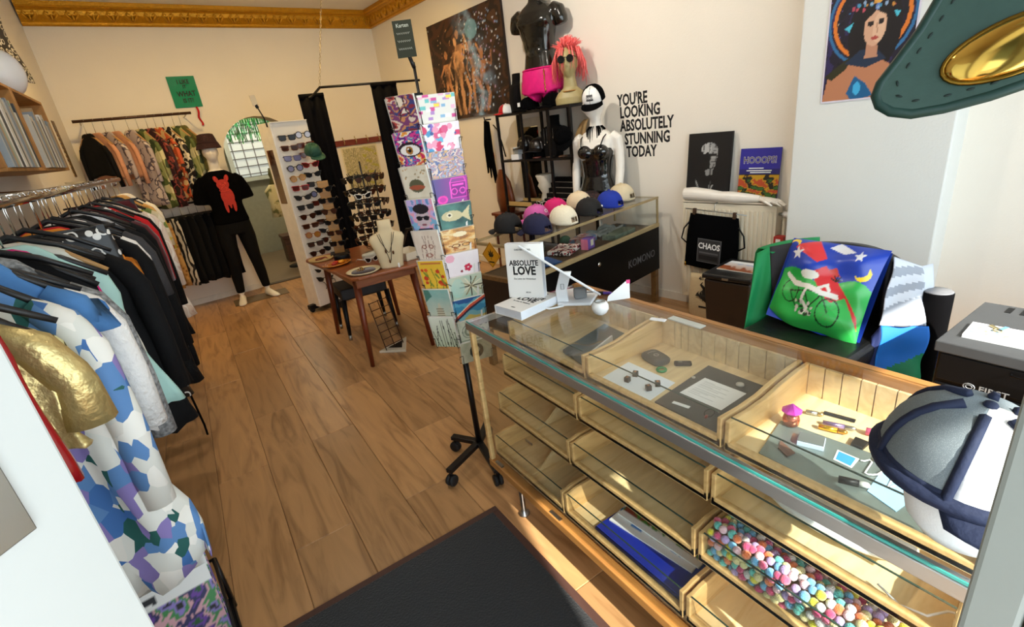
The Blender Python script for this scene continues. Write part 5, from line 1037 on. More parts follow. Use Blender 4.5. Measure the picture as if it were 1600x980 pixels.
        P.blend(P.x, '5a5a94', 'b03aa0'); c = 'ff5ad0'; P.rect(.48, .2, .95, .8, c); P.rect(.51, .23, .92, .77, '8a2a8c'); P.ell(.6, .45, .09, .13, c, ring=.7); P.ell(.83, .45, .09, .13, c, ring=.7); P.rect(.55, .65, .88, .72, c); P.line([(.5, .8), (.55, .93), (.9, .93), (.93, .8)], .025, c); P.ell(.25, .2, .14, .16, 'ff4ab8'); P.ell(.25, .2, .09, .10, 'c83aa8')
    elif k == 'fish': P.blend(P.noise(1, 1, 3), '2a4a4a', '5a8a80'); P.ell(.42, .52, .3, .2, 'cdbf94'); P.poly([(.66, .5), (.95, .85), (.9, .5), (.95, .2)], 'd6c79a'); P.ell(.35, .56, .08, .1, 'e9dfc0'); P.ell(.35, .56, .04, .05, '1c1c18')
    elif k == 'sepia': P.blend(P.y, 'a8602a', 'f0c88a'); P.bands(P.noise(1, 3, 2, .5), ['8a4a20', 'c9843e', 'e8b468', 'f2d6a0', 'b56a30'], .7); P.ell(.4, .3, .13, .08, '6a3414', ring=.7); P.ell(.7, .3, .13, .08, '6a3414', ring=.7); P.ell(.55, .75, .2, .1, 'f6e2b8')
    elif k == 'flower': P.blend(P.noise(1, 1, 3)*.4, 'f0e6e6', 'e0ccd0'); P.ell(.15, .8, .13, .16, 'e8a8b8'); [P.ell(.65+.07*math.cos(i*1.26), .32+.1*math.sin(i*1.26), .05, .07, 'cf2a4a') for i in range(5)]; P.ell(.45, .2, .04, .05, '8a1a30')
    elif k == 'star': P.blend(P.noise(1, 1, 4), '9ac0b0', 'd8d2b4'); [P.line([(.65, .5), (.65+.34*math.cos(i*.52), .5+.42*math.sin(i*.52))], .035, ['3a3222', 'e6dfc4', '8a7a50'][i % 3]) for i in range(12)]; P.ell(.25, .5, .2, .4, 'a5d0c4', k=.6)
    elif k == 'comet': P.bands(P.y*.7+.3*P.noise(1, 1, 7), ['c9b05a', '7ab0b8', '3a8ab0', '5aa8c4', '2a5a94']); P.line([(0, .1), (.5, .6), (1, .95)], .12, 'd8563a'); P.line([(0, .02), (.5, .5), (1, .85)], .06, '2a2440'); P.line([(0, .2), (.5, .7), (1, 1.02)], .03, 'f0e2c4')
    elif k == 'note': P.blend(P.noise(3, 3, 2)*.6, 'dcdcc4', 'a9b49a'); P.ell(.35, .5, .2, .33, '7a8470', ring=.9); P.ell(.35, .5, .13, .24, '8a947c', ring=.5); P.dots(14, .03, .06, ['4a6a4a', '5a7a5c', '3a4a3a'], 2, (.6, .2, .95, .9)); P.rect(.05, .06, .95, .09, '8a947c')
    else: P.blend(P.noise(2, 2, 8)*.6, 'c9c4a8', '7a846a'); P.ell(.5, .5, .22, .34, '3a3a2e'); P.ell(.5, .55, .1, .16, 'b5ac8c')
    return p
def pocket(z, nrm, w_, h_, key, label, off=.10, stack=.012, lateral=0):
    """wire pocket (part of the rack) with a stack of cards leaning in it"""
    rt_ = Vector((-nrm.y, nrm.x, 0)); up_ = (Vector((0, 0, 1))-nrm*.16).normalized(); up_ = (Vector((0, 0, 1))+nrm*.14).normalized()
    o = Vector((PCX, PCY, z))+nrm*off+rt_*lateral
    c = thing('postcard', label, 'postcard', group='postcards in the tower'); c.matrix_world = frame(o, rt_, up_)
    W, H = w_, h_
    q = art(key, 40 if W < H else 56, 56 if W < H else 40); q.mesh('picture_side', W, H, c, loc=(0, -.0006, .004))
    sh = -1; mb = MB(); mb.box((0, stack/2, H/2), (W, stack, H)); (mb.loft if W < H else (lambda *a, **k: 0))([[(sh*(W/2-.02), stack, 0), (sh*(W/2+.012), stack+.004, .0), (sh*(W/2+.02), stack+.01, H*.96), (sh*(W/2-.02), stack, H*.96)], [(sh*(W/2-.02), stack+.006, 0), (sh*(W/2+.012), stack+.012, .0), (sh*(W/2+.02), stack+.018, H*.96), (sh*(W/2-.02), stack+.006, H*.96)]], sm=False); mb.build('card_stack', mat('white_card_edges', 'dedad2', .7), c, loc=(0, 0, .004))
    wp = MB(); wp.M = frame(o-Vector((PCX, PCY, 0)), rt_, up_); a, b = W/2+.006, stack+.004
    wp.tube([(-a+.012, -.006, .05), (-a+.012, -.006, 0), (-a+.012, b, -.002)], .0014, 5); wp.tube([(a-.012, -.006, .05), (a-.012, -.006, 0), (a-.012, b, -.002)], .0014, 5)
    wp.tube([(-a, b, .03), (-a, -.006, .05), (-a+.012, -.006, .05)], .0014, 5); wp.tube([(a, b, .03), (a, -.006, .05), (a-.012, -.006, .05)], .0014, 5); wp.tube([(-a, b, 0), (-a, b, H*.9), (a, b, H*.9), (a, b, 0)], .0014, 5, closed=True)
    wp.build('wire_pocket', wire, t)
LK = [('swirl', 'red and violet swirl picture card, topmost of the portrait column'), ('eye', 'card of a large eye with rainbow skin'), ('cactus', 'cream card with a small round cactus'), ('man', 'card of a man in dark sunglasses on lilac'), ('sketch', 'sepia figure sketch card'), ('poppies', 'yellow card with red poppies'), ('temple', 'pale green card of temple steps'), ('reeds', 'card with dark reeds, lowest of the portrait column')]
for i, (k, l) in enumerate(LK): pocket(1.575-i*.130, lw, .118, .156, k, l, .085, lateral=-.03)
RK = [('blocks', 'white card with pastel coloured blocks, topmost landscape card'), ('shapes', 'card of pink and blue blots on white'), ('fluid', 'blue and ochre marbled card'), ('radio', 'violet card with a pink neon radio'), ('fish', 'teal card with a pale fish'), ('sepia', 'orange sepia landscape card'), ('flower', 'white card with a red blossom'), ('star', 'pale green card with dark rays'), ('comet', 'blue card with a red diagonal streak'), ('note', 'grey green banknote style card'), ('dark', 'olive card with dark oval, lowest landscape card')]
for i, (k, l) in enumerate(RK): pocket(1.615-i*.1045, rw_, .15, .107, k, l, .07, lateral=.045)
for i in range(8): pocket(1.50-i*.115, bw_, .108, .12, ['fluid', 'star', 'sepia', 'shapes', 'note', 'comet', 'temple', 'swirl'][i], '%s card of the column turned toward the wall' % ['marbled', 'rayed', 'orange', 'blotted', 'grey green', 'streaked', 'temple', 'swirl'][i], .11, lateral=0)
for i in range(7): 
    z = .66+i*.165; MB().tube([Vector((0, 0, z))+d_ for d_ in (lw*.05, lw*.05+Vector((-.05, .03, 0)), bw_*.08, rw_*.04)], .002, 5).build('spacer_wire', wire, t)
# chalk sign on top and clip with cables
sg = MB(); sg.M = frame((-.02, 0, 1.87), (.86, -.5, 0), (-.0, .0, 1)); sg.box((0, 0, .06), (.072, .005, .125)); sg.build('chalk_sign', mat('chalkboard', '2e3020', .8), t)['label'] = 'small chalk price board'
mb = MB(); mb.M = facing(Vector((-.02, 0, 1.975))+Vector((-.5, -.86, 0))*.003, (.86, -.5, 0), (0, 0, 1)); mb.text('Karten', .019, .006, .9, .0003)
for i in range(3): mb.tube([(-.026+.0026*j, -.026*(i+1)+.004*math.sin(j*2.1+i), .0004) for j in range(20)], .0007, 4)
mb.build('chalk_writing', mat('chalk', 'cfd0c0', .9), t)
mb = MB(); mb.tube([(0, 0, 1.83), (-.012, 0, 1.87)], .008, 8); mb.build('sign_rod', BLKM, t)
mb = MB(); mb.box((.0, -.0, 1.69), (.03, .03, .06)); mb.box((-.015, -.01, 1.73), (.05, .02, .02)); mb.build('rotating_clamp', BLACK, t, bev=.004)
# ================================================================ right wall: painting, text, shelving, mannequins
# large splash painting with dancing figures (plain painted impression)
p = Paint(140, 108, '24130c'); z = p.noise(2, 2, 21, .5); p.bands(z, ['1a0d08', '2c180e', '4a2a18', '241209', '5a3820'], .8)
def fig(x, s, lean, c):
    m = np.zeros(p.x.shape, bool); q = Paint(p.w, p.h, '000000')
    q.ell(x+lean*.5, .80*s+.02, .024, .04, 'ffffff'); q.poly([(x-.045+lean*.4, .72*s), (x+.05+lean*.4, .72*s), (x+.03+lean*.1, .55*s), (x+.042, .45*s), (x-.045+lean*.1, .45*s), (x-.03, .56*s)], 'ffffff')
    q.line([(x+.02, .46*s), (x+.07-lean*.2, .27*s), (x+.02, .06)], .036, 'ffffff'); q.line([(x-.02, .46*s), (x-.045-lean*.1, .27*s), (x-.03, .06)], .036, 'ffffff'); q.line([(x+.04+lean*.4, .7*s), (x+.12, .64*s), (x+.1+lean, .80*s)], .02, 'ffffff'); q.line([(x-.04+lean*.4, .7*s), (x-.1, .58*s), (x-.07, .45*s)], .02, 'ffffff')
    k = q.a[..., 0]*np.clip(p.noise(4, 3, int(x*100), .4)*1.5-.1, .15, 1)
    a = np.array(lin(c)); p.a = p.a*(1-k[..., None])+a*k[..., None]
for x, s_, l, c in ((.22, .80, .02, 'c98a58'), (.36, .92, .05, 'dca878'), (.44, 1.0, -.03, 'd09868'), (.60, .84, -.04, 'c9905f'), (.70, .72, .03, 'b07850')): fig(x, s_, l, c)
zz = np.exp(-((p.x-.62-.08*np.sin(p.y*5))/.10)**2)*np.clip(p.noise(5, 5, 3, .8)*1.5-.35, 0, 1); a_ = np.array(lin('8fb4d8')); p.a = p.a*(1-zz[..., None])+a_*zz[..., None]
p.dots(240, .003, .009, ['dfe8f2', '9ab8dc', 'b9a0c8', '6f94c0'], 4, (.45, .05, .95, .95), .9); p.dots(60, .003, .006, ['e8c9a0', 'd0965a'], 6, (.1, .3, .6, .9), .8); p.ell(.62, .82, .08, .09, '7fb8d4', k=.6)
c0 = RW(2.06, .02, 1.715); t = thing('splash_painting', 'large dark painting of dancing bodies in a splash of water', 'painting', c0)
t.matrix_world = frame(c0, -dR, (0, 0, 1)) 
p.mesh('painted_face', 1.34, 1.02, t, loc=(0, -.012, 0)); box('canvas', (0, .004, .51), (1.34, .03, 1.02), mat('dark_canvas_edge', '2a1d16', .8), t, .002)
for x, z in ((-.64, .97), (.64, .05)): MB().lathe([(.012, -.0), (.012, .004), (.004, .006)], 10).build('mirror_clip', STEEL, t, loc=(x, -.014, z), rot=(PI/2, 0, 0))
# wall lettering
WT = [("YOU'RE", 1.652, .0), ('LOOKING', 1.556, .0), ('ABSOLUTELY', 1.452, .0), ('STUNNING', 1.345, .0), ('TODAY', 1.243, .0)]
y_l = 3.205; tw = thing('wall_lettering', 'dark wall lettering of a five line compliment beside the dressed torso', 'lettering', RWy(y_l, .0, 1.45))
tw.matrix_world = frame(RWy(y_l, .0, 0), -dR, (0, 0, 1))
xs = (.0, .02, .02, .06, .075)
for (s_, z, o_), x in zip(WT, xs):
    mb = MB(); mb.M = facing((x, -.0008, z), (1, 0, 0), (0, 0, 1)); mb.text(s_, .122, .03, .70, .0006, align='LEFT'); mb.build('lettering_line', INK, tw)
# black metal shelving unit
sh_o = RWy(4.45, .31); t = thing('metal_shelf_unit', 'black metal shelving unit with accessories against the right wall', 'shelf', sh_o); t.matrix_world = frame((sh_o.x, sh_o.y, 0), -dR, (0, 0, 1))
SHM = t.matrix_world.copy(); LS, DS = 1.0, .29         # local x along the wall toward the camera, y into the wall
bsh = mat('black_shelf_metal', '120e0f', .45, .2)
for x in (.012, .36, .72, LS-.012):
    for y in (.012, DS-.012): box('post', (x, y, .84), (.022, .022, 1.68), bsh, t)
for z in (.36, .80, 1.245, 1.672): box('shelf_board', (LS/2, DS/2, z), (LS, DS, .02), bsh, t, .002)
def SH(x, y, z, rz=0): return SHM @ T((x, y, z), (0, 0, rz))
def SP(x, y, z): return SHM @ Vector((x, y, z))
sang = math.atan2(-dR.y, -dR.x)          # world angle of local x
face_room = sang                             # things in this frame face local -y (into the room)
def sthing(name, label, cat, x, y, z, rz=0, group=None): t = thing(name, label, cat, (0, 0, 0), group=group); t.matrix_world = SH(x, y, z, rz); return t
# black male torso with pink shorts, on the top shelf
blg = mat('gloss_black_torso', '14130f', .16, var=.1, coat=.5)
def male_torso(t):
    mb = MB(); rings_z(mb, [(0, 0, 0, .165, .105), (.06, 0, 0, .17, .115), (.14, 0, 0, .155, .10), (.24, 0, 0, .135, .085), (.34, 0, 0, .15, .10), (.46, 0, -.005, .185, .12), (.54, 0, 0, .19, .105), (.59, 0, .01, .14, .08), (.63, 0, .015, .07, .062), (.70, 0, .01, .058, .058), (.76, 0, 0, .058, .06)])
    for s in (-1, 1):
        mb.tube([(s*.15, .005, .55), (s*.205, .01, .52), (s*.225, .015, .46), (s*.235, .02, .42)], [.06, .068, .064, .05], 14); mb.ell((s*.075, -.085, .47), (.085, .04, .055)); mb.tube([(s*.09, 0, .06), (s*.095, -.01, -.06)], [.09, .075], 14)
        for i in range(3): mb.ell((s*.032, -.078, .36-i*.06), (.032, .018, .028))
    remesh(mb.build('torso', blg, t), .011, 2)
tor = sthing('male_torso', 'glossy black male torso on top of the metal shelving unit', 'mannequin', .56, .14, 1.90, .25); male_torso(tor); MB().tube([(0, 0, -.21), (0, 0, .05)], .02, 10).build('stand_pole', BLACK, tor); MB().lathe([(.09, -.217), (.09, -.205), (.02, -.2)], 20).build('stand_base', BLACK, tor)
MB().ell((0, -.01, .84), (.075, .095, .11), 20, 12).build('head', blg, tor)
shm = cloth('hot_pink_shorts', 'df1f7a', rough=.5); sho = thing('shorts', 'hot pink shorts with a gold chain on the black torso', 'shorts'); sho.matrix_world = SH(.56, .14, 1.90, .25)
mb = MB(); rings_z(mb, [(-.095, 0, 0, .19, .13), (-.02, 0, 0, .192, .135), (.06, 0, 0, .188, .13), (.10, 0, 0, .178, .12), (.115, 0, 0, .172, .115)])
for s in (-1, 1): mb.tube([(s*.095, 0, .0), (s*.105, -.005, -.09), (s*.11, -.005, -.095)], [.11, .108, .107], 16)
remesh(mb.build('cloth_body', shm, sho), .012, 2); MB().tube([(.172*math.cos(q)*1.04, .118*math.sin(q)*1.06, .108) for q in [2*PI*k/30 for k in range(30)]], .008, 6, closed=True).build('waistband', shm, sho)
MB().tube([(.10+.004*math.sin(i*2), -.125-.006*math.cos(i*2), .09-i*.012) for i in range(16)], .005, 5).build('gold_chain', GOLD, sho)
# wig head
wg = sthing('display_bust', 'olive display head with bust, sunglasses and necklace on the shelf', 'display head', .93, .10, 1.683, .55)
mb = MB(); rings_z(mb, [(0, 0, 0, .13, .08), (.05, 0, 0, .135, .08), (.09, 0, .005, .11, .07), (.13, 0, .01, .06, .055), (.2, 0, .0, .048, .05), (.27, 0, -.005, .05, .055)]); head_geo(mb, Matrix.Translation((0, -.01, .315)), .076, .098, .125); remesh(mb.build('head', mat('olive_skin_head', 'a99a6a', .45), wg), .0065, 1)
mb = MB(); mb.tube([(.075*math.cos(q), .01-.08*math.sin(q), .10+.03*math.sin(q)-.03*abs(math.sin(q))) for q in [PI*k/14 for k in range(15)]], .006, 6); mb.build('bead_necklace', mat('gold_red_beads', 'a9763a', .3, .4, var=.6, scale=90), wg)
wig = sthing('wig', 'shaggy salmon pink wig on the olive display head', 'wig', .93, .10, 1.683, .55); wm = mat('salmon_pink_hair', 'f7706e', .5, var=.3, scale=60); R = random.Random(12); mb = MB()
mb.loft([[(.086*math.sin(a)*math.cos(q), .012+.108*math.sin(a)*math.sin(q)*(1 if math.sin(q) > 0 else .78), .315+.138*math.cos(a)) for q in [2*PI*k/20 for k in range(20)]] for a in (.05, .5, .9, 1.25)])
for i in range(420):
    a = R.uniform(.05, 1.35); q = R.uniform(0, 2*PI)
    if a > .95 and math.sin(q) < -.55: continue
    st = Vector((.085*math.sin(a)*math.cos(q), .012+.105*math.sin(a)*math.sin(q), .315+.137*math.cos(a))); d = Vector((math.sin(a)*math.cos(q), math.sin(a)*math.sin(q)*.9, math.cos(a)*.8+.1))
    L = R.uniform(.06, .105)
    if a > .8: pts = [st, st+d*.035+Vector((0, 0, -.0)), st+d*.06+Vector((0, 0, -L*.9)), st+d*R.uniform(.03, .09)+Vector((R.uniform(-.02, .02), 0, -L*2.2))]
    else: pts = [st, st+d*L*.5, st+d*L+Vector((R.uniform(-.02, .02), R.uniform(-.02, .02), -.02))]
    mb.tube(pts, [.007, .006, .004, .0012][:len(pts)] if len(pts) == 4 else [.007, .005, .0012], 5)
mb.build('hair', wm, wig)
shades(16, SH(.93, .10, 1.683, .55) @ T((0, -.118, .338), (.05, 0, 0), 1.1), 'round black sunglasses worn by the wig head', 'sunglasses on the shelving unit')
# bust, caps, mirror and small things on the top shelf
blkv = mat('black_velvet_bust', '0c0a0b', .9, spec=.2)
bb = bust('tall black velvet jewellery bust at the far end of the top shelf', (0, 0, 0), 0, blkv, .34, .12); bb.matrix_world = SH(.17, .14, 1.683, -.5)
wb = bust('white display bust half hidden behind the black one', (0, 0, 0), 0, mat('white_display_bust', 'e9e2d4', .5), .28, .10); wb.matrix_world = SH(.36, .2, 1.683, -.1)
cap('snapback_cap', 'red and white cap at the far end of the top shelf', SH(.06, .10, 1.687, -2.2), mat('red_cap_cotton', 'b5141c', .8), wcap, mat('red_cap_cotton', 'b5141c'), s=.8)
cap('snapback_cap', 'black cap with a white badge in front of the pink shorts', SH(.42, .08, 1.687, -2.0), BLKF)
cap('snapback_cap', 'black studded cap under the wig head', SH(.74, .07, 1.687, -1.9), BLKF)
box('cap_badge', (0, 0, 0), (.03, .003, .035), PAPER).matrix_world = SH(.40, -.03, 1.74, .1); tag(bpy.data.objects['cap_badge'], 'white badge card leaning on the black cap', 'badge')
t = sthing('table_mirror', 'small round grey mirror on a white foot beside the wig head', 'mirror', .84, .05, 1.683, -.3); MB().lathe([(.028, 0), (.03, .01), (.012, .03), (.008, .05)], 16).build('foot', WHP, t); MB().lathe([(.001, -.006), (.04, -.006), (.044, 0), (.04, .006), (.001, .006)], 24).build('mirror_disc', mat('grey_mirror', '6a6f72', .1, .9), t, loc=(0, 0, .09), rot=(PI/2, 0, 0))
# middle shelf: mirror panel, round black helmet caps, open white box, black display bust, tan neck stand
t = sthing('framed_mirror', 'tall pale framed mirror standing behind the shelving unit', 'mirror', .17, .302, .62)
box('frame', (0, 0, .5), (.30, .012, 1.0), mat('white_mirror_frame', 'd6cdb9', .5), t, .002); box('mirror_pane', (0, -.0075, .48), (.22, .003, .88), mat('mirror_silver', 'c9c6ba', .02, 1, var=0), t)
for i, (x, l) in enumerate(((.25, 'round black cap with gloss dome on the middle shelf, nearer the mirror'), (.42, 'round black cap behind the open white box'))): cap('satin_hat', l, SH(x, .15, 1.262+(.09 if i == 0 else .06), -1.5), mat('dark_satin_cap', '17110e', .35, coat=.3), s=1.05)
for x, y in ((.25, .15), (.42, .15)): o = MB().lathe([(.06, 0), (.055, .02), (.05, .1), (.03, .13), (.001, .14)], 16).build('hat_stand', BLKV if False else blkv); o.matrix_world = SH(x, y, 1.256); tag(o, 'low black hat stand on the middle shelf, %s' % ('nearer the mirror' if x < .3 else 'nearer the tan neck stand'), 'hat stand')
t = sthing('gift_box', 'open white gift box with a paper flower on the middle shelf', 'box', .22, .03, 1.256, .2)
box('box_base', (0, 0, .025), (.09, .06, .05), WHP, t, .001); mb = MB(); mb.box((0, 0, 0), (.10, .004, .075)); mb.build('box_lid', WHP, t, loc=(.02, .02, .08), rot=(.5, 0, .3)); mb = MB(); mb.grid(lambda u, v: (.06*(u-.5), -.01+.02*v*u, .05+.06*v), 3, 3); mb.build('printed_card', mat('grey_printed_card', 'b9b4a8', .6), t, solid=.001)
b2 = bust('large black velvet necklace bust with silver charms on the middle shelf', (0, 0, 0), 0, blkv, .36, .15); b2.matrix_world = SH(.60, .17, 1.256, -.1)
for i, x in enumerate((-.06, -.02, .03, .07)): MB().tube([(x, -.052, .25), (x+.004, -.056, .12+.02*i)], .0015, 5).build('chain', STEEL, b2); MB().ell((x+.004, -.058, .11+.02*i), (.006, .003, .012), 8, 5).build('charm', CHROME, b2)
t = sthing('neck_stand', 'tan curved neck stand on the middle shelf', 'display stand', .93, .13, 1.256, -.4); mb = MB(); mb.loft([[(w_*math.cos(q), yy+.02*math.sin(q), z) for q in [2*PI*k/16 for k in range(16)]] for z, w_, yy in ((0, .11, 0), (.1, .10, .02), (.2, .085, .05), (.26, .06, .08), (.29, .02, .11))]); mb.build('stand', mat('tan_suede', 'a98a5c', .8), t)
for i, (x, c, nm) in enumerate(((.50, '5a2a24', 'dark red'), (.68, '3a2c22', 'brown'), (.84, '6a4a34', 'tan'))): o = MB().tube([(.035*math.cos(q), .035*math.sin(q), 0) for q in [2*PI*k/18 for k in range(18)]], .007, 6, closed=True).build('bracelet', mat('bracelet_%d' % i, c, .4)); o.matrix_world = SH(x, .04, 1.264); tag(o, '%s bracelet on the front edge of the middle shelf' % nm, 'bracelet')
# lower shelf: black tiered display with pale cards, white frilled thing, tray
t = sthing('tiered_display', 'black tiered earring display with silver strips', 'display stand', .72, .12, .811, -.05)
for i in range(5): box('tier', (0, .07-.034*i, .19-.045*i), (.34, .05, .12), blkv, t, .002); box('silver_strip', (0, .043-.034*i, .195-.045*i), (.30, .003, .03), mat('silver_card_strip', 'b5aea0', .3, .5, var=.4, scale=60), t)
t = sthing('frilled_shade', 'white frilled lamp shade behind the tiered display', 'shade', .42, .2, .811); MB().lathe([(.05, 0), (.06, .05), (.045, .1), (.085, .17), (.07, .2), (.10, .27), (.09, .28)], 22).build('shade', mat('frilled_white', 'd9d2c2', .7), t)
t = sthing('wooden_tray', 'shallow pale wooden tray of trinkets on the lower shelf', 'tray', .25, .08, .811); box('tray_floor', (0, 0, .006), (.34, .2, .012), BLACK, t); box('tray_edge', (0, -.1, .02), (.34, .01, .04), mat('pale_tray_wood', 'c2a468', .5), t); box('tray_edge', (0, .1, .02), (.34, .01, .04), mat('pale_tray_wood', 'c2a468', .5), t)
shades(12, SH(.52, .02, .838), 'white framed sunglasses beside the tiered display', 'sunglasses on the shelving unit')
# hanging belts and cords left of the shelving unit, brown leather bag
t = thing('strap_hook', 'wall hook hung with black belts beside the postcard tower', 'hook', RW(2.38, .075, 1.66)); MB().tube([(.03, .0, 0), (0, 0, 0), (-.05, 0, 0), (-.05, 0, .03)], .008, 6).build('hook', BLKM, t)
for i in range(4): MB().tube([(-.03-.01*i, -.02*i+.03, -.01), (-.05-.012*i, -.05*i+.06, -.25-.03*i), (-.05, -.06*i+.06+.02*math.sin(i*3), -.55-.05*i), (-.04, -.03*i+.03, -.3), (-.03, -.02*i+.02, -.02)], .012, 6, closed=True).build('belt', BLKF, t)
o = MB().tube([(0, 0, 0), (-.02, -.10, -.05), (-.02, -.16, -.18), (-.01, -.19, -.33)], .007, 6).build('white_tipped_strap', BLACK); o.location = RW(2.42, .05, 1.60); tag(o, 'curved black strap on the wall beside the belts', 'strap')
o = MB().ell((0, 0, 0), (.02, .03, .09), 10, 8).build('red_pouch', red); o.location = RW(2.40, .1, 1.28); tag(o, 'small red pouch hanging among the black belts', 'pouch')
o = MB(); o.loft([[(.06*math.cos(q)*w_, .16*math.sin(q)*w_+.05*k_, z) for q in [2*PI*k/18 for k in range(18)]] for z, w_, k_ in ((0, .8, 0), (.12, 1, 0), (.32, .8, .3), (.42, .35, .6), (.45, .2, .7))]); o = o.build('leather_bag', mat('mottled_brown_leather', '6a3414', .35, var=.6, scale=10)); o.location = RW(2.62, .16, .70); tag(o, 'mottled brown leather bag left of the shelving unit', 'bag')
t = thing('bag_stool', 'dark wooden stool carrying the brown leather bag', 'stool', RW(2.62, .16, 0)); box('seat', (0, 0, .68), (.22, .34, .03), teakd, t, .004)
for x, y in ((-.08, -.13), (.08, -.13), (.08, .13), (-.08, .13)): MB().tube([(x, y, .67), (x*1.2, y*1.1, 0)], .014, 8).build('leg', teakd, t)
# white mannequin with trucker cap and latex top
def RWt(y, d, z): return RWy(y, d, z)
mo = RWt(3.27, .22, .07); t = thing('female_torso', 'white female torso on a stand, in a black latex top beside the lettering', 'mannequin', mo, sang+.3)
mb = MB(); rings_z(mb, [(.80, 0, 0, .15, .105), (.90, 0, 0, .155, .105), (1.02, 0, 0, .115, .085), (1.12, 0, 0, .125, .09), (1.22, 0, -.005, .15, .10), (1.31, 0, .0, .16, .085), (1.365, 0, .01, .11, .06), (1.39, 0, .012, .06, .05), (1.44, 0, .008, .045, .046), (1.50, 0, .0, .046, .05)])
for s in (-1, 1):
    mb.ell((s*.068, -.07, 1.215), (.065, .055, .06)); mb.tube([(s*.13, .01, 1.33), (s*.178, .012, 1.30), (s*.195, .015, 1.2), (s*.20, .0, 1.05), (s*.195, -.03, .93), (s*.19, -.06, .80)], [.05, .05, .042, .038, .034, .026], 14)
head_geo(mb, Matrix.Translation((0, -.01, 1.575)) @ Euler((.15, 0, -.85)).to_matrix().to_4x4(), .07, .09, .115)
remesh(mb.build('body', SKINW, t), .009, 2)
MB().tube([(0, 0, .82), (0, 0, -.04)], .016, 10).build('stand_pole', STEEL, t); MB().lathe([(.14, -.07), (.14, -.058), (.02, -.04)], 24).build('stand_base', STEEL, t)
lat = mat('black_latex', '0d0d0e', .1, var=.1, coat=.8, bump=1.0, scale=9)
lt = thing('latex_top', 'shiny black latex top with thin straps on the white torso', 'top', mo, sang+.3)
mb = MB(); rings_z(mb, [(.86, 0, 0, .166, .116), (.90, 0, 0, .166, .116), (1.02, 0, 0, .124, .094), (1.12, 0, 0, .133, .098), (1.20, 0, -.003, .152, .106), (1.245, 0, -.004, .152, .10)])
for s in (-1, 1): mb.ell((s*.068, -.078, 1.215), (.07, .058, .062))
remesh(mb.build('bodice', lat, lt), .009, 2)
for s in (-1, 1): MB().tube([(s*.085, -.125, 1.26), (s*.10, -.08, 1.325), (s*.105, -.0, 1.358), (s*.09, .06, 1.30)], .006, 6).build('strap', lat, lt)
mb = MB(); R = random.Random(3)
for i in range(70): q = R.uniform(0, 2*PI); mb.tube([(.052*math.cos(q), .01+.052*math.sin(q), 1.415), (.075*math.cos(q), .01+.085*math.sin(q), 1.39), (.085*math.cos(q), .01+.10*math.sin(q), 1.33-R.uniform(0, .04))], [.004, .003, .0006], 4)
o = mb.build('feather_choker', BLKF); o.location = mo; o.rotation_euler = (0, 0, sang+.3); tag(o, 'black feather choker round the white torso neck', 'choker')
def badge(t, P, s):
    mb = MB(); 
    for v0, v1, m_ in ((.28, .66, 0),):
        mb.grid(lambda u, v: Vector(P((u-.5)*.62, v0+(v1-v0)*v))*1.03, 6, 5)
    mb.build('badge', mat('grey_badge', '4a4a4c', .7), t, solid=.001)
    mb = MB(); mb.M = facing((.094*s, 0, .062*s), (0, 1, 0), (-.35, 0, 1)); mb.text('CHAOS', .024*s, .012, .8, .0006); mb.text
    mb.build('badge_lettering', wcap, t)
cm = Matrix.Translation((mo.x, mo.y, 1.688)) @ Matrix.Rotation(math.radians(210), 4, 'Z') @ Euler((0, .5, 0)).to_matrix().to_4x4()
cap('trucker_cap', 'white front black mesh trucker cap on the white torso', cm, wcap, BLKF, BLKF, logo=badge, s=1.08)
cap('satin_hat', 'black cap tucked at the shoulder of the white torso', Matrix.Translation(RWt(3.52, .34, 1.42)) @ Euler((.3, .7, -2.4)).to_matrix().to_4x4(), BLKF, s=.95)
# ================================================================ glass showcase with caps
so = Vector((1.54, 2.42, 0)); su = Vector((.9811, .1938, 0)); sv = Vector((-.1938, .9811, 0)); SL, SD = 1.65, .43
t = thing('glass_showcase', 'glass topped showcase with a black front, caps standing on it', 'showcase', so); t.matrix_world = frame(so, su, (0, 0, 1)); CM = t.matrix_world.copy()
fm_ = mat('pale_brass_frame', 'b9a67c', .4, .5)
def CS(a, b, z, rz=0): return CM @ T((a, b, z), (0, 0, rz))
for x in (.03, SL-.03):
    for y in (.03, SD-.03): box('leg', (x, y, .15), (.045, .045, .30), wood('brown_case_leg', '7a5a34', '5c4224'), t)
box('black_front', (SL/2, .012, .478), (SL, .024, .365), mat('black_case_front', '050506', .4, spec=.15), t, .002); box('end_panel', (.012, SD/2, .478), (.024, SD-.03, .365), mat('dark_case_end', '2a1d14', .5), t); box('end_panel', (SL-.012, SD/2, .478), (.024, SD-.03, .365), BLACK, t); box('back_panel', (SL/2, SD-.01, .478), (SL-.05, .02, .365), BLACK, t)
box('display_floor', (SL/2, SD/2, .655), (SL-.05, SD-.05, .012), mat('brown_case_floor', '4a3a28', .6), t); box('case_bottom', (SL/2, SD/2, .31), (SL-.06, SD-.06, .012), BLACK, t)
for y in (.01, SD-.01): box('frame_bar', (SL/2, y, .893), (SL, .02, .016), fm_, t, .002)
box('frame_bar', (SL/2, .008, .672), (SL, .026, .03), fm_, t, .002); box('frame_bar', (.01, SD/2, .893), (.02, SD, .016), fm_, t); box('frame_bar', (SL-.008, SD/2, .893), (.012, SD, .014), fm_, t); box('frame_bar', (.012, SD/2, .672), (.03, SD, .026), wood('brown_case_leg', '7a5a34', '5c4224'), t)
for x in (.009, SL-.009):
    for y in (.009, SD-.009): box('frame_post', (x, y, .785), (.014, .014, .2), fm_, t)
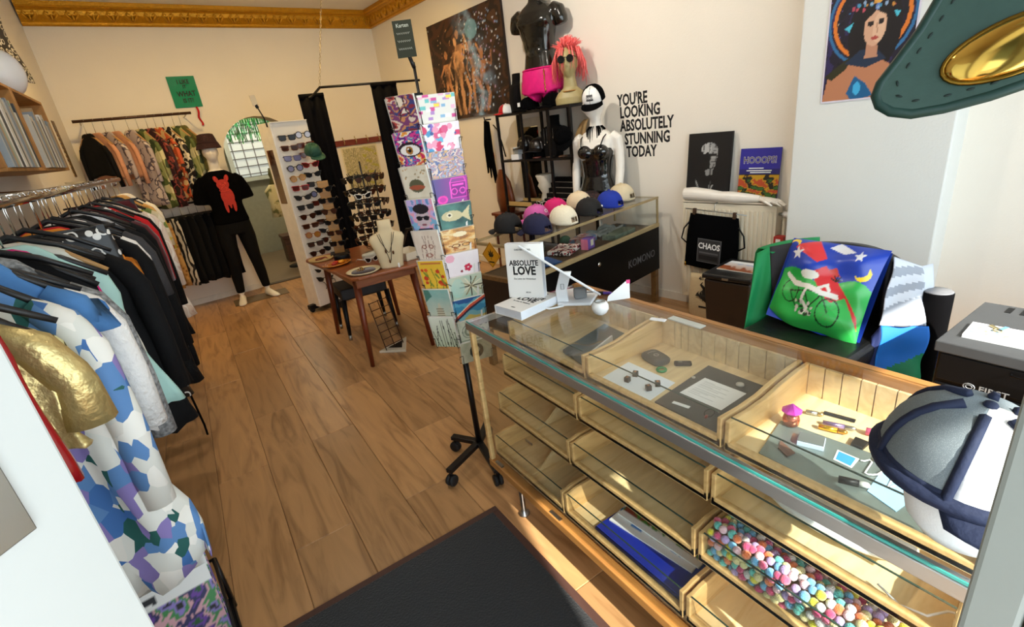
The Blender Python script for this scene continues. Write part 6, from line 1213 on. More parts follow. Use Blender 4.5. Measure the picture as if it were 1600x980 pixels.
box('top_glass', (SL/2, SD/2, .8985), (SL-.02, SD-.02, .005), GLASS, t); box('front_glass', (SL/2, .008, .785), (SL-.03, .004, .2), GLASS, t); box('end_glass', (.006, SD/2, .785), (.004, SD-.03, .2), GLASS, t); box('end_glass', (SL-.006, SD/2, .785), (.004, SD-.03, .2), GLASS, t)
o = MB().lathe([(.016, 0), (.016, .01), (.012, .014)], 16).build('case_lock', CHROME, t, loc=(.80, -.0, .57), rot=(PI/2, 0, 0))
dk = mat('dim_lettering', '55555a', .4)
for s_, z, sz in (('KOMONO', .452, .085),):
    mb = MB(); mb.M = facing((1.38, -.0005, z), (1, 0, 0), (0, 0, 1)); mb.text(s_, sz, .004, 1, .0005); mb.build('dim_lettering', dk, t)
# warning sign on the end glass
ds = thing('warning_sign', 'yellow diamond warning sign with a black leaf on the showcase end', 'sign', so); ds.matrix_world = CM @ frame((-.003, .225, .832), (0, -1, 0), (0, 0, 1))
mb = MB(); mb.prism([(0, -.085), (.085, 0), (0, .085), (-.085, 0)], -.003, 0, 'y'); mb.build('sign_plate', mat('warning_yellow', 'd99a1c', .4), ds, bev=.002)
mb = MB()
for a, L in ((0, .052), (.55, .045), (-.55, .045), (1.05, .032), (-1.05, .032), (1.5, .02), (-1.5, .02)):
    d = Vector((math.sin(a), 0, math.cos(a))); q = Vector((math.cos(a), 0, -math.sin(a))); b0 = Vector((0, -.0034, -.008)); mb.f([mb.v(b0), mb.v(b0+d*L*.5+q*.006), mb.v(b0+d*L), mb.v(b0+d*L*.5-q*.006)])
mb.box((0, -.0034, -.018), (.003, .0008, .024)); mb.build('leaf_symbol', INK, ds, normals=False)
box('text_bar', (0, -.0036, -.045), (.05, .0008, .008), INK, ds)
mb = MB(); mb.M = Matrix(); mb.tube([(0, -.0034, -.078), (.078, -.0034, 0), (0, -.0034, .078), (-.078, -.0034, 0)], .0015, 4, closed=True); mb.build('border_line', INK, ds)
# goods inside
Z6 = .662
def inside(name, label, cat, a, b, sx, sy, h, m, rz=0, bev=.002): o = MB().box((0, 0, h/2), (sx, sy, h)).build(name, m, bev=bev); o.matrix_world = CS(a, b, Z6, rz); return tag(o, label, cat)
inside('folder', 'blue folder at the left end inside the showcase', 'folder', .38, .2, .28, .2, .012, mat('case_blue', '2f5a94', .4), -.3)
t2 = pattern('red_white_check_cloth', 'cells', ((0, 'e9ddd4'), (.45, 'a02a2c'), (.75, '3a1a1a')), 60)
inside('folded_scarf', 'folded red and white patterned scarf inside the showcase', 'scarf', .72, .24, .24, .18, .035, t2, .3, .012)
bx = thing('gift_carton', 'small carton with pink and purple sides inside the showcase', 'carton', so); bx.matrix_world = CS(.86, .13, Z6, .15); box('carton', (0, 0, .04), (.10, .06, .08), mat('purple_carton', '7a5aa8', .5), bx, .001); box('pink_face', (-.0505, 0, .04), (.001, .058, .078), mat('pink_carton', 'e07a9a', .5), bx); box('print_panel', (.01, -.0305, .045), (.04, .001, .045), mat('pale_print_panel', 'd9d2b0', .5), bx)
o = MB().grid(lambda u, v: ((u-.5)*.34, (v-.5)*.2, .03+.015*math.sin(u*9)*math.cos(v*7)+.012*math.sin(u*23+v*17)), 22, 14).build('silver_pouch', mat('silver_pouch_film', '8f9a9c', .3, .4, bump=.5)); o.matrix_world = CS(1.28, .27, Z6, .1); tag(o, 'crumpled silver pouch at the right inside the showcase', 'pouch')
inside('flat_carton', 'flat grey green carton below the silver pouch', 'carton', 1.25, .12, .3, .12, .04, mat('grey_green_carton', '5f6a5c', .5), .05)
inside('toy_pack', 'clear pack with red and blue print inside the showcase', 'pack', 1.0, .28, .2, .14, .045, pattern('red_blue_pack', 'cells', ((0, 'c9b5b0'), (.4, '9a4a52'), (.7, '5a7a9a')), 30, .3), .2)
for i, (x, y) in enumerate(((.5, .38), (.62, .40), (.9, .38))): o = MB().ell((0, 0, .035), (.05, .04, .035), 12, 8).build('green_bundle', mat('green_bundle_cloth', '274a34', .7, var=.4, scale=40)); o.matrix_world = CS(x, y, Z6); tag(o, 'dark green bundle, %s along the back of the showcase' % ('first', 'second', 'third')[i], 'bundle', 'green bundles in the showcase')
# caps on the showcase, seen from behind
def ccap(label, a, b, c, c2=None, rz=PI/2, s=1.0, tilt=.05, under=None):
    m_ = mat('cap_cotton_'+c, c, .85, var=.08, scale=80, bump=.2); return cap('baseball_cap', label, CS(a, b, .914, rz) @ Euler((0, tilt, 0)).to_matrix().to_4x4(), m_, s=s)
ccap('black cotton cap at the left end of the showcase top', .30, .36, '0c0b0e', s=1.08); ccap('navy blue cap, first of the front row of caps', .33, .12, '14163a', s=1.05); ccap('orchid pink cap in the back row of caps', .60, .37, 'c75aa0', s=1.05)
ccap('cream white cap in the middle of the front row', .60, .12, 'e9dfc6', s=1.05); ccap('magenta pink cap behind the cream white cap', .85, .40, 'c81464', s=1.05); ccap('black cap with a small white emblem in the front row', .89, .12, '0f0e0e', s=1.05)
ccap('ivory cap in the back row, behind the black emblem cap', 1.12, .39, 'e2cfae', s=1.08); ccap('royal blue cap near the right end of the showcase', 1.18, .14, '1432a0', s=1.05); ccap('pale cream cap at the far right of the showcase top', 1.46, .22, 'd6c7a6', s=1.1)
MB().lathe([(.008, 0), (.008, .002)], 10).build('emblem_pin', WHP).matrix_world = CS(.93, .035, .965) @ Euler((1.2, 0, 0)).to_matrix().to_4x4(); tag(bpy.data.objects['emblem_pin'], 'round white emblem pin on the black front row cap', 'pin')
o = MB().tube([(.011*math.cos(q), .011*math.sin(q), 0) for q in [2*PI*k/12 for k in range(12)]], .0025, 5, closed=True).build('ring_emblem', WHP); o.matrix_world = CS(.60, .275, .99) @ Euler((1.15, 0, 0)).to_matrix().to_4x4(); tag(o, 'white ring emblem on the orchid pink cap', 'emblem')
o = MB().lathe([(.10, 0), (.09, .05), (.05, .09), (.001, .10)], 20, sx=1.3).build('net_hat', pattern('dark_red_net', 'voronoi', ((0, '8a2a3a'), (.2, '14090c')), 60, .5)); o.matrix_world = CS(1.33, .44, .902, .3); tag(o, 'dark red net hat at the back of the showcase top', 'hat')
# ================================================================ radiator niche
radm = mat('radiator_enamel', 'e6dcc6', .3, var=.02); ro = RWy(2.53, .12); t = thing('radiator', 'white ribbed panel radiator under the portrait canvas', 'radiator', ro); t.matrix_world = frame((ro.x, ro.y, 0), -dR, (0, 0, 1))
RLN = .70
box('panel', (RLN/2, .01, .48), (RLN, .012, .76), radm, t, .003); box('rear_panel', (RLN/2, .08, .48), (RLN, .012, .74), radm, t); box('top_grille', (RLN/2, .045, .872), (RLN, .09, .012), radm, t, .002); box('side_cover', (.006, .045, .48), (.012, .09, .76), radm, t); box('side_cover', (RLN-.006, .045, .48), (.012, .09, .76), radm, t)
rib = None
for i in range(20):
    if rib is None:
        mb = MB(); mb.prism([(-.012, 0), (-.007, -.009), (.007, -.009), (.012, 0)], .14, .82); rib = mb.build('panel_rib', radm, t, bev=.002); o = rib
    else: o = dup(rib, t)
    o.location = (.03+i*.0337, .004, 0)
for i in range(16): box('grille_slot', (.04+i*.041, .045, .879), (.022, .05, .002), mat('grille_shadow', '6a6458', .7), t)
MB().tube([(RLN+.0, .04, .80), (RLN+.035, .04, .80)], .01, 8).build('valve_stem', STEEL, t); MB().tube([(RLN+.035, .04, .80), (RLN+.085, .03, .80)], [.022, .019], 14).build('valve_head', WHP, t); MB().tube([(RLN+.03, .05, .8), (RLN+.03, .06, .02)], .009, 8).build('pipe', radm, t)
for x in (.06, RLN-.06): MB().box((x, .05, .05), (.03, .05, .1)).build('foot', radm, t)
# portrait canvas, poster, arm
p = Paint(56, 80, '0c0b0c')
p.ell(.50, .66, .19, .19, 'a9a9a8'); p.ell(.44, .60, .2, .17, '0c0b0c'); p.ell(.57, .70, .13, .14, '9a9a99'); p.ell(.44, .76, .12, .08, 'b5b5b4'); p.poly([(.52, .62), (.66, .62), (.66, .5), (.54, .47)], '8c8c8b'); p.rect(.5, .655, .68, .685, '141314'); p.rect(.56, .56, .66, .575, '161516'); p.ell(.46, .62, .07, .09, '0c0b0c'); p.poly([(.42, .45), (.62, .47), (.6, .38), (.46, .36)], '868685'); p.line([(.22, .3), (.32, .14), (.5, .05), (.62, .22)], .03, '9a9a99'); p.line([(.24, .24), (.36, .1)], .02, '6a6a69'); p.line([(.52, .1), (.58, .28)], .03, '7a7a79')
z = p.noise(9, 9, 5); p.put((z < .34) & (p.y > .1), '0c0b0c', .75)
rp0 = RWy(2.36, .075, .885)
t = thing('portrait_canvas', 'black canvas with a grey stencilled man in profile, behind the mannequin arm', 'canvas', rp0); t.matrix_world = frame(rp0, -dR, Vector((0, 0, 1))-nR*.1); p.mesh('painted_face', .335, .47, t, loc=(0, -.0105, 0)); box('canvas_board', (0, 0, .235), (.335, .02, .47), BLACK, t)
p = Paint(60, 70, '2f2a94'); p.rect(0, 0, 1, .5, '1e1a14'); z = p.noise(3, 4, 9, .5); p.put((p.y < .48) & (z > .5), 'c99a1c', .9); p.put((p.y < .42) & (z > .66), 'b53a2a', .9); p.put((p.y < .4) & (z < .3), '3a6a2a', .9); p.rect(.0, .48, 1, .60, '17151c', .55)
rp1 = RWy(2.005, .05, .885); t = thing('event_poster', 'purple and black event poster with outlined letters beside the portrait', 'poster', rp1); t.matrix_world = frame(rp1, -dR, Vector((0, 0, 1))-nR*.1); p.mesh('print', .275, .345, t, loc=(0, -.0035, 0)); box('board', (0, 0, .172), (.275, .006, .345), mat('poster_board', '2f2a94', .6), t)
mb = MB(); mb.M = facing((0, -.0045, .265), (1, 0, 0), (0, 0, 1)); mb.text('HOOOPS!', .062, .004, .82, .0003); mb.build('black_lettering', INK, t)
mb = MB(); mb.M = facing((0, -.0041, .265), (1, 0, 0), (0, 0, 1)); mb.text('HOOOPS!', .062, .034, .82, .0002); mb.build('outline_lettering', mat('pale_violet', 'f0eefc', .6), t)
for x_, z_, l_ in ((-.02, .213, .10), (.0, .197, .17), (.01, .184, .14)): box('text_line', (x_, -.0041, z_), (l_, .0006, .006), PAPER, t)
ao = RWy(2.50, .10, .925); t = thing('display_arm', 'white mannequin arm lying on top of the radiator', 'arm', ao); t.matrix_world = frame(ao, -dR, (0, 0, 1))
mb = MB(); mb.tube([(-.035, 0, -.003), (-.02, 0, 0), (.06, 0, .002), (.18, -.01, -.004), (.28, -.02, -.010), (.36, -.02, -.012), (.48, -.01, -.018), (.55, -.005, -.022)], [.02, .046, .05, .044, .037, .040, .030, .023], 16)
mb.loft([[(x, -.005+w_*math.cos(q), -.024-dz+h_*math.sin(q)) for q in [2*PI*k/14 for k in range(14)]] for x, w_, h_, dz in ((.54, .022, .02, 0), (.57, .034, .018, .0), (.61, .042, .016, .003), (.635, .04, .013, .006))])
for i, (dy, L) in enumerate(((-.036, .062), (-.012, .074), (.013, .07), (.034, .054))): mb.tube([(.61, dy-.004, -.03), (.645, dy*1.1-.004, -.032), (.645+L*.5, dy*1.15-.004, -.040), (.645+L, dy*1.15-.004, -.064)], [.010, .0095, .0085, .006], 8)
mb.tube([(.575, -.03, -.026), (.605, -.058, -.03), (.635, -.068, -.042), (.66, -.07, -.056)], [.013, .0115, .010, .007], 8)
remesh(mb.build('arm', SKINW, t), .0052, 1); MB().tube([(.553, -.005+.024*math.cos(q), -.022+.024*math.sin(q)) for q in [2*PI*k/18 for k in range(18)]], .0012, 5, closed=True).build('wrist_seam', mat('seam_grey', '9a9284', .6), t)
# CHAOS bag on a clip hanger
bo = RWy(2.30, .16, 0); t = thing('drawstring_bag', 'black drawstring bag with a white word patch, clipped before the radiator', 'bag', bo); t.matrix_world = frame(bo, -dR, (0, 0, 1)) @ Euler((0, .06, 0)).to_matrix().to_4x4()
R = random.Random(3)
def bag_ring(z, w_, d_): return [(w_*math.copysign(abs(math.cos(q))**.55, math.cos(q)), d_*math.sin(q)+.004*math.sin(q*5+z*20), z) for q in [2*PI*k/36 for k in range(36)]]
mb = MB(); mb.loft([bag_ring(z, w_, d_) for z, w_, d_ in ((.37, .205, .006), (.39, .21, .022), (.48, .21, .034), (.60, .205, .03), (.72, .195, .02), (.775, .188, .008), (.785, .186, .005))]); mb.build('bag_body', BLKF, t)
for s in (-1, 1): MB().tube([(s*.19, 0, .72), (s*.235, .0, .66), (s*.25, 0, .58), (s*.205, .0, .55)], .006, 6).build('cord_loop', BLACK, t); MB().tube([(s*.2, -.01, .40), (s*.2, -.012, .38), (s*.2, -.0, .365)], .007, 6).build('eyelet', GOLD, t)
MB().tube([(-.23, 0, .815), (.24, 0, .812)], .004, 6).build('hanger_bar', STEEL, t); MB().tube([(0, 0, .815), (0, .0, .86), (.0, .02, .875), (0, .045, .872)], .003, 6).build('hanger_hook', STEEL, t)
for s in (-1, 1): box('clip', (s*.155, 0, .80), (.022, .018, .045), mat('brown_clip', '4a3424', .5), t)
box('patch', (.0, -.0345, .52), (.175, .003, .17), mat('charcoal_patch', '2e2e30', .7), t, .001); box('patch_border', (.0, -.0335, .52), (.187, .002, .182), mat('grey_patch_edge', '57575a', .7), t)
mb = MB(); mb.M = facing((0, -.0365, .555), (1, 0, 0), (0, 0, 1)); mb.text('CHAOS', .062, .026, .82, .0004); mb.build('patch_lettering', wcap, t); box('dark_bar', (0, -.0363, .468), (.15, .001, .035), INK, t); box('grey_line', (0, -.0363, .505), (.15, .001, .012), mat('grey_patch_edge', '57575a', .7), t)
# canvas tote on the floor
to = RWy(2.22, .22, 0); t = thing('tote_bag', 'cream canvas tote with a black beast print, below the drawstring bag', 'bag', to); t.matrix_world = frame(to, -dR, (0, 0, 1))
mb = MB(); mb.loft([bag_ring(z, w_, d_) for z, w_, d_ in ((.0, .17, .05), (.02, .185, .06), (.15, .19, .055), (.3, .18, .03), (.345, .175, .012))]); mb.build('bag_body', mat('cream_canvas', 'cdb892', .9, var=.08, scale=60, bump=.3), t)
mb = MB(); mb.M = facing((.0, -.030, .315), (1, 0, 0), (0, -.12, 1)); mb.text('40 THIEVES', .05, .018, .75, .0004); mb.build('print_lettering', INK, t)
mb = MB(); yb = -.058
for cx, cz, rx, rz in ((0, .22, .05, .05), (0, .165, .035, .03)): mb.prism([(cx+rx*math.cos(q), cz+rz*math.sin(q)) for q in [2*PI*k/16 for k in range(16)]], yb, yb-.002, 'y')
for i in range(8): a = PI+PI*i/7; mb.tube([(0, yb, .19), (.06*math.cos(a), yb, .19+.04*math.sin(a)), (.10*math.cos(a), yb, .19+.02*math.sin(a*2)), (.085*math.cos(a), yb, .21+.01*i)], [.012, .010, .007, .003], 6)
for s in (-1, 1): mb.tube([(s*.03, yb, .25), (s*.06, yb, .28), (s*.045, yb, .30)], [.012, .008, .003], 6)
mb.build('beast_print', mat('faded_black_print', '2a241c', .9), t)
box('print_bar', (0, -.0605, .10), (.15, .001, .014), INK, t)
# bin with a magazine
bc = Vector((2.93, 1.86, 0)); t = thing('waste_bin', 'dark brown waste bin with a flat black lid beside the radiator', 'bin', bc, .13)
mb = MB(); mb.loft([[(x*s_, y*s_*.9, z) for x, y in ((-.19, -.17), (.19, -.17), (.19, .17), (-.19, .17))] for z, s_ in ((0, .86), (.02, .88), (.465, 1.0))], sm=False); mb.build('body', mat('dark_brown_bin', '2e211a', .4), t, bev=.012); box('lid', (0, 0, .487), (.40, .33, .035), mat('black_lid', '101012', .35), t, .012); box('lid_catch', (-.203, 0, .485), (.006, .04, .014), STEEL, t)
p = Paint(44, 34, 'd9d9dc'); p.blend(p.y, 'b07a4a', 'dfe6ee'); z = p.noise(3, 2, 4, .5); p.put((p.y < .45) & (z > .45), '8a4522'); p.put((p.y > .8), 'e9eef4'); p.put((p.y > .55) & (p.y < .75) & (z > .5), '9fb8d8')
t = thing('magazine', 'landscape cover magazine lying on the bin lid', 'magazine', (2.95, 1.84, .5055), .1); box('pages', (0, 0, .003), (.20, .28, .006), PAPER, t); p.mesh('cover', .28, .20, t, mx=facing((-.1, 0, .0063), (0, -1, 0), (1, 0, 0)) @ T((0, 0, 0), (-PI/2, 0, 0)))
t = thing('red_box', 'small red and white box behind the flag covered chair', 'box', RWy(1.80, .12, .60), .1); box('carton', (0, 0, .03), (.06, .06, .06), mat('red_carton', 'b5342c', .5), t); box('white_print', (-.031, 0, .03), (.002, .03, .03), PAPER, t); 
box('shelf_bracket', (3.262, 1.80, .585), (.12, .12, .02), radm).__setitem__('kind', 'structure')
# ================================================================ black armchair with flags
lea = mat('black_leather', '0b0c0d', .4, bump=.25, scale=30, var=.15); ch = thing('armchair', 'black leather tub armchair draped with flags before the white pier', 'chair', (2.36, 1.10, 0))
mb = MB(); mb.box((-.03, 0, .40), (.58, .53, .13)); mb.build('seat', lea, ch, bev=.035, seg=4); mb = MB(); mb.box((-.0, 0, .22), (.50, .60, .24)); mb.build('seat_base', lea, ch, bev=.02)
mb = MB()
def shell(a, off, z): r = .36+off; return (.0+r*math.cos(a)*.84, -r*math.sin(a), z)
def rim(a): return .71+.12*max(0, math.cos(a*.95))**.7 if a < 0 else .53+.30*max(0, math.cos(a*.95))**.7
N = 26; A0, A1 = -1.17, .66
mb.loft([[shell(a, .05, .12), shell(a, .055, rim(a)-.03), shell(a, .03, rim(a)), shell(a, -.03, rim(a)), shell(a, -.045, rim(a)-.03), shell(a, -.04, .12)] for a in [A0+(A1-A0)*i/N for i in range(N+1)]]); mb.build('back_shell', lea, ch)
for x, y in ((-.22, -.25), (-.22, .25), (.24, -.22), (.24, .22)): MB().tube([(x, y, .12), (x*1.05, y*1.03, 0)], [.022, .015], 8).build('leg', BLACK, ch)
# flags: cloth over the sides of the back
grn = mat('flag_green', '0f8f52', .7, var=.06, bump=.2, scale=12); gry = mat('flag_charcoal', '2c2c31', .8); fw = mat('flag_white', 'dfe0e2', .8, var=.03)
fl = thing('striped_flag', 'green, charcoal and white flag over the left side of the chair', 'flag', (2.36, 1.10, 0))
def drape(a, v):      # v: down the inside (-.30) .. rim (0) .. down the outside (.55)
    z = rim(a)
    if v < 0: p_ = Vector(shell(a, -.055, z+.008+v)); return p_+Vector((-.10*v*v, .0, .0))
    if v < .10: return Vector(shell(a, -.055+1.25*v, z+.012+.012*math.sin(v*10*PI)))
    return Vector(shell(a, .07+.10*(v-.1)+.02*math.sin(a*14+v*4)*(v-.1)*3, z-(v-.10)))
def strip(name, a0, a1, v0, v1, m_, par): o = MB().grid(lambda u, v: drape(a0+(a1-a0)*u, v0+(v1-v0)*v), 8, 24).build(name, m_, par, solid=.004); return o
CW = Vector((2.36, 1.10, 0))
def sheet(name, q, m_, par, wv=.012, n=12):
    q = [Vector(k_)-CW for k_ in q]
    MB().grid(lambda u, v: q[0].lerp(q[1], u).lerp(q[2].lerp(q[3], u), v)+Vector((-.8, -.5, .3))*(wv*math.sin(u*6+v*4)*math.sin(v*PI)+.01*math.sin(v*PI)), n, n).build(name, m_, par, solid=.004)
sheet('green_stripe', [(2.44, 1.455, .785), (2.47, 1.405, .82), (2.26, 1.405, .32), (2.43, 1.345, .465)], grn, fl)
sheet('charcoal_stripe', [(2.47, 1.405, .82), (2.515, 1.31, .845), (2.43, 1.345, .465), (2.46, 1.235, .485)], gry, fl, .008)
sheet('white_corner', [(2.44, 1.395, .585), (2.515, 1.345, .595), (2.43, 1.375, .475), (2.505, 1.325, .48)], fw, fl, .004, 6)
strip('rear_fall', -1.18, -.40, .0, .52, grn, fl)
f2 = thing('patchwork_flag', 'grey striped blue and green flag over the right side of the chair', 'flag', (2.36, 1.10, 0)); blu = mat('flag_blue', '1478e0', .7, var=.05, bump=.2, scale=12); gr2 = mat('flag_green_lower', '128a58', .7); st1 = mat('flag_pale_grey', 'cdd2dc', .8, var=.03); st2 = mat('flag_mid_grey', '9aa0ac', .8, var=.03)
qA, qB, qC, qD, qE, qF = [Vector(q)-Vector((2.36, 1.10, 0)) for q in ((2.58, .89, .815), (2.64, .80, .77), (2.43, .845, .535), (2.585, .725, .515), (2.32, .80, .30), (2.60, .715, .20))]
def bil(a, b, c, d, u, v): p_ = a.lerp(b, u).lerp(c.lerp(d, u), v); return p_+Vector((-.45, -.75, .2))*(.016*math.sin(u*7+v*5)*v+.01*math.sin(v*9))
mb = MB(); n1, n2 = 20, 30; V = [[mb.v(bil(qA, qB, qC, qD, i/n1, j/n2)) for i in range(n1+1)] for j in range(n2+1)]
for j in range(n2):
    for i in range(n1): mb.mi = int((j/n2+.45*i/n1*(.3+.7*j/n2)+.02)*6.5) % 2; mb.f([V[j][i], V[j][i+1], V[j+1][i+1], V[j+1][i]], True)
mb.build('grey_stripes', [st1, st2], f2, solid=.004)
mb = MB(); V = [[mb.v(bil(qC, qD, qE, qF, i/n1*1.04, j/n2)) for i in range(n1+1)] for j in range(n2+1)]
for j in range(n2):
    for i in range(n1): mb.mi = 1 if j/n2 > .80-.42*i/n1 else 0; mb.f([V[j][i], V[j][i+1], V[j+1][i+1], V[j+1][i]], True)
mb.build('blue_green_field', [blu, gr2], f2, solid=.004)
MB().grid(lambda u, v: bil(qB, qB+Vector((.06, -.02, 0)), qF, qF+Vector((.08, .0, 0)), u, v), 6, 12).build('outer_fold', st1, f2, solid=.004)
MB().grid(lambda u, v: bil(qC+Vector((-.03, .02, -.05)), qC, qE+Vector((-.04, .03, 0)), qE, u, v), 5, 8).build('navy_lining', mat('navy_lining', '14245a', .8), f2, solid=.003)
# the big printed cushion / flag on the seat
P = Paint(120, 96, '2fae4e'); P.put(P.y > .56+.06*np.sin(P.x*9), '1a3fae'); 
P.poly([(.05, .88), (.30, 1.0), (.48, .78), (.40, .72)], 'd8333a'); P.poly([(.36, .60), (.50, .70), (.95, .30), (.98, .18), (.72, .30), (.60, .36)], 'd22f36'); P.poly([(.62, .30), (.78, .42), (.98, .2), (.98, .1)], '3cb85a')
def star(cx, cy, r, c): P.poly([(cx+r*(1 if i % 2 == 0 else .42)*math.cos(PI/2+i*PI/5+.2), cy+r/P.asp*(1 if i % 2 == 0 else .42)*math.sin(PI/2+i*PI/5+.2)) for i in range(10)], c)
star(.13, .80, .075, 'e6e6ea'); star(.78, .86, .06, 'dcdde4'); P.ell(.06, .93, .06, .05, 'f0cf2e'); P.ell(.05, .90, .05, .045, '1a3fae'); P.ell(.87, .70, .075, .07, 'f0cf2e', rot=.4); P.ell(.845, .725, .07, .06, '1a3fae', rot=.4)
P.ell(.36, .58, .10, .05, 'e4e4dc'); P.poly([(.44, .92), (.52, 1), (.72, .9), (.62, .86)], 'dfe0e6'); P.poly([(.52, .66), (.60, .70), (.66, .62), (.60, .6)], 'c9413a'); [P.line([(.64, .56), (.64+.06*math.cos(a), .56+.07*math.sin(a))], .012, '1c1418') for a in (.4, 1.0, 1.6, 2.2, 2.8)]
for cx, cy, r in ((.20, .36, .105), (.66, .22, .12)): P.ell(cx, cy, r, r/P.asp, '14281a', ring=.90); [P.line([(cx, cy), (cx+r*.8*math.cos(a), cy+r*.8/P.asp*math.sin(a))], .005, '5a7a5c', .6) for a in [i*.7 for i in range(9)]]
P.line([(.20, .36), (.38, .40), (.46, .24), (.30, .22), (.20, .36)], .012, '16301e'); P.line([(.46, .24), (.56, .38), (.66, .22)], .012, '16301e'); P.line([(.38, .40), (.54, .40)], .012, '16301e')
P.line([(.10, .52), (.22, .46), (.40, .45), (.56, .40), (.70, .40)], .045, 'e8e4dc'); P.line([(.40, .46), (.36, .30), (.44, .22), (.40, .16)], .03, 'e8e4dc'); P.line([(.5, .44), (.58, .50), (.62, .44)], .03, 'e4e0d8'); P.dots(14, .012, .02, ['c9c4bc', '3a4a3c'], 5, (.30, .14, .5, .3))
cu = thing('printed_flag_cushion', 'shiny green and blue cushion cloth with a cyclist print on the chair', 'cushion', (2.36, 1.10, 0))
cx_ = frame((2.325, 1.10, .475), (.10, -1, -.05), (.50, .02, .86)); cu.matrix_world = cx_
sat = paint_mat('satin_print', .32, .15)
def puff(x, y, z):
    u, v = x/.45, z/.44; e = max(0, 1-(2*abs(u))**4)*max(0, 1-(2*abs(v-.5))**4); return (x*(1-.06*math.sin(v*PI)), -.075*e-.014*math.sin(u*11+v*5)*e-.01*math.sin(v*19-u*6)*e, z-.16*(1-v)*u+.03*math.sin(u*6)*(1-v))
P.mesh('printed_front', .42, .44, cu, fn=puff, m=sat); MB().grid(lambda u, v: ((u-.5)*.43, .05*max(0, 1-(2*u-1)**4)*max(0, 1-(2*v-1)**4)+.002, v*.43-.05*(1-v)*(u-.5)), 12, 10).build('plain_back', mat('cushion_back_blue', '1a3fae', .5), cu)
# ================================================================ cabinet, speaker, pier poster, hooks
t = thing('black_cabinet', 'black low cabinet with a grey top beside the pier', 'cabinet', (2.32, .24, 0)); box('body', (0, .0, .32), (.47, .60, .64), mat('gloss_black_cabinet', '070708', .25), t, .006); box('top_slab', (0, 0, .66), (.49, .62, .04), mat('dark_grey_slab', '47484a', .5), t, .004); box('drawer_front', (-.238, 0, .585), (.008, .58, .10), BLACK, t, .003); box('drawer_front', (-.238, 0, .28), (.008, .58, .48), BLACK, t, .003); MB().tube([(-.245, .1, .62), (-.258, .1, .62), (-.258, -.1, .62), (-.245, -.1, .62)], .004, 6).build('handle', BLACK, t)
for i in range(12): box('vent_slot', (.19, -.24+.042*i, .6805), (.06, .018, .002), BLACK, t)
lm_ = mat('silver_lettering', 'c9ccd0', .3, .6); mb = MB(); mb.M = facing((-.2435, .17, .535), (0, -1, 0), (0, 0, 1)); mb.text('FIRST', .03, .012, 1.1, .0005, align='LEFT'); mb.build('brand_lettering', lm_, t)
mb = MB(); mb.M = facing((-.2435, .195, .535), (0, -1, 0), (0, 0, 1)); [mb.tube([(r*math.cos(q)*1.3, r*math.sin(q), 0) for q in [2*PI*k/14 for k in range(14)]], .0016, 4, closed=True) for r in (.012, .007)]; mb.build('brand_emblem', lm_, t)
slab('paper_stack', 'stack of white paper on the black cabinet', 'paper', [(2.15, .50), (2.29, .51), (2.30, .20), (2.16, .18)], .6805, .012, PAPER)
p = Paint(30, 20, 'c9bfa4'); p.bands(p.noise(2, 2, 6), ['b9a982', 'd8d0ba', '8fb0cc', 'e2dcc8']); o = p.mesh('picture_slip', .10, .07, mx=facing((2.19, .44, .6935), (.1, -1, 0), (1, .1, 0)) @ T((0, -.0, 0), (-PI/2, 0, 0))); tag(o, 'small tan picture slip on the white paper stack', 'print')
t = thing('key_bunch', 'small bunch of brass keys on the paper stack', 'keys', (2.24, .43, .694), .5); MB().tube([(.012*math.cos(q), .012*math.sin(q), .003) for q in [2*PI*k/12 for k in range(12)]], .0018, 5, closed=True).build('ring', BRASS, t); box('key', (.03, 0, .003), (.04, .012, .002), BRASS, t, R=Matrix.Rotation(.3, 3, 'Z')); box('key', (.02, -.022, .003), (.04, .012, .002), mat('blue_key_cap', '6aa0d0', .4), t, R=Matrix.Rotation(-.7, 3, 'Z'))
o = MB().tube([(2.18, .27, .697), (2.24, .25, .697)], .006, 8).build('red_pen', red); tag(o, 'red pen lying on the white paper stack', 'pen')
t = thing('speaker_column', 'slim black loudspeaker column between the chair and the cabinet', 'speaker', (2.66, .73, 0)); MB().lathe([(.058, 0), (.058, .655), (.056, .66)], 24).build('column', mat('black_speaker_cloth', '070608', .9, spec=.1), t); MB().lathe([(.056, .66), (.05, .664), (.001, .664)], 24).build('top_cap', mat('grey_cap', '7c7c80', .4), t)
p = Paint(90, 110, '1a1326'); z = p.noise(3, 3, 31, .6); p.put(z > .62, '2c2350'); p.put(z < .25, '0e0c18'); p.dots(40, .004, .01, ['6a5aa0', 'c9a06a', '3a7ab0'], 7, (0, .5, 1, 1))
p.ell(.50, .72, .44, .36, 'd9782a', ring=.90); p.ell(.50, .72, .50, .41, '2f6a9a', ring=.93); p.ell(.55, .60, .30, .38, '120c10'); p.poly([(.0, 0), (.05, .22), (.28, .34), (.66, .34), (.95, .2), (1, 0)], 'b87a58'); p.poly([(.0, .24), (.3, .40), (.28, .30), (.1, .2)], '2c2a14'); p.poly([(.24, .34), (.42, .45), (.62, .42), (.72, .34), (.5, .28)], '1c2c44')
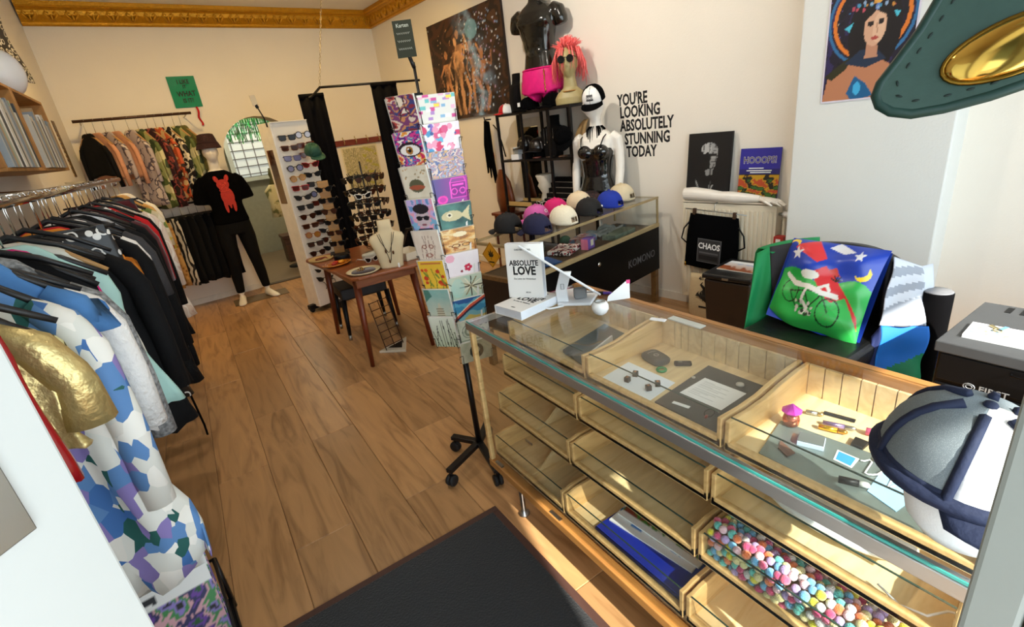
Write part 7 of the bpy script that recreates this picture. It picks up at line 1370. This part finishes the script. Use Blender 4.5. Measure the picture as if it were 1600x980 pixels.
p.poly([(.47, .36), (.62, .36), (.6, .5), (.48, .5)], 'b98468'); p.ell(.555, .63, .125, .165, 'd0a184'); p.ell(.60, .62, .07, .13, 'dcb294'); p.poly([(.42, .84), (.55, .80), (.70, .83), (.66, .72), (.55, .77), (.45, .70)], '17100f'); p.rect(.47, .665, .53, .682, '2a1a18'); p.rect(.585, .67, .645, .687, '2a1a18'); p.ell(.50, .655, .03, .015, '201414'); p.ell(.615, .66, .03, .015, '201414'); p.line([(.57, .66), (.585, .58)], .012, 'a8745a'); p.ell(.565, .535, .042, .016, 'a8413a'); p.ell(.56, .80, .025, .03, '5a78b8'); p.ell(.56, .86, .05, .035, 'd8a04a'); p.dots(26, .012, .022, ['c9893a', '3f8ab0', 'b5485a', '8fa8c9'], 12, (.28, .78, .84, .92)); p.poly([(.30, .06), (.38, .22), (.52, .14), (.62, .02), (.5, 0), (.36, 0)], '155a8a'); p.ell(.42, .10, .045, .06, '3fa8d8'); p.poly([(.2, .66), (.30, .70), (.26, .62)], '4ab8d0'); p.poly([(.82, .72), (.74, .74), (.78, .68)], '4ab8d0')
pd = (PIER1-PIER0).normalized(); po = PIER0+pd*.335+Vector((-.993, -.117, 0))*.006+Vector((0, 0, 1.48)); t = thing('portrait_poster', 'framed poster of a dark haired woman with a jewelled headdress on the pier', 'poster', po); t.matrix_world = frame(po, pd, (0, 0, 1)); p.mesh('print', .385, .53, t, loc=(0, -.0005, .006)); box('white_mount', (0, .002, .27), (.40, .004, .545), mat('violet_white_mount', 'd6cfdc', .6), t)
t = thing('wall_hook', 'turned brown wooden wall knob beside the shop window', 'hook', (3.585, .70, .79)); MB().tube([(.05, .0, 0), (0, 0, 0)], [.012, .018], 12).build('shank', teakd, t); MB().ell((-.01, 0, 0), (.016, .028, .028), 12, 8).build('knob', teakd, t)
t = thing('wall_hook', 'dark metal wall hook below the wooden knob', 'hook', (3.585, .685, .66)); MB().tube([(.05, 0, .04), (0, 0, .03), (-.02, 0, -.02), (-.01, 0, -.05), (.02, 0, -.04)], .012, 8).build('hook', BLKM, t); MB().ell((.0, 0, -.07), (.02, .02, .02), 8, 6).build('tip', BLKM, t)
struct(MB().prism([(3.62, -.3), (3.62, 1.2), (3.75, 1.2), (3.75, -.3)], 0, CEIL).build('wall_right_recess', pm))
# ================================================================ green leather strap with gold stud hanging in the window
lg = mat('green_leather', '2f4a42', .6, var=.12, bump=.06, scale=120); cc = Vector((.573, .179, 1.592)); rx_ = Vector((.30, -.94, -.12)).normalized(); ux_ = Vector((.29, .22, .93)); LM = frame(cc, rx_, ux_)
t = thing('leather_strap', 'green stitched leather strap end with a gold stud, hanging by the door frame', 'strap', cc); t.matrix_world = LM
k = .4145/766.7; pxl = lambda x, y: ((x-1490)*k*(.70 if x < 1490 else 1), (80-y)*k)
outl = [pxl(*q) for q in ((1452, -60), (1440, -10), (1420, 45), (1392, 95), (1374, 125), (1372, 145), (1384, 160), (1410, 170), (1450, 173), (1500, 164), (1550, 145), (1600, 120), (1660, 85), (1700, 50), (1720, -60))]
mb = MB(); mb.prism(outl, -.002, .006, 'y'); mb.build('strap_body', lg, t, bev=.0025, seg=3)
MB().tube([(x, .002, z) for x, z in outl], .0048, 6).build('dark_edge', mat('dark_green_edge', '0c332c', .45), t)
sp = [pxl(*q) for q in ((1478, -40), (1462, 5), (1440, 55), (1416, 100), (1406, 128), (1416, 148), (1450, 155), (1500, 147), (1550, 129), (1600, 104), (1650, 75))]
mb = MB(); pts = []
for a, b in zip(sp, sp[1:]):
    L = math.hypot(b[0]-a[0], b[1]-a[1]); n = max(1, int(L/.012)); pts += [((a[0]+(b[0]-a[0])*i/n, a[1]+(b[1]-a[1])*i/n), (b[0]-a[0], b[1]-a[1])) for i in range(n)]
thr = mat('dark_green_thread', '0a211c', .7); st = None
for (x, z), d in pts:
    if st is None: m2 = MB(); m2.ell((0, 0, 0), (.0028, .0008, .001), 8, 5); st = m2.build('stitch', thr, t); o = st
    else: o = dup(st, t)
    o.location = (x, -.0024, z); o.rotation_euler = (0, -math.atan2(d[1], d[0]), 0)
gx, gz = pxl(1562, 75); mb = MB(); mb.ell((0, -.003, 0), (.046, .010, .021), 28, 12, Matrix.Rotation(-.50, 3, 'Y')); mb.build('gold_stud', mat('polished_gold', 'e0b85a', .12, 1, var=.05), t, loc=(gx, 0, gz)); mb = MB(); mb.tube([Matrix.Rotation(-.50, 3, 'Y') @ Vector((.047*math.cos(q), -.003, .022*math.sin(q))) for q in [2*PI*i/32 for i in range(32)]], .002, 6, closed=True); mb.build('stud_rim', mat('dark_gold', '8a6a2a', .25, 1), t, loc=(gx, 0, gz))
a_ = LM.inverted() @ Vector((.66, .10, 2.35)); MB().tube([(.05, .002, .075), (.07, .002, .12), a_], .006, 8).build('hanging_cord', lg, t)
struct(MB().box((.62, .02, 2.37), (.40, .26, .04)).build('trim_6', psm))
# dark basket and branches outside the frame post
t = thing('wire_basket', 'dark purple basket on the floor beyond the door frame', 'basket', (.66, .045, 0)); 
MB().lathe([(.05, .0), (.06, .02), (.075, .5), (.07, .5), (.055, .03)], 16, sx=.8, sy=.55).build('basket', mat('dark_purple_wicker', '2a2136', .7, var=.4, scale=60), t)
